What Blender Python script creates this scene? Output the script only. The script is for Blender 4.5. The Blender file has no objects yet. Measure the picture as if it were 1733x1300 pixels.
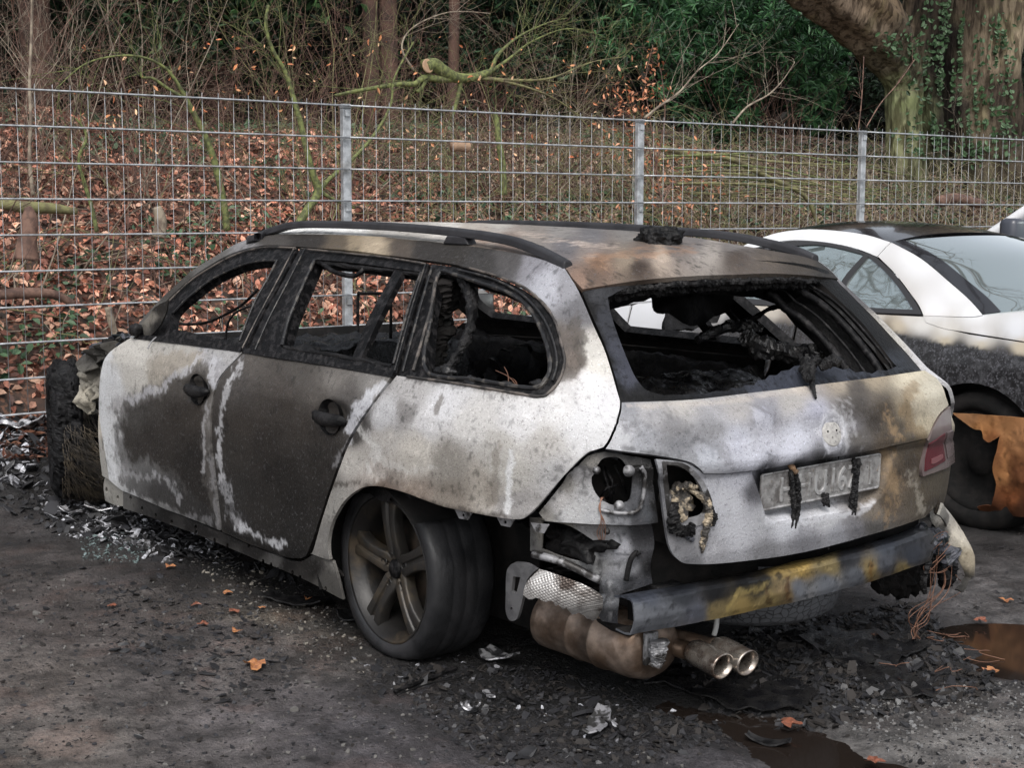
import bpy, bmesh, math, random
import numpy as np
from mathutils import Vector, Matrix
from mathutils.geometry import delaunay_2d_cdt
random.seed(7)
RNG = np.random.default_rng(11)
scene = bpy.context.scene
COLL = scene.collection

# ------------------------------------------------------------------ camera
W0, H0 = 1733.0, 1300.0
CAM = np.array([-3.977, 3.311, 1.461]); YAW, PITCH, ROLL, FOC = -0.6460, -0.1195, 0.003, 2486.0
_fw = np.array([math.cos(PITCH)*math.cos(YAW), math.cos(PITCH)*math.sin(YAW), math.sin(PITCH)])
_r0 = np.cross(_fw, [0, 0, 1]); _r0 /= np.linalg.norm(_r0); _u0 = np.cross(_r0, _fw)
_r = math.cos(ROLL)*_r0 + math.sin(ROLL)*_u0
_u = -math.sin(ROLL)*_r0 + math.cos(ROLL)*_u0
cd = bpy.data.cameras.new('camera'); cam = bpy.data.objects.new('camera', cd); COLL.objects.link(cam)
cd.sensor_width = 36.0; cd.lens = FOC/W0*36.0; cd.clip_start = 0.05; cd.clip_end = 2000
cam.matrix_world = Matrix(((_r[0], _u[0], -_fw[0], CAM[0]), (_r[1], _u[1], -_fw[1], CAM[1]), (_r[2], _u[2], -_fw[2], CAM[2]), (0, 0, 0, 1)))
scene.camera = cam

# ------------------------------------------------------------------ world and sun (overcast)
SUN_EL, SUN_AZ = math.radians(48), math.radians(150)
world = bpy.data.worlds.new('World'); scene.world = world; world.use_nodes = True
wn = world.node_tree; wn.nodes.clear()
sky = wn.nodes.new('ShaderNodeTexSky'); sky.sky_type = 'NISHITA'; sky.sun_disc = False
sky.sun_elevation = SUN_EL; sky.sun_rotation = SUN_AZ; sky.dust_density = 4.0; sky.air_density = 1.0; sky.ozone_density = 1.0
hsv = wn.nodes.new('ShaderNodeHueSaturation'); hsv.inputs['Saturation'].default_value = 0.30
bg = wn.nodes.new('ShaderNodeBackground'); bg.inputs['Strength'].default_value = 0.14
wo = wn.nodes.new('ShaderNodeOutputWorld')
wn.links.new(sky.outputs[0], hsv.inputs['Color']); wn.links.new(hsv.outputs[0], bg.inputs['Color']); wn.links.new(bg.outputs[0], wo.inputs[0])
sl = bpy.data.lights.new('sun', 'SUN'); sl.energy = 0.9; sl.angle = math.radians(28); sl.color = (1.0, 0.97, 0.93)
so = bpy.data.objects.new('sun', sl); COLL.objects.link(so)
# direction towards the sun (Nishita: rotation measured from +Y towards +X)
sd = Vector((math.sin(SUN_AZ)*math.cos(SUN_EL)*-1, math.cos(SUN_AZ)*math.cos(SUN_EL)*-1, math.sin(SUN_EL)))
sd = Vector((-0.55, 0.45, 0.85)).normalized()
sky.sun_elevation = math.asin(sd.z); sky.sun_rotation = math.atan2(sd.x, sd.y)
so.rotation_euler = sd.to_track_quat('Z', 'Y').to_euler()
scene.view_settings.view_transform = 'Standard'; scene.view_settings.look = 'None'
scene.view_settings.exposure = 0.68; scene.view_settings.gamma = 1.0
try: scene.view_settings.use_curve_mapping = False
except Exception: pass
scene.cycles.max_bounces = 6; scene.cycles.transparent_max_bounces = 12

# ------------------------------------------------------------------ maths helpers
def ray(u, v):
    return _fw*FOC + _r*(u-W0/2) - _u*(v-H0/2)
def hit(u, v, ax, val):
    d = ray(u, v); return CAM + d*((val-CAM[ax])/d[ax])
def proj(P):
    P = np.asarray(P, float); d = P-CAM; z = d@_fw
    return np.stack([W0/2+FOC*(d@_r)/z, H0/2-FOC*(d@_u)/z], -1)
def _h(ix, iy, iz, seed):
    n = (ix*374761393 + iy*668265263 + iz*2147483647 + seed*1274126177) & 0xffffffff
    n = ((n ^ (n >> 13))*1274126177) & 0xffffffff
    n = ((n ^ (n >> 16))*2246822519) & 0xffffffff
    return ((n ^ (n >> 15)) & 0xffffff)/float(0xffffff)
def vnoise(P, seed=0):
    P = np.atleast_2d(P); f = np.floor(P).astype(np.int64); t = P-f; t = t*t*(3-2*t); r = 0
    if P.shape[1] == 2:
        f = np.concatenate([f, np.zeros((len(f), 1), np.int64)], 1); t = np.concatenate([t, np.zeros((len(t), 1))], 1)
    for dx in (0, 1):
        for dy in (0, 1):
            for dz in (0, 1):
                w = (t[:, 0] if dx else 1-t[:, 0])*(t[:, 1] if dy else 1-t[:, 1])*(t[:, 2] if dz else 1-t[:, 2])
                r = r + w*_h(f[:, 0]+dx, f[:, 1]+dy, f[:, 2]+dz, seed)
    return r
def fbm(P, seed=0, octs=4, gain=0.5):
    P = np.atleast_2d(np.asarray(P, float)); a = 1; s = 0; tot = 0
    for k in range(octs):
        s = s + a*vnoise(P*(2**k)+17.3*k, seed+k); tot += a; a *= gain
    return s/tot - 0.5      # -0.5 .. 0.5
def smooth(e0, e1, x):
    t = np.clip((x-e0)/(e1-e0), 0, 1); return t*t*(3-2*t)
def inpoly(pts, poly):
    poly = np.asarray(poly); x, y = pts[:, 0], pts[:, 1]; r = np.zeros(len(pts), bool)
    for i in range(len(poly)):
        x1, y1 = poly[i-1]; x2, y2 = poly[i]
        if y1 == y2: continue
        c = ((y1 > y) != (y2 > y)) & (x < (x2-x1)*(y-y1)/(y2-y1)+x1); r ^= c
    return r
def seg_dist(pts, poly, closed=True):
    poly = np.asarray(poly, float); d = np.full(len(pts), 1e9)
    rng = range(len(poly)) if closed else range(1, len(poly))
    for i in rng:
        a, b = poly[i-1], poly[i]; ab = b-a; L = (ab@ab)+1e-12
        t = np.clip(((pts-a)@ab)/L, 0, 1); q = pts-a-t[:, None]*ab
        d = np.minimum(d, np.sqrt((q**2).sum(1)))
    return d
def lin(c):
    c = np.asarray(c, float)/255.0
    return np.where(c <= 0.04045, c/12.92, ((c+0.055)/1.055)**2.4)
def catmull(P, n=5, closed=False):
    P = np.asarray(P, float); out = []
    m = len(P); seg = m if closed else m-1
    for i in range(seg):
        if closed: a, b, c, d = P[i-1], P[i], P[(i+1) % m], P[(i+2) % m]
        else: a, b, c, d = P[max(i-1, 0)], P[i], P[i+1], P[min(i+2, m-1)]
        for k in range(n):
            t = k/n
            out.append(0.5*((2*b)+(-a+c)*t+(2*a-5*b+4*c-d)*t*t+(-a+3*b-3*c+d)*t**3))
    if not closed: out.append(P[-1])
    return np.array(out)

# ------------------------------------------------------------------ object helpers
def link(o, parent=None):
    COLL.objects.link(o)
    if parent: o.parent = parent
    return o
def tag(o, label=None, cat=None, group=None, kind=None):
    for k, v in (('label', label), ('category', cat), ('group', group), ('kind', kind)):
        if v: o[k] = v
    return o
def empty(name, loc=(0, 0, 0), label=None, cat=None, group=None, rz=0):
    o = bpy.data.objects.new(name, None); o.location = loc; o.rotation_euler = (0, 0, rz); o.empty_display_size = 0.2
    return tag(link(o), label, cat, group)
def mesh(name, V, F, mat=None, parent=None, smooth_=True, col=None, local=True):
    V = np.asarray(V, float)
    if parent is not None and local:
        V = V-np.array(parent_loc(parent))
    me = bpy.data.meshes.new(name)
    me.from_pydata(V.tolist(), [], [tuple(map(int, f)) for f in F]); me.update()
    if smooth_: me.polygons.foreach_set('use_smooth', np.ones(len(me.polygons), bool))
    if col is not None:
        a = me.color_attributes.new('stain', 'FLOAT_COLOR', 'POINT')
        c = np.concatenate([np.asarray(col, float), np.ones((len(V), 1))], 1)
        a.data.foreach_set('color', c.astype(np.float32).ravel())
    for m in (mat if isinstance(mat, (list, tuple)) else [mat]):
        if m: me.materials.append(m)
    return link(bpy.data.objects.new(name, me), parent)
def parent_loc(p):
    v = Vector((0, 0, 0))
    while p: v = v+p.location; p = p.parent
    return v
class MB:
    """collects shapes for one mesh"""
    def __init__(s): s.V = []; s.F = []; s.n = 0; s.C = []
    def add(s, V, F, c=None):
        V = np.asarray(V, float)
        s.V.append(V); s.F += [tuple(int(i)+s.n for i in f) for f in F]; s.n += len(V)
        s.C.append(np.tile(np.asarray(c if c is not None else (.5, .5, .5), float), (len(V), 1)) if (c is None or np.ndim(c) == 1) else np.asarray(c))
        return s
    def box(s, lo, hi, M=None, c=None, bev=0.0):
        bm = bmesh.new(); bmesh.ops.create_cube(bm, size=1)
        lo = np.array(lo); hi = np.array(hi)
        for v in bm.verts: v.co = Vector(((v.co.x+.5)*(hi[0]-lo[0])+lo[0], (v.co.y+.5)*(hi[1]-lo[1])+lo[1], (v.co.z+.5)*(hi[2]-lo[2])+lo[2]))
        if bev: bmesh.ops.bevel(bm, geom=bm.edges[:], offset=bev, segments=2, affect='EDGES', profile=.5)
        V = [(M @ v.co) if M else v.co.copy() for v in bm.verts]; F = [[v.index for v in f.verts] for f in bm.faces]
        s.add(V, F, c); bm.free(); return s
    def tube(s, P, R, n=8, c=None, cap=True):
        P = np.asarray(P, float); m = len(P); R = np.broadcast_to(np.asarray(R, float), (m,))
        T = np.gradient(P, axis=0); T /= np.linalg.norm(T, axis=1)[:, None]+1e-12
        a = np.array([0, 0, 1.]) if abs(T[0][2]) < .9 else np.array([1., 0, 0]); V = []
        nrm = np.cross(T[0], a); nrm /= np.linalg.norm(nrm)
        for i in range(m):
            nrm = nrm-T[i]*(nrm@T[i]); nrm /= np.linalg.norm(nrm)+1e-12; bi = np.cross(T[i], nrm)
            for k in range(n):
                an = 2*math.pi*k/n; V.append(P[i]+R[i]*(math.cos(an)*nrm+math.sin(an)*bi))
        F = [(i*n+k, i*n+(k+1) % n, (i+1)*n+(k+1) % n, (i+1)*n+k) for i in range(m-1) for k in range(n)]
        if cap: F += [tuple(range(n))[::-1], tuple((m-1)*n+k for k in range(n))]
        return s.add(V, F, c)
    def lathe(s, prof, c0, ax, n=48, c=None, ref=None):
        """prof: list of (r, h) along axis ax from c0"""
        ax = np.array(ax, float); ax /= np.linalg.norm(ax)
        a = np.array(ref if ref is not None else ((0, 0, 1.) if abs(ax[2]) < .9 else (1., 0, 0))); e1 = np.cross(ax, a); e1 /= np.linalg.norm(e1); e2 = np.cross(ax, e1)
        V = []; m = len(prof)
        for r, h in prof:
            for k in range(n):
                t = 2*math.pi*k/n; V.append(np.array(c0)+ax*h+r*(math.cos(t)*e1+math.sin(t)*e2))
        F = [(i*n+k, i*n+(k+1) % n, (i+1)*n+(k+1) % n, (i+1)*n+k) for i in range(m-1) for k in range(n)]
        return s.add(V, F, c)
    def build(s, name, mat=None, parent=None, smooth_=True, colour=False):
        return mesh(name, np.concatenate(s.V), s.F, mat, parent, smooth_, np.concatenate(s.C) if colour else None)
def solid(o, t, off=-1, bev=0):
    m = o.modifiers.new('thick', 'SOLIDIFY'); m.thickness = t; m.offset = off
    e = o.modifiers.new('edges', 'EDGE_SPLIT'); e.split_angle = math.radians(42)
    return o

# ------------------------------------------------------------------ materials
def mat(name, base=(.5, .5, .5), rough=.6, metal=0.0, spec=.5, attr=False, nscale=8, namp=.0, c2=None, bump=0, bscale=40, detail=6, thr=(.4, .6), rvar=0, flecks=None, coat=0, extra=None):
    m = bpy.data.materials.new(name); m.use_nodes = True; nt = m.node_tree; N = nt.nodes; L = nt.links
    b = N['Principled BSDF']; b.inputs['Roughness'].default_value = rough; b.inputs['Metallic'].default_value = metal
    b.inputs['Specular IOR Level'].default_value = spec; b.inputs['Coat Weight'].default_value = coat
    tc = N.new('ShaderNodeTexCoord')
    def noise(sc, det=detail, rgh=.6, dist=0):
        n = N.new('ShaderNodeTexNoise'); n.inputs['Scale'].default_value = sc; n.inputs['Detail'].default_value = det
        n.inputs['Roughness'].default_value = rgh; n.inputs['Distortion'].default_value = dist; L.new(tc.outputs['Object'], n.inputs['Vector']); return n.outputs['Fac']
    def ramp(src, a, b_, lo=0., hi=1.):
        r = N.new('ShaderNodeMapRange'); r.inputs['From Min'].default_value = a; r.inputs['From Max'].default_value = b_
        r.inputs['To Min'].default_value = lo; r.inputs['To Max'].default_value = hi; r.interpolation_type = 'SMOOTHSTEP'; L.new(src, r.inputs['Value']); return r.outputs['Result']
    def mix(f, a, b_, typ='MIX'):
        x = N.new('ShaderNodeMix'); x.data_type = 'RGBA'; x.blend_type = typ
        if isinstance(f, (int, float)): x.inputs['Factor'].default_value = f
        else: L.new(f, x.inputs['Factor'])
        for s_, i in ((a, 6), (b_, 7)):
            if isinstance(s_, (tuple, list)): x.inputs[i].default_value = (*s_[:3], 1)
            else: L.new(s_, x.inputs[i])
        return x.outputs[2]
    if attr:
        at = N.new('ShaderNodeAttribute'); at.attribute_name = 'stain'; col = at.outputs['Color']
    else:
        rgb = N.new('ShaderNodeRGB'); rgb.outputs[0].default_value = (*base, 1); col = rgb.outputs[0]
    if c2: col = mix(ramp(noise(nscale), *thr), col, c2)
    if flecks:      # list of (scale, a, b, colour, strength, type)
        for sc, a, b_, c_, st, ty in flecks: col = mix(ramp(noise(sc, 5, .65), a, b_, 0, st), col, c_, ty)
    if namp:
        col = mix(1.0, col, N_gray(N, L, ramp(noise(nscale*3.1), .25, .75, 1-namp, 1+namp)), 'MULTIPLY')
    if extra: col = extra(N, L, tc, col, noise, ramp, mix, b) or col
    L.new(col, b.inputs['Base Color'])
    if rvar: L.new(ramp(noise(nscale*2.3), .3, .7, max(rough-rvar, .02), min(rough+rvar, 1)), b.inputs['Roughness'])
    if bump:
        bp = N.new('ShaderNodeBump'); bp.inputs['Strength'].default_value = min(1, bump); bp.inputs['Distance'].default_value = .004*max(1, bump)
        L.new(noise(bscale, 7, .65), bp.inputs['Height']); L.new(bp.outputs[0], b.inputs['Normal'])
    return m
def N_gray(N, L, s):
    c = N.new('ShaderNodeCombineColor'); [L.new(s, c.inputs[i]) for i in range(3)]; return c.outputs[0]

M = {}
def burnt_extra(N, L, tc, col, noise, ramp, mix, b):
    # blistered paint: fine dark pits, pale ash flakes, streaks
    col = mix(ramp(noise(9, 8, .76), .50, .66, 0, .24), col, (.50, .50, .54), 'MULTIPLY')
    col = mix(ramp(noise(48, 10, .78, .4), .56, .64, 0, .45), col, (.40, .38, .37), 'MULTIPLY')
    col = mix(ramp(noise(52, 9, .7), .60, .68, 0, .42), col, (1.55, 1.55, 1.62), 'MULTIPLY')
    col = mix(ramp(noise(140, 4, .6), .61, .68, 0, .6), col, (.25, .24, .24), 'MULTIPLY')
    col = mix(ramp(noise(75, 8, .8), .57, .62, 0, .55), col, (.30, .28, .27), 'MULTIPLY')
    col = mix(ramp(noise(85, 7, .75), .56, .63, 0, .6), col, (.085, .083, .086), 'LIGHTEN')
    col = mix(ramp(noise(22, 9, .78), .58, .66, 0, .5), col, (.070, .066, .064), 'LIGHTEN')
    col = mix(ramp(noise(260, 3, .6), .60, .66, 0, .6), col, (1.7, 1.7, 1.75), 'MULTIPLY')
    return col
M['burnt'] = mat('burnt_paint', attr=True, rough=.62, spec=.28, bump=.75, bscale=120, extra=burnt_extra)
M['dead_tyre'] = mat('burnt_out_tyre', (.004, .004, .0045), rough=.6, spec=.16, c2=(.012, .012, .013), nscale=12, bump=1.2, bscale=50)
M['char'] = mat('charred_black', (.005, .005, .0055), rough=.48, spec=.18, c2=(.016, .0155, .016), nscale=14, bump=1.2, bscale=45, rvar=.18)
M['trim'] = mat('sooty_black_trim', (.004, .004, .0045), rough=.46, spec=.15, c2=(.020, .019, .020), nscale=30, thr=(.48, .60), bump=.7, bscale=110, rvar=.14, flecks=[(45, .60, .66, (.05, .047, .044), .4, 'MIX')])
M['soot'] = mat('soot', (.008, .008, .008), rough=.85, spec=.15, c2=(.016, .0145, .014), nscale=10, bump=1, bscale=25)
M['rail'] = mat('roof_rail_grey', (.032, .032, .036), rough=.5, spec=.35, c2=(.020, .020, .023), nscale=9, bump=.12, bscale=150)
M['blister'] = mat('blistered_grey_black', (.070, .073, .088), rough=.5, spec=.4, c2=(.010, .014, .016), nscale=28, thr=(.47, .56), bump=1, bscale=55)
M['metal'] = mat('scorched_steel', (.26, .26, .27), rough=.5, metal=.35, c2=(.03, .028, .027), nscale=14, thr=(.46, .56), namp=.3, bump=.3, bscale=70, rvar=.12)
M['steel'] = mat('blued_bare_steel', (.26, .28, .32), rough=.36, metal=.75, c2=(.10, .10, .11), nscale=7, thr=(.45, .68), namp=.2, bump=.15, bscale=50, rvar=.12)
M['rubber'] = mat('burnt_tyre_rubber', (.013, .0135, .015), rough=.5, spec=.4, c2=(.024, .024, .026), nscale=6, bump=.6, bscale=45, rvar=.12)
M['rim'] = mat('sooty_alloy_rim', (.017, .016, .0155), rough=.42, metal=.3, c2=(.060, .046, .031), nscale=7, thr=(.5, .68), bump=.25, bscale=70)
M['spoke'] = mat('scorched_spoke', (.030, .028, .026), rough=.42, metal=.35, c2=(.060, .049, .036), nscale=9, thr=(.46, .6), bump=.3, bscale=70)
M['rust'] = mat('heated_muffler_steel', (.27, .21, .17), rough=.42, metal=.6, c2=(.13, .088, .062), nscale=8, thr=(.4, .66), namp=.35, bump=.2, bscale=60, rvar=.12)
M['copper'] = mat('bare_copper_wire', (.20, .105, .07), rough=.5, metal=.5)
M['cord'] = mat('tyre_steel_cord', (.13, .105, .075), rough=.55, metal=.3, c2=(.05, .045, .04), nscale=10)
# ------------------------------------------------------------------ analytic skin of the estate car (x forward, y left, z up; origin under the rear axle)
class Skin:
    def __init__(s, zw, ww, zr, xr, x0, n=4.0, yc=0.0, sgn=1):
        s.zw, s.ww, s.zr, s.xr_, s.x0, s.n, s.yc = zw, ww, zr, xr, x0, n, yc
        t = np.linspace(0, math.pi/2, 400); X = np.sin(t)**(2/n)*.75; Y = np.cos(t)**(2/n)*.88
        a = np.concatenate([[0], np.cumsum(np.hypot(np.diff(X), np.diff(Y)))]); s.tt, s.aa = t, a; s.A = a[-1]
    def w(s, z): return np.interp(z, s.zw, s.ww)
    def xr(s, z): return np.interp(z, s.zr, s.xr_)
    def P(s, S, Z):
        """S: 0 at x=x0, negative forward (S=-(x-x0)), positive round the tail; up to 2A on the far side"""
        S = np.asarray(S, float); Z = np.asarray(Z, float); w = s.w(Z); L = s.x0-s.xr(Z)
        far = S > s.A; Sm = np.where(far, 2*s.A-S, S); sg = np.where(far, -1., 1.)
        t = np.interp(np.clip(Sm, 0, s.A), s.aa, s.tt)
        x = np.where(Sm < 0, s.x0-Sm, s.x0-L*np.sin(t)**(2/s.n))
        y = np.where(Sm < 0, w, w*np.clip(np.cos(t), 0, 1)**(2/s.n))
        fr = s.front(x); y = y*fr
        return np.stack([x, s.yc+sg*y, Z], -1)
    def front(s, x): return 1-.05*np.clip((x-1.6)/2.0, 0, 1)**2
    def F(s, p):
        x, y, z = p[..., 0], np.abs(p[..., 1]-s.yc), p[..., 2]; w = s.w(z)*s.front(x); L = s.x0-s.xr(z)
        X = np.clip((s.x0-x)/L, 0, None)
        return np.where(x > s.x0, (y/w)**s.n, (y/w)**s.n+X**s.n)-1
    def inv(s, p):
        x, y, z = p[..., 0], p[..., 1]-s.yc, p[..., 2]; w = s.w(z); L = s.x0-s.xr(z)
        X = np.clip((s.x0-x)/L, 0, None); t = np.arctan2(X**(s.n/2), (np.abs(y)/w)**(s.n/2))
        S = np.where(x > s.x0, -(x-s.x0), np.interp(t, s.tt, s.aa)); S = np.where((y < 0), 2*s.A-S, S)
        return np.stack([S, z], -1)
    def cast(s, u, v):
        d = ray(u, v); d = d/np.linalg.norm(d); ts = np.linspace(1.5, 14, 2600); f = s.F(CAM+ts[:, None]*d)
        k = np.where((f[1:] < 0) & (f[:-1] >= 0))[0]
        if not len(k):
            k = [int(np.argmin(f))-1]; t = ts[k[0]+1]
        else:
            a, b = ts[k[0]], ts[k[0]+1]
            for _ in range(30):
                m = (a+b)/2
                if s.F(CAM+m*d) < 0: b = m
                else: a = m
            t = b
        return CAM+t*d
    def px(s, pts): return np.array([s.inv(s.cast(u, v)) for u, v in pts])
    def normal(s, S, Z):
        e = 1e-3; a = s.P(S+e, Z)-s.P(S-e, Z); b = s.P(S, Z+e)-s.P(S, Z-e); n = np.cross(a, b)
        return n/(np.linalg.norm(n, axis=-1)[..., None]+1e-12)

def outline(pts, n=4):
    """pixel outline: (u, v) smooth points, (u, v, 1) corners"""
    m = len(pts); k = [i for i, p in enumerate(pts) if len(p) > 2]
    if not k: return catmull([p[:2] for p in pts], n, closed=True)
    out = []
    for a, b in zip(k, k[1:]+[k[0]+m]):
        seg = [pts[i % m][:2] for i in range(a, b+1)]
        out += list((catmull(seg, n) if len(seg) > 2 else np.array(seg, float))[:-1])
    return np.array(out)
def tri_region(outer, holes=(), step=.012, jitter=.25):
    """triangulate a 2-D region with an even cloud of inner points"""
    rings = []
    for r in [outer]+list(holes):
        r = np.asarray(r, float); q = []
        for i in range(len(r)):
            a, b = r[i], r[(i+1) % len(r)]; d = np.linalg.norm(b-a); k = max(1, int(d/step))
            if d < 1e-5: continue
            q += [a+(b-a)*j/k for j in range(k)]
        rings.append(np.array(q))
    lo, hi = rings[0].min(0), rings[0].max(0)
    gx, gy = np.meshgrid(np.arange(lo[0], hi[0], step), np.arange(lo[1], hi[1], step))
    gx[::2] += step/2; g = np.stack([gx.ravel(), gy.ravel()], 1); g += RNG.uniform(-jitter, jitter, g.shape)*step
    ok = inpoly(g, rings[0])
    for h in rings[1:]: ok &= ~inpoly(g, h)
    g = g[ok]
    for r in rings: g = g[seg_dist(g, r) > step*.55]
    V = [r for r in rings]; E = []; n = 0
    for r in rings:
        E += [(n+i, n+(i+1) % len(r)) for i in range(len(r))]; n += len(r)
    allv = np.concatenate(V+[g])
    vo, eo, fo, *_ = delaunay_2d_cdt([Vector(p) for p in allv.tolist()], E, [], 0, 1e-7)
    vo = np.array([tuple(v) for v in vo]); fo = np.array([f for f in fo if len(f) == 3])
    c = vo[fo].mean(1); ok = inpoly(c, rings[0])
    for h in rings[1:]: ok &= ~inpoly(c, h)
    fo = fo[ok]
    used = np.unique(fo); mp = -np.ones(len(vo), int); mp[used] = np.arange(len(used))
    return vo[used], mp[fo]

class Paint:
    """stain map: colours sampled from nearby stain patches, broken up by noise; brush strokes for drips, burn edges and some painted light"""
    def __init__(s, pts, strokes=(), gain=.8, warp=17, power=4.6, regions=(), flake=1.0):
        s.flake = flake
        s.regions = [(outline(P, 4), [q[:2] for q in cs] if isinstance(cs, list) else None, [lin(q[2])*gain for q in cs] if isinstance(cs, list) else lin(cs)*gain, so) for P, cs, so in regions]
        s.p = np.array([q[:2] for q in pts], float); s.c = np.array([lin(q[2])*gain for q in pts])
        s.strokes = [(np.array(P, float), w, lin(c)*gain, so, al) for P, w, c, so, al in strokes]; s.warp = warp; s.power = power
    def __call__(s, P3, extra=None):
        q = proj(P3); n = P3*7.0
        q0 = q; q = q+np.stack([fbm(n, 3, 6, .68), fbm(n+9.1, 5, 6, .68)], 1)*2*s.warp
        out = np.zeros((len(q), 3)); tot = np.zeros(len(q))
        for p, c in zip(s.p, s.c):
            w = 1/(((q-p)**2).sum(1)+30)**(s.power/2); out += w[:, None]*c; tot += w
        out /= tot[:, None]
        for P, cp, cc, so in s.regions:
            d = seg_dist(q, P)*np.where(inpoly(q, P), -1, 1)+fbm(P3*22, 12, 5, .72)*so*3.2
            k = 1-smooth(-so*.55, so*.55, d)
            if cp is None: c = cc[None, :]
            else:
                c = 0; tw = 0
                for p, c_ in zip(cp, cc):
                    w = 1/(((q-np.array(p))**2).sum(1)+200)**1.3; c = c+w[:, None]*c_; tw = tw+w
                c = c/tw[:, None]
            out = out*(1-k[:, None])+k[:, None]*c
        for P, w, c, so, al in s.strokes:
            d = seg_dist(q, P, closed=False) if len(P) > 1 else np.sqrt(((q-P[0])**2).sum(1))
            d = d+fbm(P3*38, 8, 4, .7)*so*2.6
            k = (1-smooth(w-so*.28, w+so*.28, d))*al; out = out*(1-k[:, None])+k[:, None]*c
        g = fbm(P3*55, 33, 4, .7); h = fbm(P3*11, 34, 5, .65)     # blistered, flaking surface
        out = out*(1-.50*s.flake*smooth(.08, .16, g)*smooth(-.08, .12, h))[:, None]; out = out*(1+.30*s.flake*smooth(.05, .15, -h)*smooth(.05, .12, -g))[:, None]
        lum = out.mean(1); out = out*(.46+.54*smooth(.02, .40, lum))[:, None]
        return out*(np.array([1.01, 1.0, .955]) if s.flake else 1.0)
def panel(name, skin, pts, holes=(), paint=None, material=None, parent=None, thick=.006, step=.011, off=0.0, disp=None, buckle=.002, n=4, raw=None):
    o2 = skin.px(outline(pts, n)) if raw is None else raw
    hs = [skin.px(outline(h, n)) for h in holes]
    V2, F = tri_region(o2, hs, step)
    P = skin.P(V2[:, 0], V2[:, 1]); N_ = skin.normal(V2[:, 0], V2[:, 1])
    d = off+buckle*2*fbm(P*3.2, 21, 3)
    if disp is not None: d = d+disp(P)
    P = P+N_*d[:, None] if np.ndim(d) else P+N_*d
    col = paint(P) if paint is not None else None
    o = mesh(name, P, F, material or M['burnt'], parent, True, col)
    if thick: solid(o, thick)
    o['n'] = 1; del o['n']
    return o
# ================================================================== the burnt-out estate car
SK = Skin(zw=[.05, .12, .25, .35, .45, .60, .72, .80, .84, .87, .93, 1.00, 1.10, 1.20, 1.26, 1.30, 1.33, 1.36],
          ww=[.85, .865, .893, .900, .903, .912, .915, .912, .903, .890, .862, .812, .742, .662, .608, .562, .512, .44],
          zr=[.30, .43, .50, .62, .72, .745, .765, .82, .868, .885, .93, 1.0, 1.1, 1.22, 1.27, 1.4], xr=[-1.06, -1.10, -1.12, -1.128, -1.130, -1.146, -1.150, -1.132, -1.126, -1.116, -1.035, -.975, -.88, -.76, -.735, -.72], x0=-.35)
car = empty('burnt_estate_car', (0, 0, 0), 'burnt-out silver grey estate car without window glass or rear bumper, standing nose to the fence', 'car')
BM = [M['burnt'], M['soot']]
def two(o, rim=0):
    o.data.materials.append(M['soot']); o.modifiers['thick'].material_offset = 1; o.modifiers['thick'].material_offset_rim = rim; return o

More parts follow.
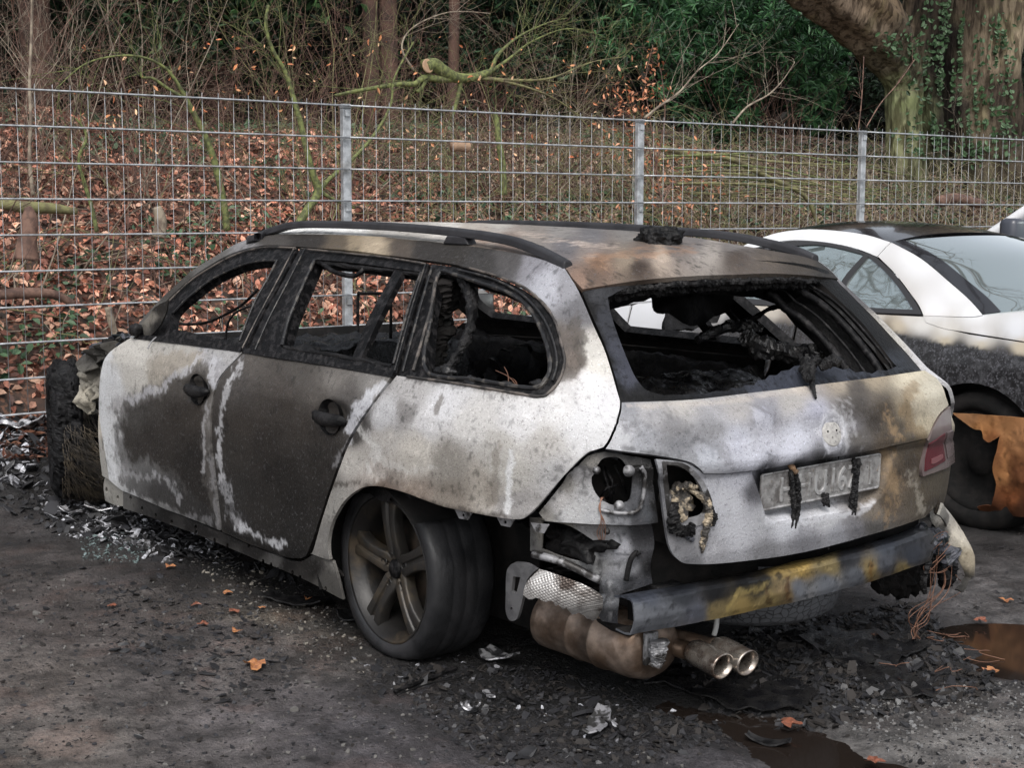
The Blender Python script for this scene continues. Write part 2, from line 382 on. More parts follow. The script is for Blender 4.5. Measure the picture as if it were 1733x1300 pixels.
side_paint = Paint([
 # front door
 (215, 590, (196, 194, 192)), (300, 590, (176, 174, 172)), (380, 605, (172, 172, 176)), (190, 650, (206, 208, 214)), (182, 720, (208, 210, 216)), (186, 790, (200, 202, 207)), (228, 640, (190, 188, 186)),
 (265, 635, (168, 163, 156)), (300, 615, (180, 178, 178)), 
 (204, 770, (180, 182, 188)), (208, 690, (175, 175, 180)),
 (360, 620, (165, 165, 172)), (350, 600, (172, 172, 176)),
 # rear door
 (430, 612, (118, 113, 110)), (500, 630, (116, 111, 108)), (560, 648, (132, 128, 126)), (620, 648, (120, 116, 114)), (480, 690, (82, 76, 72)), (450, 750, (62, 57, 54)), (500, 850, (46, 43, 41)), (415, 720, (76, 70, 66)), (560, 700, (86, 80, 76)), (540, 780, (64, 60, 57)),
 (430, 850, (60, 57, 55)), (500, 900, (52, 50, 49)), (470, 800, (52, 48, 46)), (600, 720, (88, 84, 82)), (400, 760, (74, 70, 67)), (400, 840, (66, 64, 63)),
 (250, 740, (180, 180, 184)), (300, 800, (150, 150, 153)), (340, 700, (160, 158, 160)), (330, 850, (130, 130, 133)), (345, 760, (140, 138, 138)),
 # quarter
 (700, 665, (178, 177, 180)), (655, 700, (188, 189, 195)), (750, 690, (214, 215, 222)), (720, 715, (206, 206, 211)), (690, 700, (150, 148, 150)), (650, 750, (180, 177, 176)), (640, 800, (176, 170, 167)), (700, 780, (187, 183, 179)), (755, 780, (158, 154, 150)), (800, 720, (204, 203, 205)),
 (850, 750, (186, 184, 183)), (880, 720, (210, 210, 215)), (820, 820, (172, 166, 160)), (700, 838, (150, 138, 130)), (650, 822, (128, 116, 109)), (760, 848, (148, 140, 133)), (920, 760, (182, 180, 180)), (980, 720, (203, 204, 210)), (1000, 650, (216, 216, 221)), (950, 700, (208, 208, 212)),
 (1000, 590, (190, 188, 186)), (972, 610, (128, 118, 112)), (968, 580, (120, 112, 108)), (985, 520, (124, 124, 131)), (960, 480, (150, 151, 160)), (928, 480, (172, 174, 185)), (900, 448, (150, 150, 160)), (860, 438, (106, 104, 106)), (1028, 680, (208, 208, 215)), (1010, 725, (206, 207, 213)),
 (562, 850, (160, 158, 156)), (545, 915, (146, 144, 143)), (600, 780, (188, 185, 183)), (885, 870, (160, 158, 160)), (700, 760, (200, 196, 192)), (940, 800, (178, 178, 182)), (1010, 620, (205, 203, 201)), (855, 800, (182, 180, 178)),
 # cant rail
 (250, 535, (110, 108, 106)), (300, 485, (88, 85, 82)), (350, 440, (118, 117, 117)), (415, 408, (142, 142, 147)), (460, 403, (96, 92, 90)), (520, 408, (66, 61, 58)), (575, 408, (120, 108, 94)), (630, 413, (176, 162, 143)), (600, 410, (160, 146, 126)), (680, 422, (108, 98, 90)), (760, 432, (70, 66, 63)), (820, 442, (80, 78, 78)), (720, 425, (70, 66, 64)),
], strokes=[
 ([(180, 600), (176, 680), (182, 760), (188, 806)], 9, (212, 215, 222), 9, .85),
 ([(222, 676), (250, 667), (272, 652), (293, 634), (320, 625), (340, 603), (352, 588)], 5, (186, 187, 196), 10, .7),
 ([(205, 795), (235, 812), (262, 812)], 5, (180, 181, 188), 16, .45), ([(262, 798), (285, 815), (306, 846)], 3, (180, 181, 188), 12, .55), ([(325, 872), (350, 878)], 5, (150, 150, 156), 12, .6),
 ([(366, 610), (358, 640), (362, 655)], 6, (190, 191, 200), 7, .85), ([(351, 682), (346, 730), (343, 800)], 3, (172, 172, 178), 5, .75), ([(357, 780), (362, 840), (366, 885)], 5, (150, 150, 155), 10, .7),
 ([(409, 608), (390, 640), (374, 690), (370, 760), (374, 810)], 6, (198, 200, 210), 7, .9),
 ([(378, 820), (392, 870), (410, 900)], 9, (170, 171, 178), 14, .8), ([(410, 898), (440, 912), (470, 921)], 8, (190, 192, 200), 12, .85), ([(385, 858), (425, 885)], 7, (60, 58, 60), 8, .5),
 ([(612, 668), (600, 690), (585, 742)], 10, (196, 198, 208), 10, .85), ([(640, 655), (612, 672)], 9, (196, 198, 206), 10, .85), ([(600, 715), (572, 775)], 4, (168, 168, 172), 8, .7),
 ([(868, 765), (864, 872)], 4, (220, 222, 228), 5, .8), ([(848, 750), (838, 850)], 8, (140, 132, 124), 16, .5), ([(752, 672), (742, 700)], 5, (128, 122, 118), 6, .7),
 ([(560, 830), (620, 820), (700, 845), (760, 864), (860, 880)], 4, (92, 84, 79), 8, .6), ([(640, 818), (700, 836)], 10, (140, 124, 114), 16, .6),
 ([(930, 660), (975, 630), (985, 600), (975, 540)], 9, (104, 97, 92), 16, .6), ([(610, 720), (640, 760), (625, 800)], 5, (208, 208, 210), 12, .6), ([(645, 775), (690, 800), (730, 790)], 4, (206, 205, 206), 10, .5),
 ([(795, 650), (865, 666)], 4, (150, 118, 90), 8, .6), ([(690, 640), (780, 655), (880, 672)], 4, (96, 92, 92), 8, .5),
], flake=.7, regions=[
 ([(200, 700), (225, 672), (262, 655), (300, 625), (345, 615), (362, 650), (358, 720), (362, 800), (370, 880), (330, 872), (270, 850), (215, 820), (200, 770)], [(240, 700, (120, 118, 118)), (300, 640, (126, 122, 120)), (350, 700, (128, 124, 122)), (350, 800, (104, 100, 98)), (240, 800, (120, 120, 122)), (300, 850, (84, 82, 82)), (215, 740, (140, 140, 143))], 13),
 ([(216, 692), (240, 684), (262, 672), (285, 655), (305, 640), (325, 634), (345, 640), (352, 665), (346, 690), (342, 740), (342, 800), (352, 850), (345, 870), (325, 845), (300, 815), (275, 788), (245, 775), (226, 778), (208, 740)],
   [(300, 700, (70, 64, 60)), (250, 740, (64, 59, 56)), (330, 780, (48, 44, 42)), (335, 690, (88, 81, 75)), (230, 705, (98, 96, 95)), (225, 750, (80, 76, 74)), (325, 655, (100, 95, 92)), (310, 820, (52, 48, 46)), (300, 650, (110, 106, 103))], 9),
 ([(205, 785), (240, 790), (275, 795), (305, 822), (335, 850), (358, 868), (364, 892), (330, 878), (280, 858), (230, 838), (206, 824)], [(230, 810, (112, 112, 114)), (280, 835, (78, 77, 78)), (345, 876, (58, 57, 57)), (215, 800, (150, 150, 154)), (310, 845, (66, 64, 64))], 10),
 ([(262, 598), (300, 596), (340, 600), (338, 612), (300, 625), (272, 636), (258, 625)], (168, 162, 155), 9),
], gain=.80)

# --- roof, cant rails and rear quarter skin of the left side
cant_top = [(236, 545), (275, 503), (322, 460), (369, 431), (405, 411), (440, 400), (500, 396), (600, 398), (700, 406), (800, 417), (887, 431), (952, 449)]
cant_in = [(726, 441), (667, 433), (590, 424), (510, 417), (447, 415), (401, 426), (358, 447), (322, 472), (279, 512), (246, 560)]
q_hole_edge = [(672, 636), (720, 643), (781, 652), (876, 668), (914, 673), (930, 666), (948, 645), (957, 614), (952, 584), (941, 546), (922, 515), (887, 487), (838, 466), (781, 450)]
body_pts = [(236, 545, 1)]+cant_top[1:-1]+[(952, 449, 1), (979, 492), (1005, 553), (1025, 599), (1044, 663), (1049, 682), (1046, 702), (1032, 740), (1021, 757, 1), (1009, 761), (995, 766), (972, 786), (937, 825), (901, 867), (890, 876), (878, 878), (856, 876), (811, 868), (759, 858), (728, 848), (691, 834), (659, 825), (636, 822), (614, 826), (588, 846), (568, 880), (559, 915), (562, 947, 1), (543, 943), (526, 937, 1),
            (531, 931), (546, 879), (571, 802), (594, 745), (632, 685), (672, 636, 1)]+q_hole_edge[1:]+[(726, 441, 1)]+cant_in[1:-1]+[(246, 560, 1), (232, 560, 1)]
def q_disp(P):      # rolled arch lip and the swage line over the wheel
    q = proj(P); d = seg_dist(q, [(562, 940), (568, 880), (588, 846), (614, 826), (640, 822), (691, 834), (759, 858), (856, 876), (895, 872)], False)
    return .010*np.exp(-(d/14)**2)*(q[:, 1] > 800)
body = two(panel('body_side', SK, body_pts, paint=side_paint, parent=car, thick=.012, disp=q_disp, step=.0068, buckle=.004))
def fd_disp(P):
    q = proj(P); r = np.hypot((q[:, 0]-333)/30, (q[:, 1]-662)/24)
    return -.018*(1-smooth(.35, 1.0, r)) + .004*fbm(P*6, 4, 2)
fdoor_pts = [(222, 572, 1), (300, 577), (350, 586), (411, 597, 1), (376, 634), (364, 661), (357, 712), (359, 763), (364, 814), (372, 898, 1), (321, 877), (271, 858), (206, 831, 1), (184, 812, 1), (182, 797), (175, 749), (167, 695), (171, 628), (184, 597)]
fdoor = two(panel('front_door', SK, fdoor_pts, paint=side_paint, parent=car, thick=.03, disp=fd_disp, step=.0068, buckle=.005))
def rd_disp(P):
    q = proj(P); r = np.hypot((q[:, 0]-562)/38, (q[:, 1]-702)/30)
    return -.02*(1-smooth(.35, 1.0, r)) + .004*fbm(P*6, 4, 2)
rdoor_pts = [(414, 598, 1), (540, 617), (663, 638, 1), (627, 686), (589, 744), (566, 802), (541, 878), (522, 934), (512, 944), (500, 945), (477, 941), (423, 921), (376, 900, 1), (368, 814), (362, 763), (360, 712), (367, 661), (379, 634)]
_o = np.array(rdoor_pts, dtype=object); _pp = [q[:2] for q in rdoor_pts]
rd_paint = Paint([(430, 612, (112, 107, 104)), (500, 630, (106, 102, 99)), (560, 648, (140, 136, 134)), (625, 655, (150, 148, 148)), (480, 690, (80, 74, 70)), (450, 750, (60, 55, 52)), (500, 850, (43, 40, 38)), (415, 720, (78, 72, 68)), (560, 700, (84, 78, 74)), (540, 780, (60, 56, 53)), (430, 850, (56, 53, 51)), (500, 905, (48, 46, 45)), (470, 800, (50, 46, 44)), (600, 715, (92, 88, 86)),
   (400, 760, (72, 68, 65)), (400, 840, (62, 60, 59)), (570, 790, (66, 62, 60)), (545, 850, (52, 49, 47)), (522, 910, (50, 48, 46)), (610, 690, (120, 118, 120)), (500, 940, (40, 39, 39)), (395, 650, (100, 96, 95)), (520, 720, (78, 72, 68)), (590, 670, (112, 108, 107)), (480, 650, (98, 92, 89)), (540, 670, (110, 105, 102))],
 strokes=[([(411, 606), (396, 632), (380, 668), (373, 720), (371, 770), (375, 812)], 4, (184, 185, 192), 8, .8), ([(378, 820), (392, 866), (410, 896)], 7, (165, 166, 173), 16, .75), ([(408, 896), (440, 911), (474, 921)], 6, (190, 192, 200), 13, .85), ([(385, 858), (425, 885)], 6, (60, 58, 60), 8, .5),
  ([(625, 664), (606, 690), (592, 724)], 10, (196, 198, 208), 9, .85), ([(648, 652), (618, 668)], 8, (196, 198, 206), 9, .85), ([(596, 735), (580, 762), (570, 790)], 4, (160, 160, 166), 9, .7), ([(384, 900), (430, 922), (480, 940), (512, 940)], 4, (22, 21, 21), 8, .7)], gain=.80, warp=13, power=3.0, flake=.8)
rdoor = two(panel('rear_door', SK, rdoor_pts, paint=rd_paint, parent=car, thick=.03, disp=rd_disp, step=.0068, buckle=.005))
# inner jamb behind the door gaps
jamb = panel('door_jamb', SK, [(205, 585, 1), (400, 605), (660, 645, 1), (590, 780), (520, 930, 1), (372, 885), (205, 815, 1)], material=M['soot'], parent=car, off=-.06, step=.06, thick=.01)

# --- black window frames of both side doors and the quarter window surround
TR = M['trim']
def frame(name, pts, holes, parent=None, off=-.006, thick=.028, m=None):
    return panel(name, SK, pts, holes, material=m or TR, parent=parent or car, thick=thick, off=off, step=.02, buckle=.0015)
f1 = frame('front_door_frame', [(230, 572, 1), (246, 556), (281, 513), (324, 473), (360, 448), (402, 427), (448, 416), (502, 418, 1), (470, 480), (440, 534), (412, 592, 1), (360, 584), (290, 575)],
   [[(286, 555, 1), (289, 527), (317, 499), (358, 468), (404, 446), (440, 438), (468, 437, 1), (452, 470), (428, 514), (402, 578, 1), (358, 569), (315, 560)]], thick=.045)
f2 = frame('rear_door_frame', [(507, 418, 1), (590, 426), (667, 435), (724, 444, 1), (700, 520), (668, 634, 1), (560, 615), (418, 592, 1), (444, 534), (474, 480)],
   [[(531, 437, 1), (600, 443), (712, 458, 1), (690, 520), (662, 617, 1), (590, 606), (474, 586, 1), (487, 540), (508, 490)]], thick=.05)
f3 = frame('quarter_window_frame', [(729, 445, 1), (781, 452), (838, 468), (887, 490), (920, 517), (939, 547), (950, 585), (955, 614), (946, 644), (928, 665), (914, 671), (876, 666), (781, 650), (673, 634, 1), (702, 530)],
   [[(740, 462, 1), (770, 463), (804, 474), (857, 492), (889, 514), (911, 546), (926, 588), (930, 622), (922, 643), (906, 655), (860, 651), (800, 641), (718, 627, 1), (724, 540)]], thick=.04)
dv = frame('window_divider', [(668, 446, 1), (682, 448, 1), (640, 530), (604, 609, 1), (590, 607, 1), (622, 530)], [], parent=f2, off=-.012, thick=.02)
# seals and ragged residue along the frame edges
lips = mat('seal_lip', (.012, .012, .013), rough=.4, spec=.4, c2=(.06, .055, .05), nscale=26, thr=(.52, .6), bump=.6, bscale=90)
brn = mat('scorched_ledge', (.10, .085, .075), rough=.6, c2=(.02, .018, .017), nscale=14, thr=(.44, .56), bump=.6, bscale=80)
def bead(pts, off, r, m, parent, name='seal', seed=1, amp=.3, closed=False):
    c = catmull(pts, 6, closed=closed); 
    if closed: c = np.concatenate([c, c[:1]])
    e = SK.px(c); P = SK.P(e[:, 0], e[:, 1])+SK.normal(e[:, 0], e[:, 1])*off; b = MB().tube(P, r, 8); V = b.V[0]; cc = np.repeat(P, 8, 0)
    b.V[0] = cc+(V-cc)*(1+amp*2*fbm(V*70, seed, 5, .7))[:, None]; return b.build(name, m, parent, False)
bead([(289, 527), (317, 499), (358, 468), (404, 446), (440, 438), (466, 437)], -.012, .006, lips, f1, seed=1)
bead([(284, 512), (322, 476), (360, 451), (402, 430), (448, 419), (500, 420)], .001, .004, brn, f1, seed=2, amp=.6)
bead([(468, 439), (452, 470), (428, 514), (404, 576)], -.004, .005, lips, f1, seed=3)
bead([(497, 422), (466, 482), (437, 536), (410, 590)], .001, .003, brn, f1, seed=31, amp=.5)
bead([(531, 439), (508, 490), (487, 540), (476, 584)], -.004, .007, lips, f2, seed=4)
bead([(516, 422), (484, 484), (455, 540), (432, 592)], .001, .0035, lips, f2, seed=41)
bead([(510, 421), (590, 429), (667, 438), (720, 447)], .001, .0035, brn, f2, seed=5, amp=.6)
bead([(531, 438), (600, 445), (664, 452), (712, 459)], -.02, .009, M['char'], f2, seed=6, amp=.9)
bead([(478, 586), (530, 594), (590, 605), (660, 617)], -.01, .008, M['char'], f2, seed=7, amp=1.0)
bead([(711, 460), (690, 520), (664, 615)], -.004, .005, lips, f2, seed=8)
bead([(720, 448), (697, 522), (668, 628)], .001, .003, lips, f2, seed=81)
bead([(741, 463), (770, 464), (804, 475), (857, 493), (889, 515), (911, 547), (926, 588), (930, 622), (922, 643), (906, 655), (860, 651), (800, 641), (720, 627), (727, 540)], -.004, .007, lips, f3, seed=9, amp=.6, closed=True)
bead([(781, 451), (838, 467), (888, 488), (921, 516), (940, 546), (951, 585), (956, 614), (947, 645), (929, 666), (914, 672), (876, 667), (781, 651), (690, 638)], .003, .0045, brn, f3, seed=10, amp=.8)
bead([(775, 457), (830, 471), (874, 492), (904, 518), (925, 548), (939, 586), (943, 618), (935, 645)], .002, .004, lips, f3, seed=11, amp=.4)
bead([(740, 470), (728, 530), (700, 628)], .002, .005, brn, f3, seed=12, amp=.5); bead([(732, 452), (712, 520), (682, 630)], .002, .004, lips, f3, seed=13, amp=.3)
# chrome-less waist strips
frame('waist_strip', [(232, 568, 1), (300, 572), (411, 589, 1), (409, 597, 1), (300, 582), (228, 574, 1)], [], parent=fdoor, off=.006, thick=.014)
frame('waist_strip', [(415, 590, 1), (540, 609), (668, 631, 1), (666, 640, 1), (540, 618), (412, 598, 1)], [], parent=rdoor, off=.006, thick=.014)

# --- sill with its clip holes
sill_paint = Paint([(250, 860, (92, 91, 92)), (300, 885, (82, 80, 80)), (400, 930, (92, 90, 90)), (450, 955, (120, 119, 120)), (500, 975, (80, 78, 77)), (550, 980, (128, 126, 124)), (565, 955, (146, 144, 142)), (210, 855, (140, 139, 139)), (350, 905, (52, 50, 50)), (350, 925, (120, 118, 118)), (420, 925, (50, 48, 48)), (490, 955, (45, 44, 44)), (280, 876, (40, 39, 39)), (320, 892, (44, 43, 43)), (300, 897, (110, 109, 110)), (400, 915, (34, 33, 33)), (440, 940, (52, 51, 51)), (465, 950, (130, 129, 130)), (530, 965, (60, 58, 57))], gain=.62, warp=9)
sill_px = [(206, 832, 1), (271, 860), (321, 880), (372, 902), (423, 924), (477, 946), (505, 952), (528, 940, 1), (562, 950, 1), (572, 985), (579, 1016, 1), (520, 985), (450, 955), (380, 925), (300, 893), (207, 861, 1)]
def ell(u, v, a, b, n=8): return [(u+a*math.cos(2*math.pi*k/n), v+b*math.sin(2*math.pi*k/n)) for k in range(n)]
sh = [ell(u, v, 2.2, 4) for u, v in [(218, 844), (238, 862), (262, 873), (330, 893), (331, 902), (384, 924), (420, 926), (444, 951), (457, 957), (468, 965), (493, 970), (506, 978), (550, 997), (290, 884), (362, 915)]]
two(panel('sill', SK, sill_px, sh, paint=sill_paint, parent=car, thick=.01, off=-.004, step=.012, buckle=.006))
panel('sill_core', SK, [(206, 834, 1), (372, 904), (528, 945, 1), (560, 985, 1), (380, 908), (209, 850, 1)], material=M['soot'], parent=car, thick=.01, off=-.05, step=.08)
# front jamb foot (hinge pillar)
fj = panel('hinge_pillar', SK, [(172, 805, 1), (186, 812), (206, 830, 1), (207, 860, 1), (188, 858), (171, 850, 1), (168, 825)], [ell(173, 832, 2, 5), ell(192, 845, 2, 4)], paint=Paint([(190, 830, (178, 176, 172)), (175, 845, (150, 148, 146))], gain=.8), parent=car, thick=.02, off=-.02, step=.012)
fj2 = panel('hinge_pillar', SK, [(166, 690, 1), (174, 690, 1), (184, 812, 1), (172, 805, 1), (166, 740)], [ell(168, 703, 2.2, 7), ell(177, 757, 2.2, 6), ell(172, 730, 1.6, 3)], paint=Paint([(170, 700, (196, 190, 182)), (175, 790, (170, 168, 166))], gain=.8), parent=car, thick=.02, off=.0, step=.012, buckle=.01)

# --- door handles: recessed cup with a charred grip across it
def handle(u, v, sc, parent):
    e = SK.inv(SK.cast(u, v)); c = SK.P(e[0], e[1]); n = SK.normal(e[0], e[1]); ax = np.array([-1., 0, 0]); ax = ax-n*(ax@n); ax /= np.linalg.norm(ax); up = np.cross(n, ax)*-1
    if up[2] < 0: up = -up
    h = empty('door_handle_group'); bpy.data.objects.remove(h)
    b = MB(); K = 26
    V = []; F = []
    R = 16
    for i in range(R+1):       # grip: flattened bow
        t = i/R*2-1; w = .024*(1-abs(t)**3.2)**.5+.004; th = .015*(1-abs(t)**4)**.5+.003
        for k in range(14):
            a = 2*math.pi*k/14
            V.append(c+ax*t*.105*sc+up*(math.cos(a)*w*.8-.006+.006*t*t)+n*(math.sin(a)*th+.024-.020*t*t))
    F = [(i*14+k, i*14+(k+1) % 14, (i+1)*14+(k+1) % 14, (i+1)*14+k) for i in range(R) for k in range(14)]+[tuple(range(14)), tuple(R*14+k for k in range(14))]
    V = np.array(V); V += fbm(V*90, 3, 4, .7)[:, None]*n*.016
    b.add(V, F); g = b.build('door_handle', M['char'], parent)
    b = MB(); V = []; F = []; m = 28; rings = [(1.0, .004), (.93, -.001), (.8, -.018), (.5, -.03), (.0, -.034)]
    for r, d in rings:
        for k in range(m):
            a = 2*math.pi*k/m; V.append(c+ax*math.cos(a)*.072*r*sc+up*(math.sin(a)*.060*r)+n*(d+.004))
    F = [(i*m+k, i*m+(k+1) % m, (i+1)*m+(k+1) % m, (i+1)*m+k) for i in range(len(rings)-1) for k in range(m)]
    b.add(V, F); b.build('handle_recess', M['char'], g)
handle(336, 659, .95, fdoor); handle(560, 706, 1.0, rdoor)

# --- roof skin: one sheet from rail to rail
edge = np.array([SK.cast(u, v) for u, v in catmull([(405, 412)]+cant_top[5:-1]+[(952, 449), (968, 467), (986, 487)], 6)])
xs = edge[:, 0]; order = np.argsort(-xs); edge = edge[order]
NB = 90; xb = np.linspace(edge[0, 0], edge[-1, 0], NB)
ye = np.interp(-xb, -edge[:, 0], edge[:, 1]); ze = np.interp(-xb, -edge[:, 0], edge[:, 2])
roof_paint = Paint([(500, 388, (226, 227, 229)), (560, 384, (234, 235, 237)), (620, 378, (228, 229, 231)), (640, 390, (170, 168, 166)), (700, 385, (176, 173, 170)), (760, 378, (198, 196, 194)), (800, 385, (176, 170, 165)), (850, 378, (178, 175, 172)), (900, 390, (150, 143, 139)), (860, 408, (142, 126, 118)), (800, 405, (165, 150, 140)),
  (950, 385, (150, 147, 146)), (1000, 400, (126, 125, 130)), (960, 415, (124, 122, 128)), (1060, 390, (140, 137, 136)), (1000, 428, (150, 140, 136)), (1090, 425, (130, 118, 112)), (1010, 445, (140, 112, 92)), (1060, 440, (150, 136, 122)), (1120, 432, (176, 162, 150)), (1140, 420, (124, 118, 118)), (1200, 425, (160, 154, 150)), (1180, 405, (135, 130, 130)), (1250, 415, (140, 136, 136)),
  (1300, 430, (112, 102, 94)), (1360, 438, (92, 84, 76)), (1400, 448, (60, 56, 52)), (1080, 452, (84, 70, 62)), (1250, 435, (100, 88, 80)), (1000, 470, (122, 104, 94)), (985, 475, (150, 125, 112))],
  strokes=[([(1000, 438), (1060, 430), (1130, 425), (1170, 425)], 6, (176, 138, 110), 16, .45), ([(880, 395), (960, 408), (1040, 418)], 3, (190, 175, 165), 14, .5), ([(820, 404), (850, 404)], 4, (150, 100, 78), 12, .5),
  ([(455, 396), (560, 398)], 3, (90, 88, 88), 5, .5)], gain=.86, warp=9, power=3.6)
A_ = 70; V = []
for i in range(NB):
    for j in range(A_+1):
        a = -1+2*j/A_; f = (i/(NB-1)); rear = smooth(.82, 1, f)
        crown = .052*(1-.35*rear); fr = smooth(0, .25, f)
        V.append((xb[i]-.115*(1-abs(a)**2.4)*rear**1.5+.10*(1-abs(a)**2)*(1-fr)**2, a*ye[i], ze[i]+crown*(1-abs(a)**2.6)-.004))
V = np.array(V); V[:, 2] += fbm(V*2.6, 31, 3)*.022*(1-np.abs(V[:, 1]/.62)**4).clip(0, 1)
F = [(i*(A_+1)+j, (i+1)*(A_+1)+j, (i+1)*(A_+1)+j+1, i*(A_+1)+j+1) for i in range(NB-1) for j in range(A_)]
# finer mesh for the stains
def subdiv(V, F):
    bm = bmesh.new(); vs = [bm.verts.new(v) for v in V]; [bm.faces.new([vs[k] for k in f]) for f in F]
    bmesh.ops.subdivide_edges(bm, edges=bm.edges[:], cuts=1, use_grid_fill=True); bm.verts.index_update()
    V = np.array([v.co[:] for v in bm.verts]); F = [[v.index for v in f.verts] for f in bm.faces]; bm.free(); return V, F
V, F = subdiv(V, F); V, F = subdiv(V, F); F = [f[::-1] for f in F]
roof = two(solid(mesh('roof', V, F, M['burnt'], car, True, roof_paint(V)), .018))
# scorched lip hanging under the rear roof edge
b = MB(); P = []
for j in range(41):
    a = -1+j/20; P.append((xb[-1]-.115*(1-abs(a)**2.4)+.012, a*ye[-1]*.985, ze[-1]+.034*(1-abs(a)**2.6)-.022-.006*abs(math.sin(j*2.3))))
P = np.array(P); P = np.stack([np.interp(np.linspace(0, 40, 260), np.arange(41), P[:, i]) for i in range(3)], 1)
b.tube(P, .011, 10); b.tube(P+np.array([.03, 0, -.014]), .016, 10)
for i in range(2):
    cc = np.repeat(P+(np.array([.03, 0, -.014]) if i else 0), 10, 0); b.V[i] = cc+(b.V[i]-cc)*(1+2.4*fbm(b.V[i]*60, 5+i, 5, .75))[:, None]
b.build('roof_lip', M['char'], roof, False)

# --- roof rails
def rail(side):
    top = [(425, 399), (450, 388), (470, 381), (500, 374), (560, 373), (640, 375), (720, 380), (800, 388), (862, 398), (905, 412), (935, 426), (962, 441)]
    # the rail stands about 5 cm over the roof edge, slightly inboard
    P = []
    for u, v in catmull(top, 4):
        yy = .60
        for _ in range(6):
            p = hit(u, v, 1, yy); yy = float(np.interp(-p[0], -xb, ye))-.012
        P.append(hit(u, v, 1, yy))
    P = np.array(P); Z0 = np.interp(-P[:, 0], -xb, ze)
    b = MB(); V = []; n = len(P)
    zb = []
    for i in range(n):
        f = i/(n-1); under = Z0[i]+.002
        h = .026
        foot = max(1-smooth(0, .13, f), smooth(.80, .93, f)); bot = P[i][2]-h-.004
        bot = bot*(1-foot)+min(bot, under)*foot
        if P[i][2]-bot < .012: bot = P[i][2]-.012
        w = .017
        for dy, z in ((w, P[i][2]-.008), (w*.6, P[i][2]-.001), (-w*.6, P[i][2]-.001), (-w, P[i][2]-.008), (-w*1.1, bot), (w*1.1, bot)):
            V.append((P[i][0], P[i][1]+dy, z))
    F = [(i*6+k, i*6+(k+1) % 6, (i+1)*6+(k+1) % 6, (i+1)*6+k) for i in range(n-1) for k in range(6)]+[tuple(range(6)), tuple((n-1)*6+k for k in range(6))]
    V = np.array(V); V[:, 1] *= side
    if side < 0: F = [f[::-1] for f in F]
    r = MB().add(V, F).build('roof_rail', M['rail'], car, smooth_=False)
    bv = r.modifiers.new('bev', 'BEVEL'); bv.width = .004; bv.segments = 2
    a = hit(732, 404, 1, .59); x = a[0]; k = int(np.argmin(abs(P[:, 0]-x)))
    zt = P[k][2]-.026; z0 = Z0[k]+.0
    vv = []
    for dx, z in ((-.075, z0), (.075, z0), (.05, zt), (-.055, zt)):
        for dy in (-.02, .02): vv.append((x+dx, side*(P[k][1]+dy), z))
    o = MB().add(vv, [(0, 2, 4, 6), (1, 7, 5, 3), (0, 1, 3, 2), (2, 3, 5, 4), (4, 5, 7, 6), (6, 7, 1, 0)]).build('rail_foot', M['rail'], r, False)
    bv = o.modifiers.new('bev', 'BEVEL'); bv.width = .005; bv.segments = 2
    return r
rail(1); rail(-1)
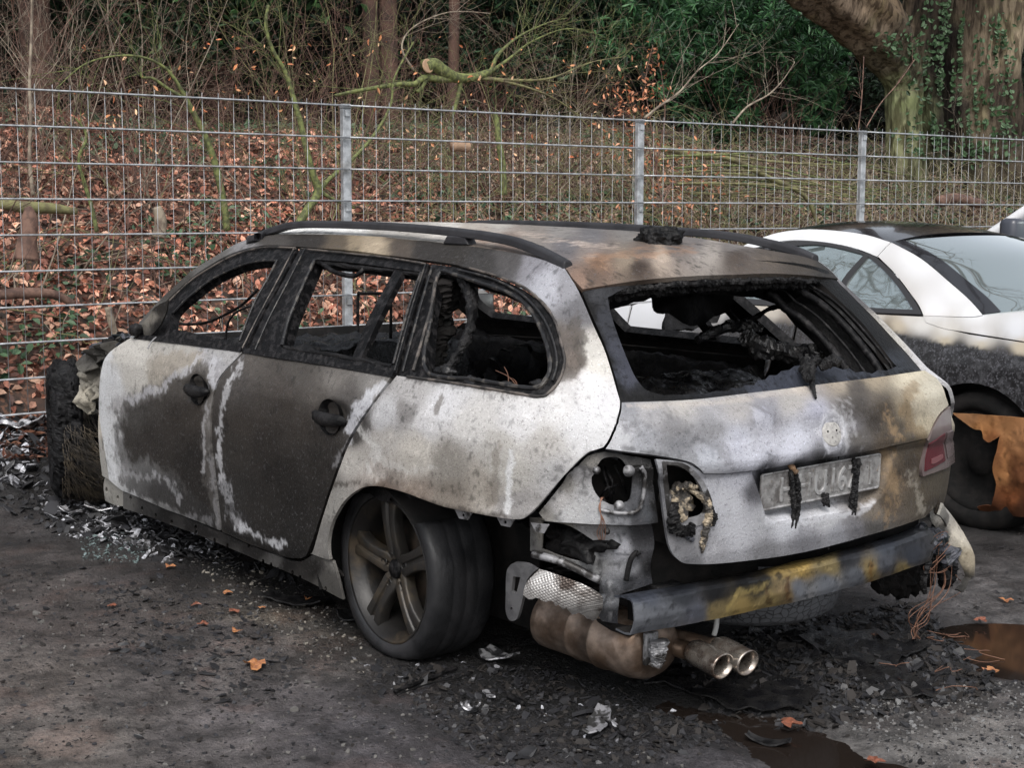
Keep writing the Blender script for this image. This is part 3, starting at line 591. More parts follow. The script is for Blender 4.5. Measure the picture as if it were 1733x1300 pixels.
# ------------------------------------------------------------------ tail of the car
tg_paint = Paint([
 (1060, 700, (150, 152, 160)), (1100, 695, (165, 165, 170)), (1050, 745, (186, 188, 196)), (1090, 750, (160, 163, 172)), (1140, 720, (142, 142, 148)), (1200, 725, (152, 153, 160)), (1150, 692, (178, 176, 176)), (1250, 690, (168, 166, 168)), (1250, 745, (196, 199, 214)), (1350, 740, (202, 205, 220)), (1200, 775, (176, 180, 192)), (1150, 760, (140, 142, 150)), (1170, 785, (150, 152, 160)),
 (1300, 700, (146, 147, 158)), (1340, 680, (170, 168, 168)), (1380, 700, (172, 174, 190)), (1340, 770, (205, 208, 224)), (1270, 785, (198, 201, 216)), (1420, 760, (150, 152, 162)), (1430, 700, (108, 104, 104)), (1450, 680, (96, 91, 88)), (1480, 715, (84, 77, 72)), (1450, 740, (118, 114, 112)), (1500, 690, (98, 88, 78)), (1500, 740, (110, 98, 86)), (1520, 720, (104, 94, 82)), (1530, 740, (120, 110, 98)),
 (1548, 680, (186, 178, 162)), (1578, 665, (196, 191, 178)), (1590, 690, (190, 184, 170)), (1560, 720, (178, 169, 150)), (1530, 690, (150, 138, 120)), (1350, 655, (186, 178, 172)), (1420, 648, (170, 160, 148)), (1480, 642, (168, 156, 138)), (1540, 638, (206, 198, 180)), (1450, 660, (110, 104, 100)),
 (1390, 720, (180, 182, 194)), (1440, 720, (130, 128, 134)),
 # lower
 (1200, 815, (178, 180, 190)), (1230, 840, (186, 188, 198)), (1250, 900, (188, 190, 200)), (1200, 935, (165, 166, 174)), (1165, 945, (140, 141, 148)), (1140, 910, (150, 151, 158)), (1300, 930, (150, 151, 158)), (1360, 920, (146, 147, 156)), (1420, 905, (160, 162, 172)), (1450, 895, (140, 140, 148)), (1480, 890, (120, 118, 118)), (1520, 800, (104, 92, 80)), (1500, 850, (112, 100, 88)), (1560, 840, (116, 106, 92)), (1580, 820, (112, 104, 92)),
 (1540, 780, (96, 86, 76)), (1555, 760, (110, 98, 84)), (1580, 850, (90, 82, 74)), (1330, 886, (200, 203, 214)), (1400, 876, (198, 200, 208)), (1300, 880, (176, 178, 186)), (1245, 815, (176, 178, 190)), (1275, 830, (110, 110, 118)), (1240, 860, (186, 188, 198)), (1500, 780, (150, 134, 116)), (1510, 820, (144, 128, 110)), (1480, 860, (150, 140, 130)), (1450, 780, (70, 66, 64)), (1350, 795, (46, 45, 50)), (1400, 785, (40, 38, 40)), (1290, 800, (54, 54, 62)),  # dark tones under the lip put the plate recess's shade into the colour
 (1115, 830, (120, 121, 128)), (1130, 900, (120, 121, 128)),
], strokes=[
 ([(1065, 690), (1160, 684), (1250, 676), (1350, 662)], 4, (186, 180, 176), 6, .6), ([(1545, 655), (1532, 690), (1540, 725), (1560, 738)], 8, (150, 128, 98), 10, .55), ([(1290, 705), (1300, 740), (1290, 780)], 14, (205, 208, 224), 18, .4),  # first stroke is a highlight painted along the top ledge
 ([(1407, 700), (1385, 730), (1407, 765), (1430, 735), (1407, 700)], 3, (212, 214, 226), 10, .6), ([(1420, 690), (1440, 760)], 8, (196, 198, 206), 26, .45), ([(1500, 700), (1518, 740)], 5, (190, 160, 122), 22, .5), ([(1505, 770), (1515, 830), (1500, 880)], 8, (178, 150, 116), 26, .5), ([(1540, 800), (1560, 860)], 7, (196, 192, 184), 24, .4),
 ([(1180, 745), (1230, 765), (1240, 785)], 5, (120, 120, 126), 16, .4), ([(1100, 715), (1060, 730)], 5, (110, 110, 118), 16, .4), ([(1300, 765), (1310, 772)], 5, (110, 112, 122), 9, .6),
 ([(1055, 760), (1120, 772), (1190, 796)], 3, (80, 80, 84), 8, .5), ([(1297, 884), (1360, 884), (1450, 866), (1478, 845)], 5, (210, 212, 222), 8, .7),
], gain=.80, warp=11, power=3.3, flake=.35)
lampc = (1407, 733)
recess = np.array([(1272, 797), (1284, 830), (1297, 874), (1310, 882), (1380, 874), (1470, 857), (1492, 838), (1512, 770), (1520, 745)])
def tg_disp(P):
    q = proj(P); z = P[:, 2]
    r = np.hypot((q[:, 0]-lampc[0])/18, (q[:, 1]-lampc[1])/31)
    d = -.004*(1-smooth(.85, 1.05, r))+.002*np.exp(-((r-1.1)/.1)**2)
    return d
def lo_disp(P):
    q = proj(P); d = seg_dist(q, recess)*np.where(inpoly(q, recess), 1, -1)
    return -.042*smooth(-2, 10, d)+.004*fbm(P*5, 2, 2)
up_pts = [(1052, 684, 1), (1156, 680), (1235, 672), (1352, 656), (1470, 642), (1562, 629, 1), (1580, 643), (1594, 663), (1603, 686, 1), (1584, 706), (1568, 741, 1), (1431, 769), (1254, 797), (1190, 800, 1), (1180, 790), (1162, 781), (1122, 773), (1061, 765), (1025, 760, 1), (1036, 742), (1050, 703)]
tail = two(panel('tailgate', SK, up_pts, paint=tg_paint, parent=car, thick=.02, disp=tg_disp, step=.0062, buckle=.004, off=.004))
lo_pts = [(1192, 804, 1), (1254, 801), (1431, 773), (1567, 745, 1), (1557, 790), (1556, 808, 1), (1595, 796, 1), (1592, 833), (1584, 857), (1566, 876, 1), (1485, 902), (1364, 934), (1243, 952), (1170, 955), (1146, 946), (1132, 922), (1122, 861), (1115, 801), (1110, 777, 1), (1162, 784)]
hole = [(1123, 784, 1), (1154, 788), (1180, 808), (1197, 841), (1199, 868), (1186, 880), (1160, 884), (1134, 876, 1), (1128, 830)]
lower = two(panel('tailgate_lower_skin', SK, lo_pts, [hole], paint=tg_paint, parent=tail, thick=.012, disp=lo_disp, step=.0062, buckle=.004, off=.0))
panel('lamp_opening_rim', SK, [(1120, 781, 1), (1156, 785), (1184, 806), (1202, 841), (1206, 868), (1192, 886), (1160, 890), (1130, 880, 1), (1124, 830)], [[(1127, 787, 1), (1153, 791), (1177, 811), (1192, 842), (1193, 866), (1182, 875), (1160, 878), (1139, 871, 1), (1132, 830)]], material=M['metal'], parent=lower, off=.004, thick=.015, step=.01)
panel('inner_tail_panel', SK, [(1060, 700, 1), (1570, 650, 1), (1585, 860, 1), (1250, 945), (1130, 930, 1), (1105, 780)], material=M['soot'], parent=car, off=-.10, step=.06, thick=.01)
# badge disc
q = SK.inv(SK.cast(*lampc)); bc = SK.P(q[0], q[1]); bn = SK.normal(q[0], q[1])
b = MB(); b.lathe([(0, .0035), (.037, .0035), (.041, .001), (.041, -.004)], bc, bn, 40)
bd = b.build('badge_disc', mat('chalky_badge_disc', (.40, .39, .37), rough=.7, c2=(.30, .29, .28), nscale=60, flecks=[(120, .6, .66, (.05, .05, .05), .8, 'MIX')]), tail)
for s_ in (-1, 1):
    MB().lathe([(0, .0045), (.0028, .0045), (.003, .003)], bc+np.array([0, -s_*.019, .006]), bn, 10).build('badge_pin_hole', M['soot'], bd)

# --- tailgate window frame
gf_paint = Paint([(1000, 490, (66, 68, 76)), (1020, 540, (80, 83, 94)), (1040, 590, (92, 96, 112)), (1060, 640, (96, 100, 118)), (1075, 670, (40, 41, 46)), (1040, 660, (22, 22, 24)), (1000, 520, (30, 30, 33)), (1020, 600, (22, 22, 24)), (1010, 495, (88, 90, 98)), (1120, 672, (30, 31, 34)),
  (1200, 668, (64, 68, 80)), (1280, 660, (92, 98, 116)), (1340, 640, (84, 90, 108)), (1400, 640, (78, 84, 100)), (1450, 632, (88, 94, 110)), (1520, 625, (80, 86, 98)), (1556, 622, (76, 80, 90)), (1500, 570, (20, 20, 21)), (1450, 500, (18, 18, 18)), (1410, 470, (20, 19, 18)), (1300, 450, (15, 14, 14)), (1150, 455, (20, 19, 18)), (1080, 470, (60, 60, 64)), (1200, 672, (24, 24, 26)), (1250, 668, (60, 64, 76)), (1560, 600, (26, 26, 26))],
  strokes=[([(985, 495), (1010, 560), (1034, 640), (1050, 680)], 9, (14, 14, 15), 13, .9), ([(1060, 676), (1160, 676), (1235, 668)], 3, (14, 14, 15), 8, .85), ([(1255, 668), (1352, 655), (1470, 640), (1560, 627)], 1.5, (12, 12, 13), 3, .9)], gain=.62, warp=9)
gl_out = [(984, 486, 1), (1000, 479), (1117, 454), (1235, 440), (1350, 444), (1413, 456, 1), (1450, 490), (1509, 549), (1552, 611), (1566, 627, 1), (1470, 640), (1352, 655), (1235, 671), (1156, 679), (1052, 682, 1), (1044, 640), (1025, 580), (1003, 530)]
jag = [(1093, 655), (1104, 660), (1125, 665), (1160, 664), (1195, 663), (1215, 658), (1235, 659), (1240, 653), (1258, 653), (1264, 648), (1280, 648), (1286, 640), (1300, 638), (1306, 631), (1318, 631), (1326, 624), (1340, 622), (1348, 616), (1372, 612), (1400, 612), (1414, 616), (1430, 622), (1441, 620), (1452, 627), (1466, 625), (1480, 629), (1490, 623), (1505, 624), (1520, 617), (1528, 618)]
gl_in = [(1030, 498, 1), (1036, 529), (1052, 576), (1075, 631), (1093, 655, 1)]+[(u, v, 1) for u, v in jag[1:]]+[(1516, 611), (1468, 548), (1420, 500), (1396, 478), (1376, 468, 1), (1235, 464), (1156, 468), (1078, 480)]
two(panel('tailgate_window_frame', SK, gl_out, [gl_in], paint=gf_paint, material=mat('blistered_frame', attr=True, rough=.6, spec=.22, bump=1.6, bscale=60, flecks=[(45, .52, .60, (.25, .25, .25), .7, 'MULTIPLY')]), parent=tail, thick=.03, off=-.012, step=.010, buckle=.003), 1)
# inward return of the right hand pillar: ribs of seal, and boot aperture
def skin_curve(pts, off=0., n=6, sk=SK):
    c = catmull(pts, n); e = sk.px(c); return sk.P(e[:, 0], e[:, 1])+sk.normal(e[:, 0], e[:, 1])*off
b = MB()
for k, (o_, r_) in enumerate([(-.022, .005), (-.05, .013), (-.085, .005), (-.12, .014)]):
    sh_ = -7*k
    b.tube(skin_curve([(1362+sh_, 468), (1416+sh_, 499), (1464+sh_, 546), (1514+sh_*1.2, 608), (1522+sh_*1.2, 636)], o_), r_, 8)
b.V = [v+fbm(v*60, 3, 4, .7)[:, None]*.008 for v in b.V]; b.build('seal_rib', M['trim'], tail)
aper = [(1078, 480), (1156, 468), (1235, 463), (1360, 468), (1418, 500), (1468, 552), (1514, 608), (1520, 650), (1440, 672), (1300, 690), (1120, 690), (1085, 660), (1052, 580), (1034, 520), (1040, 492)]
c = catmull(aper, 5, closed=True); e = SK.px(c); A0 = SK.P(e[:, 0], e[:, 1]); Nn = SK.normal(e[:, 0], e[:, 1]); cen = A0.mean(0)
rad = (A0-cen); rad[:, 0] *= .3; rad /= np.linalg.norm(rad, axis=1)[:, None]
V = np.concatenate([A0-Nn*.03+rad*.0, A0-Nn*.05+rad*.03, A0-Nn*.10+rad*.04, A0-Nn*.16+rad*.01, A0-Nn*.19+rad*.03]); m = len(c)
V += fbm(V*30, 6, 3)[:, None]*.012
F = [(i*m+k, i*m+(k+1) % m, (i+1)*m+(k+1) % m, (i+1)*m+k) for i in range(4) for k in range(m)]
solid(mesh('boot_aperture', V, F, M['char'], car), .01)

# --- tail lamp remnants
def gnarl(P, R, seed=1, amp=.5, n=10, fr=40, mt=None, name='lump', parent=None, res=5):
    P = catmull(P, res); R = np.interp(np.linspace(0, 1, len(P)), np.linspace(0, 1, len(R)), R)
    P = catmull(P, 3); R = np.repeat(R, 3)[:len(P)] if len(R)*3 >= len(P) else np.interp(np.linspace(0, 1, len(P)), np.linspace(0, 1, len(R)), R); n += 6
    b = MB().tube(P, R, n); V = b.V[0]; c = np.repeat(P, n, 0); k = 1+amp*2.6*fbm(V*fr, seed, 6, .72)
    b.V[0] = c+(V-c)*k[:, None]; return b.build(name, mt or M['char'], parent, False)
ash = mat('melted_lamp_ash', (.34, .28, .20), rough=.6, c2=(.04, .036, .032), nscale=32, thr=(.42, .55), namp=.4, bump=1.5, bscale=80)
def sk3(u, v, off): e = SK.inv(SK.cast(u, v)); return SK.P(e[0], e[1])+SK.normal(e[0], e[1])*off
def blob(name, c, r, mt, parent, seed=1, amp=.7, fr=30, sub=4, stuff=False):
    bm = bmesh.new(); bmesh.ops.create_icosphere(bm, subdivisions=sub, radius=1)
    V = np.array([v.co[:] for v in bm.verts]); F = [[v.index for v in f.verts] for f in bm.faces]; bm.free()
    r = np.broadcast_to(np.array(r, float), (3,)); W = np.array(c)+V*r
    W = np.array(c)+V*r*(1+amp*2*fbm(W*fr, seed, 5, .6))[:, None]
    return mesh(name, W, F, mt, parent)
ml = blob('melted_lamp', sk3(1162, 858, -.035), (.03, .045, .05), ash, lower, 5, 1.3, 42)
gnarl([sk3(1168, 828, -.02), sk3(1184, 838, -.005), sk3(1196, 852, .006), sk3(1195, 880, .008), sk3(1188, 915, .008), sk3(1186, 936, .006)], [.006, .009, .010, .011, .009, .003], 4, .9, 9, 90, ash, 'melted_drip', ml)
gnarl([sk3(1140, 850, 0), sk3(1137, 875, .008), sk3(1145, 895, .008), sk3(1160, 898, .008), sk3(1170, 885, .006)], [.012, .016, .018, .016, .008], 8, .9, 9, 70, M['char'], 'melted_drip', ml)
gnarl([sk3(1198, 858, .0), sk3(1205, 872, .004), sk3(1204, 890, .004)], [.010, .012, .006], 9, .9, 9, 70, M['char'], 'melted_drip', ml)
gnarl([sk3(1150, 832, -.02), sk3(1165, 822, -.01), sk3(1182, 828, -.01)], [.008, .010, .006], 2, .9, 9, 90, ash, 'melted_drip', ml)
gnarl([sk3(1150, 895, .004), sk3(1163, 905, .004), sk3(1172, 915, .003)], [.006, .010, .004], 2, .9, 9, 90, M['blister'], 'melted_drip', ml)

# --- surviving right tail light
tlred = bpy.data.materials.new('red_lamp_glass'); tlred.use_nodes = True; pb = tlred.node_tree.nodes['Principled BSDF']; pb.inputs['Base Color'].default_value = (.085, .012, .017, 1); pb.inputs['Roughness'].default_value = .22; pb.inputs['Coat Weight'].default_value = .5
tlgrey = mat('smoked_lamp_glass', (.13, .105, .10), rough=.25, coat=.5, c2=(.12, .09, .09), nscale=14)
tl = panel('tail_light', SK, [(1603, 688, 1), (1606, 720), (1609, 750), (1611, 782, 1), (1594, 793), (1558, 806, 1), (1556, 790), (1563, 760), (1570, 738), (1586, 706)], material=tlgrey, parent=car, off=.010, thick=.03, step=.012)
panel('red_lens', SK, [(1568, 748, 1), (1594, 732, 1), (1594, 779, 1), (1577, 789), (1560, 797, 1), (1562, 770)], material=tlred, parent=tl, off=.013, thick=.008, step=.012)
panel('red_lens', SK, [(1597, 731, 1), (1607, 727, 1), (1609, 765, 1), (1598, 776, 1)], material=tlgrey, parent=tl, off=.013, thick=.008, step=.012)
panel('reverse_lens', SK, [(1570, 776, 1), (1588, 768, 1), (1588, 775), (1576, 783), (1570, 784, 1)], material=mat('clear_lens', (.17, .07, .075), rough=.3), parent=tl, off=.016, thick=.006, step=.012)
# right rear flank of the body behind the lamp
rf = panel('body_side', SK, [(1566, 628, 1), (1585, 640), (1598, 660), (1604, 686, 1), (1611, 782, 1), (1604, 830), (1592, 872), (1586, 870, 1), (1596, 800, 1), (1603, 700), (1585, 660)], paint=tg_paint, parent=car, thick=.01, off=-.002, step=.012)

# --- licence plate
pm = mat('scorched_plate', (.36, .355, .35), rough=.38, metal=.45, c2=(.16, .15, .145), nscale=22, thr=(.42, .66), namp=.25, flecks=[(70, .60, .68, (.03, .028, .026), .8, 'MIX'), (26, .62, .72, (.26, .17, .10), .5, 'MIX')], bump=.25, bscale=90)
pc = [sk3(u, v, -.012) for u, v in [(1291, 804), (1488, 767), (1492, 832), (1299, 867)]]
ex = (pc[1]-pc[0]+pc[2]-pc[3])/2; cen = sum(pc)/4; ex /= np.linalg.norm(ex)
ez = (pc[0]-pc[3]+pc[1]-pc[2])/2; ez = ez-ex*(ez@ex); ez /= np.linalg.norm(ez); en = np.cross(ex, ez)
if en[0] > 0: en = -en
PW, PH = .26, .055
def plate_pt(a, b_, d=0.): return cen+ex*a*PW+ez*b_*PH+en*(d+.004*math.sin(a*3)*0)
def rrect(w, h, r, n=6):
    o = []
    for cx_, cy_, a0 in ((w-r, h-r, 0), (-w+r, h-r, 90), (-w+r, -h+r, 180), (w-r, -h+r, 270)):
        for k in range(n+1):
            a = math.radians(a0+90*k/n); o.append((cx_+r*math.cos(a), cy_+r*math.sin(a)))
    return o
def ring_stack(levels, closed_cap=True):
    V = []; m = len(levels[0][0])
    for pts, d in levels:
        for x, y in pts: V.append(cen+ex*x+ez*y+en*d)
    F = [(i*m+k, i*m+(k+1) % m, (i+1)*m+(k+1) % m, (i+1)*m+k) for i in range(len(levels)-1) for k in range(m)]
    F.append(tuple((len(levels)-1)*m+k for k in range(m))); return V, F
V, F = ring_stack([(rrect(PW, PH, .010), -.002), (rrect(PW, PH, .010), .004), (rrect(PW-.003, PH-.003, .009), .0052), (rrect(PW-.006, PH-.006, .008), .0035), (rrect(PW-.0075, PH-.0075, .008), .0025)])
plate = MB().add(V, F).build('licence_plate', pm, tail, False)
pm2 = mat('plate_emboss', (.50, .50, .50), rough=.34, metal=.5, c2=(.22, .21, .20), nscale=30, thr=(.45, .66))
for ch, a in (('H', -.60), ('H', -.31), ('U', -.04), ('1', .17), ('6', .33), ('7', .50), ('1', .82)):
    cu = bpy.data.curves.new('txt', 'FONT'); cu.body = ch; cu.size = .102; cu.extrude = .0013; cu.bevel_depth = .0014; cu.bevel_resolution = 1; cu.align_x = 'CENTER'
    to = bpy.data.objects.new('txt', cu); COLL.objects.link(to); bpy.context.view_layer.update()
    me = bpy.data.meshes.new_from_object(to.evaluated_get(bpy.context.evaluated_depsgraph_get())); bpy.data.objects.remove(to)
    Vt = np.array([v.co[:] for v in me.vertices]); Ft = [tuple(p.vertices) for p in me.polygons]
    Vt = cen+np.outer(Vt[:, 0]*.82+a*PW, ex)+np.outer(Vt[:, 1]-.036, ez)+np.outer(Vt[:, 2]+.0035, en)
    mesh('plate_character', Vt, Ft, pm2, plate, False)
for u, vs, rr in ((1343, (792, 815, 838, 862, 895), [.004, .008, .009, .008, .003]), (1445, (776, 800, 825, 850, 872), [.007, .008, .007, .009, .005]), (1397, (835, 848, 858), [.004, .008, .003])):
    for j in range(2): gnarl([sk3(u+j*5+3*math.sin(v*.3+j), v, -.004+.002*j) for v in vs], rr, 5+j+u, 1.0, 10, 90, M['char'], 'melted_drip', plate)
gnarl([sk3(1340, 788, -.01), sk3(1347, 800, -.002)], [.009, .010], 3, .5, 8, 60, mat('scorched_plastic', (.22, .13, .07), rough=.6, c2=(.08, .05, .03), nscale=40), 'plate_lamp_remnant', tail)

# --- left rear corner of the shell: bare metal with lamp opening
cr_paint = Paint([(940, 850, (176, 175, 178)), (985, 800, (160, 160, 165)), (990, 840, (176, 177, 182)), (960, 875, (186, 187, 192)), (1000, 880, (176, 178, 184)), (1050, 885, (140, 142, 150)), (1080, 880, (90, 91, 98)), (1085, 840, (110, 112, 120)), (1095, 800, (60, 60, 62)), (1110, 860, (28, 28, 30)), (1075, 775, (90, 90, 92)), (1000, 775, (140, 138, 136)), (1040, 770, (96, 95, 96)), (1105, 900, (60, 60, 64)), (920, 875, (150, 148, 146)), (1118, 900, (20, 20, 21)), (1100, 820, (38, 38, 40)), (950, 820, (150, 148, 146)), (1090, 870, (100, 104, 112))], gain=.8)
cr = panel('corner_panel', SK, [(996, 768, 1), (1010, 764), (1024, 762, 1), (1062, 768), (1108, 776, 1), (1114, 830), (1122, 890, 1), (1080, 894), (1020, 893), (960, 890), (915, 886, 1), (902, 872, 1), (940, 828), (974, 788)],
   [[(1021, 775), (1040, 772), (1054, 776), (1064, 788), (1073, 797), (1075, 820), (1071, 849), (1058, 856), (1041, 860), (1020, 852), (1006, 838), (999, 818), (1010, 806), (1006, 795), (1012, 784)]], paint=cr_paint, parent=car, off=-.03, thick=.006, step=.010, buckle=.006, disp=lambda P: .008*fbm(P*9, 3, 2))
two(cr)
panel('lamp_cavity', SK, [(985, 762, 1), (1100, 772, 1), (1110, 880, 1), (985, 876, 1)], material=M['soot'], parent=cr, off=-.14, thick=.01, step=.05)
b = MB(); c_ = skin_curve([(1014, 866), (1045, 872), (1080, 870), (1092, 850), (1096, 815), (1088, 790)], -.024); b.tube(c_, .006, 8); b.build('lamp_flange', M['metal'], cr)
for u, v, r_ in ((1008, 801, .011), (1068, 803, .016), (1051, 861, .015), (1028, 905, .009)):
    e = SK.inv(SK.cast(u, v)); n_ = SK.normal(e[0], e[1]); p_ = SK.P(e[0], e[1])-n_*.034
    MB().lathe([(0, .014), (r_*.55, .014), (r_*.6, .009), (r_, .008), (r_, 0)], p_, n_, 18).build('bolt', M['metal'], cr)
for k in range(4):       # bare wires hanging from the lamp opening
    gp = [sk3(1017+k*1.5, 846, -.03), sk3(1016-k, 862, -.018), sk3(1017+k*2, 885, -.012), sk3(1010+k*5, 905, -.02), sk3(1014+k*3, 918, -.02)]
    MB().tube(catmull(gp, 5), .0012, 5).build('wire', M['copper'], cr)
inner_bits = MB()
for k in range(9):
    a = sk3(RNG.uniform(1000, 1080), RNG.uniform(780, 870), -.09); d = sk3(RNG.uniform(1000, 1080), RNG.uniform(780, 870), -.11); inner_bits.tube([a, (a+d)/2+RNG.uniform(-.01, .01, 3), d], .004, 5)
inner_bits.build('charred_wiring', M['trim'], cr)

# lower corner: recessed frame with rectangular vent opening, column down to the beam
lc_paint = Paint([(880, 900, (120, 120, 122)), (870, 940, (110, 110, 112)), (940, 890, (150, 146, 140)), (1000, 905, (150, 150, 154)), (1010, 950, (150, 151, 155)), (950, 985, (96, 96, 98)), (1025, 930, (150, 152, 158)), (1050, 930, (176, 178, 188)), (1060, 960, (170, 172, 180)), (1075, 990, (96, 98, 106)), (1040, 1010, (150, 153, 162)), (1040, 1050, (66, 68, 76)), (1090, 930, (96, 97, 104)), (1105, 960, (40, 40, 44)), (1110, 990, (90, 92, 100)), (1085, 910, (80, 80, 86)), (1030, 1070, (60, 60, 66)), (1060, 1000, (110, 112, 120))],
   strokes=[([(1015, 900), (1020, 1050)], 2, (60, 60, 64), 4, .6), ([(1032, 900), (1034, 1040)], 1.5, (190, 192, 198), 4, .5), ([(1020, 1000), (1050, 1010), (1070, 990)], 5, (40, 41, 46), 16, .6)], gain=.8, warp=7)
lc = panel('corner_panel', SK, [(866, 886, 1), (905, 888), (960, 893), (1024, 896), (1082, 897), (1120, 892, 1), (1128, 930), (1120, 975), (1125, 1010, 1), (1062, 1030, 1), (1060, 1070, 1), (1020, 1066, 1), (1018, 1000, 1), (950, 978), (884, 950, 1), (868, 944, 1)],
   [[(890, 892, 1), (950, 904), (1002, 929, 1), (1002, 978, 1), (945, 962), (890, 942, 1)]], paint=lc_paint, parent=car, off=-.075, thick=.006, step=.010, buckle=.01, disp=lambda P: .016*fbm(P*7, 13, 3))
two(lc)
panel('vent_cavity', SK, [(872, 880, 1), (1025, 900, 1), (1025, 1000, 1), (872, 960, 1)], material=M['soot'], parent=lc, off=-.20, thick=.01, step=.04)
blob('charred_trim_debris', sk3(950, 940, -.15), (.12, .05, .04), M['char'], lc, 7, 1.2, 30)
c_ = skin_curve([(880, 948), (940, 966), (1018, 1000)], -.06); MB().tube(c_, [.012]*len(c_), 8).build('corner_flange', M['metal'], lc)
c_ = skin_curve([(908, 886), (960, 890), (1020, 894), (1082, 895)], -.045); MB().tube(c_, [.006]*len(c_), 8).build('corner_flange', M['metal'], lc)
c_ = skin_curve([(1095, 945), (1078, 965), (1070, 1000)], -.06); MB().tube(c_, [.008]*len(c_), 8).build('corner_flange', M['char'], lc)
# small clip tabs along the quarter edge
for u, v in ((779, 870), (851, 882), (910, 893)):
    tb = panel('clip_tab', SK, [(u-16, v-6, 1), (u+16, v-3, 1), (u+7, v+12, 1), (u-8, v+9, 1)], [ell(u-1, v+4, 2.5, 3)], material=M['metal'], parent=body, off=-.012, thick=.004, step=.012)

# --- heat shield foil
foil = bpy.data.materials.new('embossed_foil'); foil.use_nodes = True; fn = foil.node_tree; fb = fn.nodes['Principled BSDF']; fb.inputs['Metallic'].default_value = .75; fb.inputs['Roughness'].default_value = .38
at = fn.nodes.new('ShaderNodeTexCoord'); mp_ = fn.nodes.new('ShaderNodeMapping'); mp_.inputs['Rotation'].default_value = (.5, .9, .6); vo = fn.nodes.new('ShaderNodeTexVoronoi'); vo.inputs['Scale'].default_value = 150; vo.inputs['Randomness'].default_value = .12
fn.links.new(at.outputs['Object'], mp_.inputs[0]); fn.links.new(mp_.outputs[0], vo.inputs['Vector']); bp = fn.nodes.new('ShaderNodeBump'); bp.inputs['Strength'].default_value = .8; bp.inputs['Distance'].default_value = .003; fn.links.new(vo.outputs['Distance'], bp.inputs['Height']); fn.links.new(bp.outputs[0], fb.inputs['Normal'])
no = fn.nodes.new('ShaderNodeTexNoise'); no.inputs['Scale'].default_value = 14; no.inputs['Detail'].default_value = 6; cr_ = fn.nodes.new('ShaderNodeValToRGB'); cr_.color_ramp.elements[0].position = .40; cr_.color_ramp.elements[0].color = (.10, .08, .07, 1); cr_.color_ramp.elements[1].position = .58; cr_.color_ramp.elements[1].color = (.62, .60, .58, 1)
fn.links.new(at.outputs['Object'], no.inputs['Vector']); fn.links.new(no.outputs[0], cr_.inputs[0]); fn.links.new(cr_.outputs[0], fb.inputs['Base Color'])
def zig(a, b_, n, amp, seed):
    r = np.random.default_rng(seed); out = []
    for k in range(n):
        t = k/n; out.append((a[0]+(b_[0]-a[0])*t+r.uniform(-2, 2), a[1]+(b_[1]-a[1])*t+r.uniform(-amp, amp), 1))
    return out
panel('heat_shield', SK, [(901, 970, 1), (950, 984), (1010, 1008), (1022, 1020, 1), (1022, 1040, 1), (1012, 1064, 1), (1004, 1066, 1)]+zig((1000, 1058), (960, 1046), 7, 5, 1)+zig((960, 1044), (925, 1022), 6, 5, 2)+zig((925, 1024), (882, 1016), 7, 5, 3)+[(879, 1010, 1), (884, 990)],
   material=foil, parent=car, off=-.05, thick=.003, step=.010, buckle=.006, disp=lambda P: .02*fbm(P*12, 5, 3)+.03*np.sin((P[:, 2]-.3)*18))
# bumper bracket
br = panel('bumper_bracket', SK, [(859, 957, 1), (880, 960), (898, 970, 1), (888, 978), (880, 990), (874, 1015), (866, 1046), (860, 1055), (850, 1055), (843, 1040), (843, 1010), (844, 975), (850, 962)], [[(856, 980, 1), (869, 982, 1), (862, 1010, 1), (853, 1006, 1)], ell(853, 1036, 2, 3)], material=mat('dark_bracket', (.085, .085, .09), rough=.45, metal=.4, c2=(.14, .14, .145), nscale=18, bump=.2, bscale=90), parent=car, off=-.03, thick=.012, step=.012)

# --- bumper beam (bowed box section)
beam_m = mat('scorched_beam', attr=True, rough=.42, metal=.25, spec=.5, bump=.25, bscale=60, flecks=[(28, .54, .66, (.35, .35, .37), .6, 'MULTIPLY'), (70, .58, .66, (1.5, 1.5, 1.55), .5, 'MULTIPLY')], rvar=.1, nscale=10)
beam_paint = Paint([(1080, 1045, (128, 132, 142)), (1140, 1040, (118, 122, 132)), (1180, 1035, (108, 112, 126)), (1215, 1035, (150, 134, 96)), (1260, 1025, (172, 150, 98)), (1300, 1015, (164, 146, 102)), (1330, 1005, (150, 130, 96)), (1350, 1000, (134, 139, 150)), (1400, 990, (130, 135, 146)), (1450, 975, (120, 125, 136)), (1475, 965, (160, 140, 96)), (1500, 955, (104, 108, 120)), (1530, 965, (150, 132, 88)), (1540, 940, (84, 90, 104)),
   (1080, 1012, (90, 96, 112)), (1150, 1005, (60, 64, 74)), (1210, 1000, (40, 42, 48)), (1260, 985, (30, 30, 34)), (1330, 970, (170, 146, 92)), (1400, 958, (160, 144, 104)), (1440, 945, (64, 66, 74)), (1500, 930, (88, 94, 108)), (1290, 992, (40, 38, 36)), (1350, 960, (176, 150, 92))],
   strokes=[([(1300, 990), (1302, 1020)], 3, (90, 66, 44), 6, .6), ([(1335, 982), (1332, 1012)], 3, (120, 84, 50), 6, .7), ([(1475, 955), (1478, 985)], 3, (150, 112, 60), 6, .7), ([(1225, 1042), (1250, 1000), (1300, 990)], 5, (186, 166, 108), 8, .6), ([(1260, 990), (1320, 980)], 4, (26, 24, 22), 10, .7)], gain=.74, warp=15)
V = []; NBm = 60
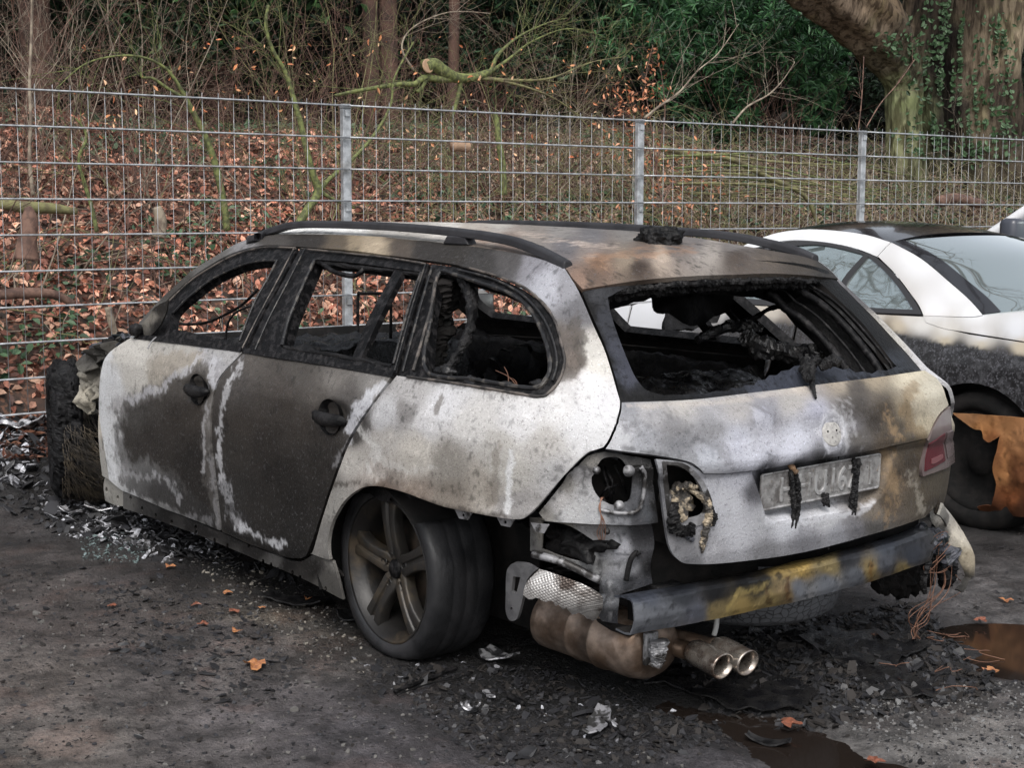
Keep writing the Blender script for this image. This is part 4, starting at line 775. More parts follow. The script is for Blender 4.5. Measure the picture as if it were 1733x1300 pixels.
for i in range(NBm+1):
    t = -1+2*i/NBm; y = -t*.655+.03; bow = .055*(1-t*t)
    x = -1.045-bow; zt = .405-.03*t*0; dent = .006*math.sin(t*9)+(.012*math.exp(-((t+.02)/.12)**2))+.010*math.exp(-((t-.72)/.08)**2)
    prof = [(.075, -.004), (.045, .004), (.010, .002), (-.002, -.008), (-.006+dent*.6, -.030), (-.008+dent, -.058), (-.002+dent*.4, -.082), (.006, -.100), (.03, -.104), (.07, -.100)]
    for dx, dz in prof: V.append((x+dx, y, .405+dz+.010*t))
V = np.array(V)
m = 10; F = [(i*m+k, (i+1)*m+k, (i+1)*m+k+1, i*m+k+1) for i in range(NBm) for k in range(m-1)]
V, F = subdiv(V, F); V, F = subdiv(V, F); F = [f[::-1] for f in F]; V += fbm(V*12, 4, 3)[:, None]*np.array([.010, 0, .006])
beam = solid(mesh('bumper_beam', V, F, [beam_m, M['soot']], car, True, beam_paint(V)), .006); beam.modifiers['thick'].material_offset = 1
for y in (.50, -.50): MB().box((-1.0, y-.05, .31), (-.80, y+.05, .40), bev=.008).build('crash_box', M['char'], beam)
# dark gap panel behind the beam and below the tailgate
b = MB(); b.box((-.96, -.66, .30), (-.93, .60, .62)); b.box((-.93, -.70, .25), (-.55, .60, .27)); b.build('rear_crossmember', M['soot'], car)

# --- spare wheel tub under the boot
tub = mat('honeycomb_coated_tub', (.065, .068, .075), rough=.5, bump=.3, bscale=30)
nt = tub.node_tree; v_ = nt.nodes.new('ShaderNodeTexVoronoi'); v_.feature = 'DISTANCE_TO_EDGE'; v_.inputs['Scale'].default_value = 42; t_ = [n for n in nt.nodes if n.type == 'TEX_COORD'][0]; nt.links.new(t_.outputs['Object'], v_.inputs['Vector'])
r_ = nt.nodes.new('ShaderNodeValToRGB'); r_.color_ramp.elements[0].color = (.015, .015, .017, 1); r_.color_ramp.elements[1].position = .09; r_.color_ramp.elements[1].color = (.11, .115, .125, 1); nt.links.new(v_.outputs['Distance'], r_.inputs[0]); nt.links.new(r_.outputs[0], nt.nodes['Principled BSDF'].inputs['Base Color'])
b = MB(); b.lathe([(.33, .20), (.325, .08), (.30, .02), (.26, -.005), (0, -.012)], (-.70, -.10, .185), (0, 0, 1), 56); b.build('spare_wheel_tub', tub, car)
# --- muffler with twin tail pipes (lies lengthwise under the left rear corner)
b = MB(); R_ = .100; c0 = np.array([-.55, .535, .21]); c1 = np.array([-.90, .50, .195]); ax = (c1-c0)/np.linalg.norm(c1-c0); Lm = np.linalg.norm(c1-c0)
prof = [(0, -.035), (.06, -.03), (.10, -.012), (R_, .01), (R_, .13), (R_+.003, .135), (R_, .14), (R_, Lm-.13), (R_+.004, Lm-.13), (R_+.004, Lm-.12), (R_, Lm-.11), (R_*1.0, Lm-.02), (R_*.95, Lm+.012), (R_*.80, Lm+.035), (R_*.45, Lm+.05), (0, Lm+.055)]
b.lathe(prof, c0, ax, 48); V = b.V[0]; V[:, 1] = (V[:, 1]-.53)*1.18+.53; mf = b.build('muffler', M['rust'], car)
tipm = mat('tail_pipe_chrome', (.42, .38, .34), rough=.28, metal=.85, c2=(.14, .10, .08), nscale=16, thr=(.42, .66), rvar=.12)
for yy, xo in ((.395, .02), (.315, .0)):
    tip = None
    pth = [(-.86, yy+.05, .19), (-.92, yy+.03, .188), (-.96, yy+.005, .18), (-1.0, yy, .184)]
    MB().tube(catmull(pth, 5), .027, 16).build('exhaust_pipe', M['rust'], mf)
    b = MB(); tax = np.array([-.985, -.02, -.15]); tax /= np.linalg.norm(tax)
    b.lathe([(.029, 0), (.036, .014), (.038, .03), (.038, .115), (.0395, .125), (.038, .129), (.034, .128), (.032, .10), (.030, .02)], (-1.0+xo, yy, .186), tax, 28)
    V = b.V[0]; V[:, 1] = (V[:, 1]-yy)*1.12+yy; b.build('tail_pipe', tipm, mf)
# hanger bracket and strap
MB().box((-.97, .515, .165), (-.955, .565, .26), Matrix.Identity(4), bev=.004).build('exhaust_hanger', M['metal'], car)
gnarl([(-.985, .535, .24), (-.99, .535, .20), (-.985, .54, .165)], [.028, .022, .015], 3, .9, 10, 60, M['metal'], 'exhaust_hanger', car)
MB().tube(catmull([(-.985, .30, .30), (-.99, .305, .25), (-.985, .31, .215)], 4), .008, 8).build('exhaust_strap', mat('light_strap', (.35, .36, .36), rough=.5), car)
# ------------------------------------------------------------------ far side: mirror images of the near side skins
def mirror(o, name=None, parent=None, keep_parent=False):
    me = o.data.copy(); n = len(me.vertices); c = np.zeros(n*3); me.vertices.foreach_get('co', c); c = c.reshape(-1, 3); c[:, 1] *= -1; me.vertices.foreach_set('co', c.ravel()); me.flip_normals(); me.update()
    r = o.copy(); r.data = me; r.name = name or o.name.split('.')[0]; COLL.objects.link(r); r.parent = parent or car; return r
body_r = mirror(body)
fdoor_r = mirror(fdoor); rdoor_r = mirror(rdoor)
f1r = mirror(f1); f2r = mirror(f2); f3r = mirror(f3); mirror(dv, parent=f2r)
for o in [c_ for c_ in car.children if c_.name.startswith(('sill', 'door_jamb'))]: mirror(o)
for o in (f1r, f2r, f3r): o.modifiers['thick'].thickness = .04
# --- floor, firewall, wheel houses
b = MB(); b.box((.42, -.80, .20), (2.45, .80, .24)); b.box((-.93, -.62, .44), (.42, .49, .46)); b.box((2.45, -.78, .22), (2.50, .78, .86)); b.build('floor_pan', M['soot'], car)
for sy in (1, -1):
    V = []; F = []; n = 20
    for i in range(n+1):
        a = math.radians(42+160*i/n); 
        for y in (.885, .50): V.append((.01-.345*math.cos(a), sy*y, .28+.315*math.sin(a)))
    F = [(2*i, 2*i+1, 2*i+3, 2*i+2) for i in range(n)]
    mesh('wheel_arch_liner', V, F, M['soot'], car)
    MB().box((-.40, sy*.50-.01, .12), (.42, sy*.50+.01, .62)).build('inner_arch', M['soot'], car)
b = MB(); b.box((.3, -.45, .14), (2.4, .45, .195)); b.tube([(0, .52, .24), (0, -.52, .24)], .04, 10); b.build('underbody', M['soot'], car)
# crumpled black sheets
def crumple(name, x0, x1, y0, y1, z0, amp, mt, seed, parent=None, fr=9, n=60, slope=(0, 0), drape=0):
    X, Y = np.meshgrid(np.linspace(x0, x1, n), np.linspace(y0, y1, n), indexing='ij'); P = np.stack([X.ravel(), Y.ravel(), np.full(n*n, z0)], 1)
    P[:, 2] += amp*2*fbm(P*fr, seed, 5, .6)+slope[0]*(P[:, 0]-x0)+slope[1]*(P[:, 1]-y0)
    P[:, :2] += .02*np.stack([fbm(P*fr*1.5, seed+3, 3), fbm(P*fr*1.5, seed+5, 3)], 1)
    ed = np.maximum(abs((X.ravel()-(x0+x1)/2)/(x1-x0)*2), abs((Y.ravel()-(y0+y1)/2)/(y1-y0)*2)); P[:, 2] -= drape*smooth(.75, 1, ed)
    F = [(i*n+j, (i+1)*n+j, (i+1)*n+j+1, i*n+j+1) for i in range(n-1) for j in range(n-1)]
    return mesh(name, P, F, mt, parent or car)
gloss = mat('wet_char', (.006, .006, .007), rough=.30, spec=.45, c2=(.014, .0135, .0135), nscale=16, bump=1.3, bscale=38, rvar=.15)
ashm = mat('pale_ash', (.26, .24, .20), rough=.8, c2=(.02, .02, .02), nscale=16, thr=(.46, .56), bump=1, bscale=40, namp=.4)
crumple('dashboard', 1.45, 2.1, -.72, .72, .86, .07, gloss, 3, drape=.4)
crumple('door_lining', .95, 2.1, .74, .84, .84, .06, M['char'], 5, drape=.3); crumple('door_lining', -.2, .95, .74, .84, .82, .07, M['char'], 6, drape=.3)
crumple('door_lining', .95, 2.1, -.84, -.74, .86, .05, M['char'], 7, drape=.3); crumple('door_lining', -.2, .95, -.84, -.74, .86, .05, M['char'], 8, drape=.3)
crumple('parcel_debris', -.85, -.1, .45, .76, .76, .06, M['char'], 9, drape=.05); crumple('parcel_debris', -.85, -.1, -.80, -.5, .78, .06, M['char'], 10, drape=.05)
crumple('boot_floor_debris', -.95, -.1, -.6, .6, .50, .07, gloss, 11, fr=6)
crumple('melted_headlining', -.60, -.15, -.55, .10, .86, .05, gloss, 12, drape=.12, slope=(.05, 0))
def seat(x, y, w, top, seed, name='seat_frame'):
    s_ = crumple(name, x-.05, x+.50, y-w/2, y+w/2, .48, .05, M['char'], seed, drape=.15)
    P = MB(); n = 40; V = []; F = []
    for i in range(n):
        for j in range(n):
            u = i/(n-1)*2-1; v = j/(n-1); V.append((x-.16*v+.0, y+u*w/2*(1-.18*v), .45+(top-.45)*v*(1-.12*abs(u)**3)))
    V = np.array(V); V += fbm(V*9, seed, 4)[:, None]*np.array([.12, .03, .08]); F = [(i*n+j, (i+1)*n+j, (i+1)*n+j+1, i*n+j+1) for i in range(n-1) for j in range(n-1)]
    solid(mesh('seat_back', V, F, M['char'], s_), .07); return s_
s1 = seat(.95, .38, .48, .86, 31); s2 = seat(.95, -.38, .48, .90, 32); s3 = seat(.10, .0, 1.25, .84, 33, 'rear_bench')
# exposed head-restraint loops
def loop(u0, u1, vt, vb, y, parent):
    a = hit(u0, vb, 1, y); b_ = hit(u0, vt, 1, y); c_ = hit(u1, vt, 1, y-.0); d = hit(u1, vb, 1, y)
    m1 = b_*.85+c_*.15; m2 = b_*.15+c_*.85
    MB().tube(catmull([a, b_*.93+a*.07, m1, m2, c_*.93+d*.07, d], 5), .0075, 8).build('headrest_loop', M['trim'], parent)
loop(606, 661, 497, 575, -.38, s2)
# hanging seal loop and rods seen through the windows
MB().tube(skin_curve([(533, 430), (545, 444), (562, 455), (590, 461), (604, 455), (615, 446), (650, 441), (672, 448)], -.02), .009, 8).build('hanging_seal', M['trim'], f2)
MB().tube([hit(u, v, 1, .62) for u, v in catmull([(282, 546), (320, 549), (352, 545), (386, 530), (412, 514), (436, 490)], 5)], .006, 8).build('bent_rod', M['trim'], car)
MB().tube([hit(u, v, 1, .70) for u, v in catmull([(382, 582), (385, 550), (398, 530), (425, 517)], 5)], .005, 8).build('bent_rod', M['char'], car)
gnarl([sk3(774, 462, -.03), sk3(783, 500, -.05), sk3(770, 560, -.05), sk3(752, 600, -.04), sk3(738, 628, -.03)], [.022, .018, .014, .016, .018], 5, .7, 10, 40, M['char'], 'melted_belt', f3)
gnarl([hit(748, 470, 1, .60), hit(752, 520, 1, .58), hit(742, 575, 1, .6), hit(735, 625, 1, .62)], [.05, .045, .03, .04], 6, .9, 12, 18, M['soot'], 'melted_belt', f3)
for i, (pa, pb_) in enumerate([((820, 612), (874, 654)), ((835, 606), (855, 652)), ((845, 624), (872, 655))]):
    MB().tube(catmull([sk3(pa[0], pa[1], -.05), sk3((pa[0]+pb_[0])/2+4, (pa[1]+pb_[1])/2-4, -.03), sk3(*pb_, -.02)], 4), .0015, 5).build('wire', M['copper'], f3)
# shattered pieces and lumps along the window ledges
def lumps(pxs, off, r, mt, name, parent, seed):
    rr = np.random.default_rng(seed)
    for k, (u, v) in enumerate(pxs): blob(name, sk3(u, v, off), np.array([.05, .02, .016])*r*rr.uniform(.7, 1.4), mt, parent, seed+k, 1.0, 30, 3)
lumps([(790, 640), (835, 644), (905, 640), (745, 622)], -.03, .9, gloss, 'melted_glass_lump', f3, 41)
lumps([(500, 585), (560, 596), (620, 606)], -.04, 1.2, M['char'], 'charred_lump', f2, 51)
lumps([(310, 560), (350, 566), (385, 572)], -.04, 1.0, M['char'], 'charred_lump', f1, 61)
lumps([(575, 590), (640, 598), (600, 575)], -.30, 1.6, ashm, 'ash_lump', s3, 71)
# hanging rags under the roof, seen through the rear aperture
def rag(name, pts, th, seed, mt=None, parent=None):
    """irregular hanging sheet through 3-D corner points"""
    P = np.array(pts, float); c = P.mean(0); Uv = P[1]-P[0]; Uv /= np.linalg.norm(Uv); Nv = np.cross(Uv, P[-1]-P[0]); Nv /= np.linalg.norm(Nv); Vv = np.cross(Nv, Uv)
    p2 = np.stack([(P-c)@Uv, (P-c)@Vv], 1); q = []
    for i in range(len(p2)):
        a, b_ = p2[i], p2[(i+1) % len(p2)]
        for t in np.linspace(0, 1, 9)[:-1]: q.append(a+(b_-a)*t)
    q = np.array(q); q += .02*np.stack([fbm(q*14, seed, 4), fbm(q*14+5, seed, 4)], 1)*2
    V2, F = tri_region(q, [], .025); V = c+V2[:, :1]*Uv+V2[:, 1:]*Vv; V = V+Nv*(fbm(V*6, seed, 4)*.16)[:, None]
    return solid(mesh(name, V, F, mt or M['char'], parent or car), th)
rag('hanging_headlining', [hit(1085, 466, 0, -.1), hit(1235, 462, 0, -.1), hit(1232, 520, 0, -.05), hit(1180, 545, 0, .0), hit(1110, 530, 0, .0)], .02, 5)
rag('hanging_headlining', [hit(1130, 480, 0, .55), hit(1215, 475, 0, .55), hit(1205, 550, 0, .5), hit(1120, 565, 0, .5)], .02, 6)
gnarl([hit(1200, 560, 0, -.35), hit(1260, 548, 0, -.4), hit(1310, 520, 0, -.45), hit(1350, 530, 0, -.5), hit(1405, 552, 0, -.55)], [.014, .010, .008, .012, .010], 12, .9, 10, 30, M['char'], 'fallen_roof_trim', car)
gnarl([hit(1255, 565, 0, -.55), hit(1290, 590, 0, -.6), hit(1350, 600, 0, -.65), hit(1430, 596, 0, -.7)], [.03, .035, .03, .02], 14, .9, 10, 24, gloss, 'melted_parcel_shelf', car)
gnarl([hit(1180, 575, 0, -.45), hit(1240, 552, 0, -.45), hit(1290, 558, 0, -.5)], [.012, .022, .012], 15, .9, 10, 30, gloss, 'melted_parcel_shelf', car)
b = MB(); b.box((-.62, -.52, .63), (-.56, .62, .665), bev=.01); b.tube([(-.66, .6, .72), (-.66, -.3, .72)], .018, 10); b.build('load_cover_roller', gloss, car)
# wiper motor stump, roof aerial stump
gnarl([sk3(1362, 655, .03), sk3(1356, 640, .02), sk3(1362, 622, .02), sk3(1376, 618, .03)], [.008, .014, .022, .014], 5, .7, 12, 50, M['char'], 'wiper_motor', tail)
gnarl([sk3(1378, 680, .012), sk3(1370, 660, .02), sk3(1364, 640, .03), sk3(1362, 624, .03)], [.004, .009, .011, .014], 6, .6, 10, 60, M['char'], 'wiper_motor', tail)
gnarl([sk3(1380, 628, .02), sk3(1392, 628, .05), sk3(1400, 636, .06)], [.014, .019, .012], 7, .5, 12, 50, M['char'], 'wiper_motor', tail)
rv = np.array([v.co[:] for v in roof.data.vertices]); rq = proj(rv); p_ = rv[np.argmin(((rq-[1112, 410])**2).sum(1)+(rv[:, 1] < -.2)*0)]
blob('aerial_stump', p_+np.array([0, 0, .012]), (.075, .055, .045), M['char'], roof, 9, 1.0, 18, 5)

mm = hit(806, 513, 1, -1.0); mo = blob('wing_mirror', mm, (.035, .10, .07), mat('grey_mirror_back', (.16, .155, .15), rough=.5), car, 3, .05, 5, 4)
MB().box(mm+np.array([-.042, -.08, -.05]), mm+np.array([-.030, .08, .05]), bev=.01).build('mirror_glass', mat('dulled_mirror', (.10, .10, .10), rough=.35, metal=.6), mo)
# ------------------------------------------------------------------ wheels
def wheel(cx, cy, cz, side=1, parent=None, R=.302, steer=0, rim=True, flat=True):
    w = empty('wheel', (cx, cy, cz)); w.parent = parent or car; w.rotation_euler = (0, 0, steer)
    O = np.array([0., 0, 0]); ax = (0, side*1., 0)
    b = MB(); prof = [(.225, -.215), (.255, -.228), (.285, -.224), (R-.004, -.205), (R, -.18), (R+.002, -.155), (R+.001, -.150), (R+.001, -.143), (R+.002, -.138), (R+.003, -.11), (R+.001, -.105), (R+.001, -.098), (R+.003, -.093), (R+.002, -.062), (R+.0, -.057), (R+.0, -.050), (R+.001, -.045), (R-.002, -.02), (R-.008, .0), (.285, .012), (.262, .016), (.245, .010), (.236, .0), (.228, -.01)]
    b.lathe(prof, O, ax, 96, ref=(1, 0, 0)); V = b.V[0]; V += fbm(V*14, 5, 4)[:, None]*V*.06*np.array([1, 0, 1])
    if flat:
        zz = V[:, 2]+cz; lo = zz < .012; V[:, 1] += np.where(lo, (.012-zz)*.7*np.sign(V[:, 1]+.1*side), 0); V[:, 2] = np.where(lo, .012-cz+(zz-.012)*.15, V[:, 2])
    r0 = parent_loc(w); o = MB().add(V, b.F).build('tyre', M['rubber'], None); o.parent = w
    if rim:
        b = MB(); b.lathe([(.232, -.20), (.215, -.19), (.205, -.10), (.208, -.03), (.226, -.012), (.240, -.002), (.243, .006), (.239, .010), (.232, .006), (.226, -.006), (.214, -.016), (.205, -.05), (.200, -.1), (.198, -.19)], O, ax, 96, ref=(1, 0, 0))
        rm = b.build('rim', M['rim'], None); rm.parent = w
        for k in range(5):
            a = math.radians(90+4+72*k)*1.0; e = np.array([math.cos(a)*-side, 0, math.sin(a)]); t = np.cross(e, np.array(ax)); V = []
            st = [(.024, .026, -.030), (.055, .037, -.022), (.09, .034, -.014), (.13, .033, -.008), (.17, .036, -.005), (.205, .043, -.006), (.232, .050, -.010)]
            for r_, hw, yy in st:
                for s_, dy in ((-1, -.040), (-1, -.006), (-.9, .000), (-.22, .0), (-.14, -.008), (.14, -.008), (.22, 0), (.9, .0), (1, -.006), (1, -.040)):
                    V.append(e*r_+t*hw*s_+np.array(ax)*(yy+dy))
            V = np.array(V); m = 10; F = [(i*m+j, i*m+(j+1) % m, (i+1)*m+(j+1) % m, (i+1)*m+j) for i in range(len(st)-1) for j in range(m)]+[tuple(range(m)), tuple((len(st)-1)*m+j for j in range(m))]
            sp = MB().add(V, F).build('spoke', M['spoke'], None); sp.parent = rm; sb = sp.modifiers.new('s', 'BEVEL'); sb.width = .003; sb.segments = 2
            bmx = sp.data; bm = bmesh.new(); bm.from_mesh(bmx); bmesh.ops.recalc_face_normals(bm, faces=bm.faces[:]); bm.to_mesh(bmx); bm.free()
            a2 = a+math.radians(0); e2 = np.array([math.cos(a2)*-side, 0, math.sin(a2)])
            lb = MB().lathe([(.013, -.024), (.0145, -.020), (.0155, -.024)], e2*.062, ax, 18); l_ = lb.build('lug_seat', M['rim'], None); l_.parent = rm
            lb = MB().lathe([(.0, -.026), (.0128, -.026)], e2*.062, ax, 18); l_ = lb.build('lug_hole', M['soot'], None); l_.parent = rm
        hb = MB().lathe([(0, -.018), (.028, -.019), (.032, -.024), (.033, -.05)], O, ax, 32).build('hub_cap', M['trim'], None); hb.parent = rm
        bd_ = MB().lathe([(0, -.09), (.15, -.09), (.155, -.10), (.155, -.115)], O, ax, 40).build('brake_disc', mat('rusty_disc', (.07, .052, .04), rough=.6, metal=.4, c2=(.03, .026, .022), nscale=14) if 'disc' not in M else M['disc'], None); bd_.parent = w
    return w
M['disc'] = mat('rusty_disc', (.07, .052, .04), rough=.6, metal=.4, c2=(.03, .026, .022), nscale=14)
wl = wheel(.0, .815, .287); wr = wheel(.0, -.815, .287, -1)
frw = wheel(2.90, -.80, .34, -1, steer=math.radians(-8))
# burnt-through front tyre: carcass with loose steel cords
fw_ = empty('wheel', (3.0, .84, .385)); fw_.parent = car; fw_.rotation_euler = (0, 0, math.radians(-17))
b = MB(); R2 = .325; b.lathe([(.22, -.12), (.26, -.125), (R2-.02, -.12), (R2, -.11), (R2+.004, -.09), (R2, -.07), (R2+.003, -.04), (R2-.003, -.01), (R2-.03, .012), (.28, .02), (.25, .012), (.235, 0), (.232, -.02), (.23, -.11)], (0, 0, 0), (0, 1, 0), 110, ref=(1, 0, 0))
V, F8 = subdiv(b.V[0], b.F); b.F = F8; V += fbm(V*9, 8, 5, .6)[:, None]*V*np.array([.16, .02, .16]); V += fbm(V*26, 12, 5, .7)[:, None]*V*np.array([.22, .05, .22]); tp = (V[:, 2] > .22); V[:, 2] += tp*fbm(V*20, 9, 5, .7)*.12; V[:, 1] += tp*fbm(V*15, 19, 4)*.06
o = MB().add(V, b.F).build('tyre', M['dead_tyre'], None, False); o.parent = fw_
MB().lathe([(.0, -.09), (.12, -.09), (.15, -.06), (.20, -.02), (.235, 0), (.236, -.11)], (0, 0, 0), (0, 1, 0), 50).build('rim', M['soot'], None).parent = fw_
cb = MB()
for k in range(260):
    a0 = math.radians(RNG.uniform(168, 262)); y0 = RNG.uniform(-.15, -.02); r0 = R2+.006; P = []
    ln = RNG.uniform(.25, .8); dy = RNG.uniform(-.26, .0); 
    for t in np.linspace(0, 1, 9):
        a = a0+ln*t*.8; r_ = r0+.004+.05*t*t*RNG.uniform(.3, 1.0); P.append((r_*math.cos(a), y0+dy*t*t+.0, max(r_*math.sin(a), -.375)))
    cb.tube(P, .0011, 4)
cb.build('tyre_cords', M['cord'], None).parent = fw_
fw_.children[-1]['kind'] = 'stuff'
cb = MB(); rc = np.random.default_rng(3)
for k in range(170):      # loose cords sweeping down and back from the carcass
    u0, v0 = rc.uniform(100, 140), rc.uniform(655, 790); u1 = rc.uniform(140, 182); v1 = min(v0+rc.uniform(20, 120), 812)+rc.uniform(-4, 4); yy = rc.uniform(.66, .74)
    cb.tube(catmull([hit(u0, v0, 1, yy), hit(u0*.72+u1*.28, v0+(v1-v0)*.12, 1, yy), hit((u0+u1)/2, v0+(v1-v0)*.42, 1, yy+.01), hit(u1, v1, 1, yy+.02)], 3), .0011, 4)
o = cb.build('tyre_cords', M['cord'], car); o['kind'] = 'stuff'
# torn fender, strut tower and cowl pieces at the nose, black sheet for the wheel void
fp = Paint([(150, 610, (90, 88, 86)), (150, 650, (150, 146, 138)), (160, 690, (168, 163, 152)), (140, 660, (186, 180, 168)), (170, 640, (120, 116, 110)), (150, 625, (112, 110, 106)), (135, 652, (176, 172, 164))], gain=.7)
def loose(name, pts, y, paint, m, th=.006, step=.012, amp=.03, seed=1, parent=None, fr=9, hs=()):
    P = [hit(p[0], p[1], 1, y) for p in outline(pts, 3)]; r = np.array([[p[0], p[2]] for p in P]); V2, F = tri_region(r, [np.array([[hit(u, v, 1, y)[i] for i in (0, 2)] for u, v in outline(h, 3)]) for h in hs], step)
    V = np.stack([V2[:, 0], np.full(len(V2), y), V2[:, 1]], 1); V[:, 1] += amp*2*fbm(V*fr, seed, 4); F = F[:, ::-1]
    return solid(mesh(name, V, F, m, parent or car, True, paint(V) if paint else None), th)
loose('fender_and_backdrop', [(138, 618, 1), (150, 622), (174, 615, 1), (172, 640), (166, 695, 1), (158, 700), (148, 702, 1), (142, 680), (128, 661, 1), (134, 650), (142, 640)], .80, fp, M['burnt'], amp=.09, seed=4, fr=16)
loose('fender_and_backdrop', [(126, 664, 1), (136, 668), (148, 705), (158, 760), (180, 800, 1), (178, 806, 1), (160, 800), (148, 770), (140, 725), (128, 690)], .62, None, M['char'], amp=.05, seed=6, fr=14)
loose('fender_and_backdrop', [(98, 640, 1), (130, 625), (170, 640, 1), (182, 805, 1), (150, 815), (108, 818, 1), (100, 730)], .58, None, M['dead_tyre'], amp=.06, seed=8, fr=10)  # black backdrop sheet standing in for the dark void behind the cords
loose('cowl_remnant', [(140, 604, 1), (165, 588), (196, 572, 1), (190, 592), (172, 606), (158, 628), (146, 634, 1)], .80, fp, M['burnt'], amp=.10, seed=17, fr=20)
loose('cowl_remnant', [(137, 600, 1), (150, 590), (170, 582), (185, 572), (212, 563), (226, 568, 1), (205, 585), (190, 600), (172, 618), (160, 626), (146, 620, 1)], .74, None, M['blister'], amp=.10, seed=7, fr=18)
loose('cowl_remnant', [(160, 590, 1), (190, 568), (216, 560, 1), (224, 580), (200, 610), (180, 640, 1), (165, 620)], .70, None, M['char'], amp=.07, seed=9)
blob('mirror_stump', sk3(238, 562, .02), (.035, .03, .03), M['char'], fdoor, 4, .6, 30, 3)
loose('a_pillar_corner', [(240, 548, 1), (262, 520), (285, 508, 1), (280, 530), (262, 562), (244, 572, 1)], .865, Paint([(255, 545, (150, 146, 140)), (272, 520, (60, 58, 56)), (265, 555, (30, 30, 30))], gain=.8), M['burnt'], amp=.008, seed=2)
MB().tube(catmull([sk3(268, 572, .01), sk3(263, 582, .02), sk3(258, 594, .022)], 4), [.003]*9, 6).build('loose_strip', M['metal'], fdoor)
b = MB(); b.box((2.55, -.70, .25), (3.4, -.35, .62), bev=.03); b.box((2.6, -.30, .22), (3.3, .38, .55), bev=.05); o = b.build('engine_bay_wreck', M['char'], car)
crumple('engine_debris', 2.5, 3.6, -.75, .62, .52, .14, M['char'], 77, fr=5, drape=.35)
# right rear corner: molten bumper remnant with hanging copper wires
rp = Paint([(1590, 860, (170, 168, 164)), (1620, 900, (196, 190, 180)), (1640, 940, (178, 168, 150)), (1625, 975, (60, 58, 56)), (1600, 900, (90, 90, 92)), (1640, 915, (200, 194, 182)), (1600, 985, (30, 30, 32))], gain=.75)
remn = panel('bumper_remnant', SK, [(1586, 850, 1), (1592, 862), (1606, 884, 1), (1606, 900, 1), (1592, 890, 1), (1580, 868, 1)], material=M['burnt'], paint=rp, parent=car, off=.02, thick=.008, step=.012)
P = [hit(u, v, 0, x) for u, v, x in catmull([(1586, 850, -.98), (1604, 872, -1.0), (1628, 900, -1.02), (1645, 932, -1.03), (1642, 962, -1.03), (1622, 992, -1.03)], 5)]
V = []
for i, p in enumerate(P):
    t = i/(len(P)-1); w = .02+.075*math.sin(math.pi*min(1, t*1.2)**.8)
    for k in range(7): s_ = k/6; V.append(p+np.array([-.02*math.sin(math.pi*s_), w*s_*1.0, -.02*s_+.008*math.sin(9*t+5*s_)]))
V = np.array(V); F = [(i*7+k, (i+1)*7+k, (i+1)*7+k+1, i*7+k+1) for i in range(len(P)-1) for k in range(6)]; V, F = subdiv(V, F); V += fbm(V*30, 4, 3)[:, None]*.008
solid(mesh('bumper_remnant', V, F, M['burnt'], car, True, rp(V)), .005)
for k, (pts, rr, mt_, x) in enumerate([
   ([(1540, 925), (1556, 908), (1572, 912), (1588, 905), (1600, 915)], [.025, .038, .032, .034, .02], M['blister'], -1.0),
   ([(1560, 915), (1565, 950), (1562, 985), (1566, 1005)], [.03, .022, .014, .006], M['char'], -1.02),
   ([(1598, 930), (1606, 950), (1604, 975), (1596, 995)], [.025, .03, .03, .015], M['char'], -.93),
   ([(1575, 940), (1590, 965), (1605, 985)], [.02, .018, .02], M['char'], -.97),
   ([(1592, 905), (1600, 935), (1610, 950)], [.03, .04, .02], M['blister'], -1.0),
   ([(1480, 990), (1520, 985), (1560, 975), (1540, 1000)], [.02, .05, .04, .02], M['soot'], -.80)]):
    gnarl([hit(u, v, 0, x) for u, v in pts], rr, 20+k, .9, 12, 34, mt_, 'melted_bumper_bracket', car)
for k in range(9):
    u0 = RNG.uniform(1560, 1625); P = [(u0, 960+RNG.uniform(-40, 15)), (u0+RNG.uniform(-15, 15), 1000), (1550+RNG.uniform(-12, 22), 1040+RNG.uniform(-10, 10)), (1542+RNG.uniform(-8, 16), 1065), (1548+RNG.uniform(-4, 10), 1082)]
    MB().tube(catmull([hit(u, v, 0, -1.0+.02*RNG.uniform(-1, 1)) for u, v in P], 5), .0013, 5).build('wire', M['copper'], car)
for k in range(4):
    P = [hit(1565+50*(math.cos(t*1.3+k)*.5+.5)+RNG.uniform(-3, 3), 900+70*(.5+.5*math.sin(t+k)), 0, -1.03) for t in np.linspace(0, 5, 12)]
    MB().tube(catmull(P, 4), .0013, 5).build('wire', M['copper'], car)
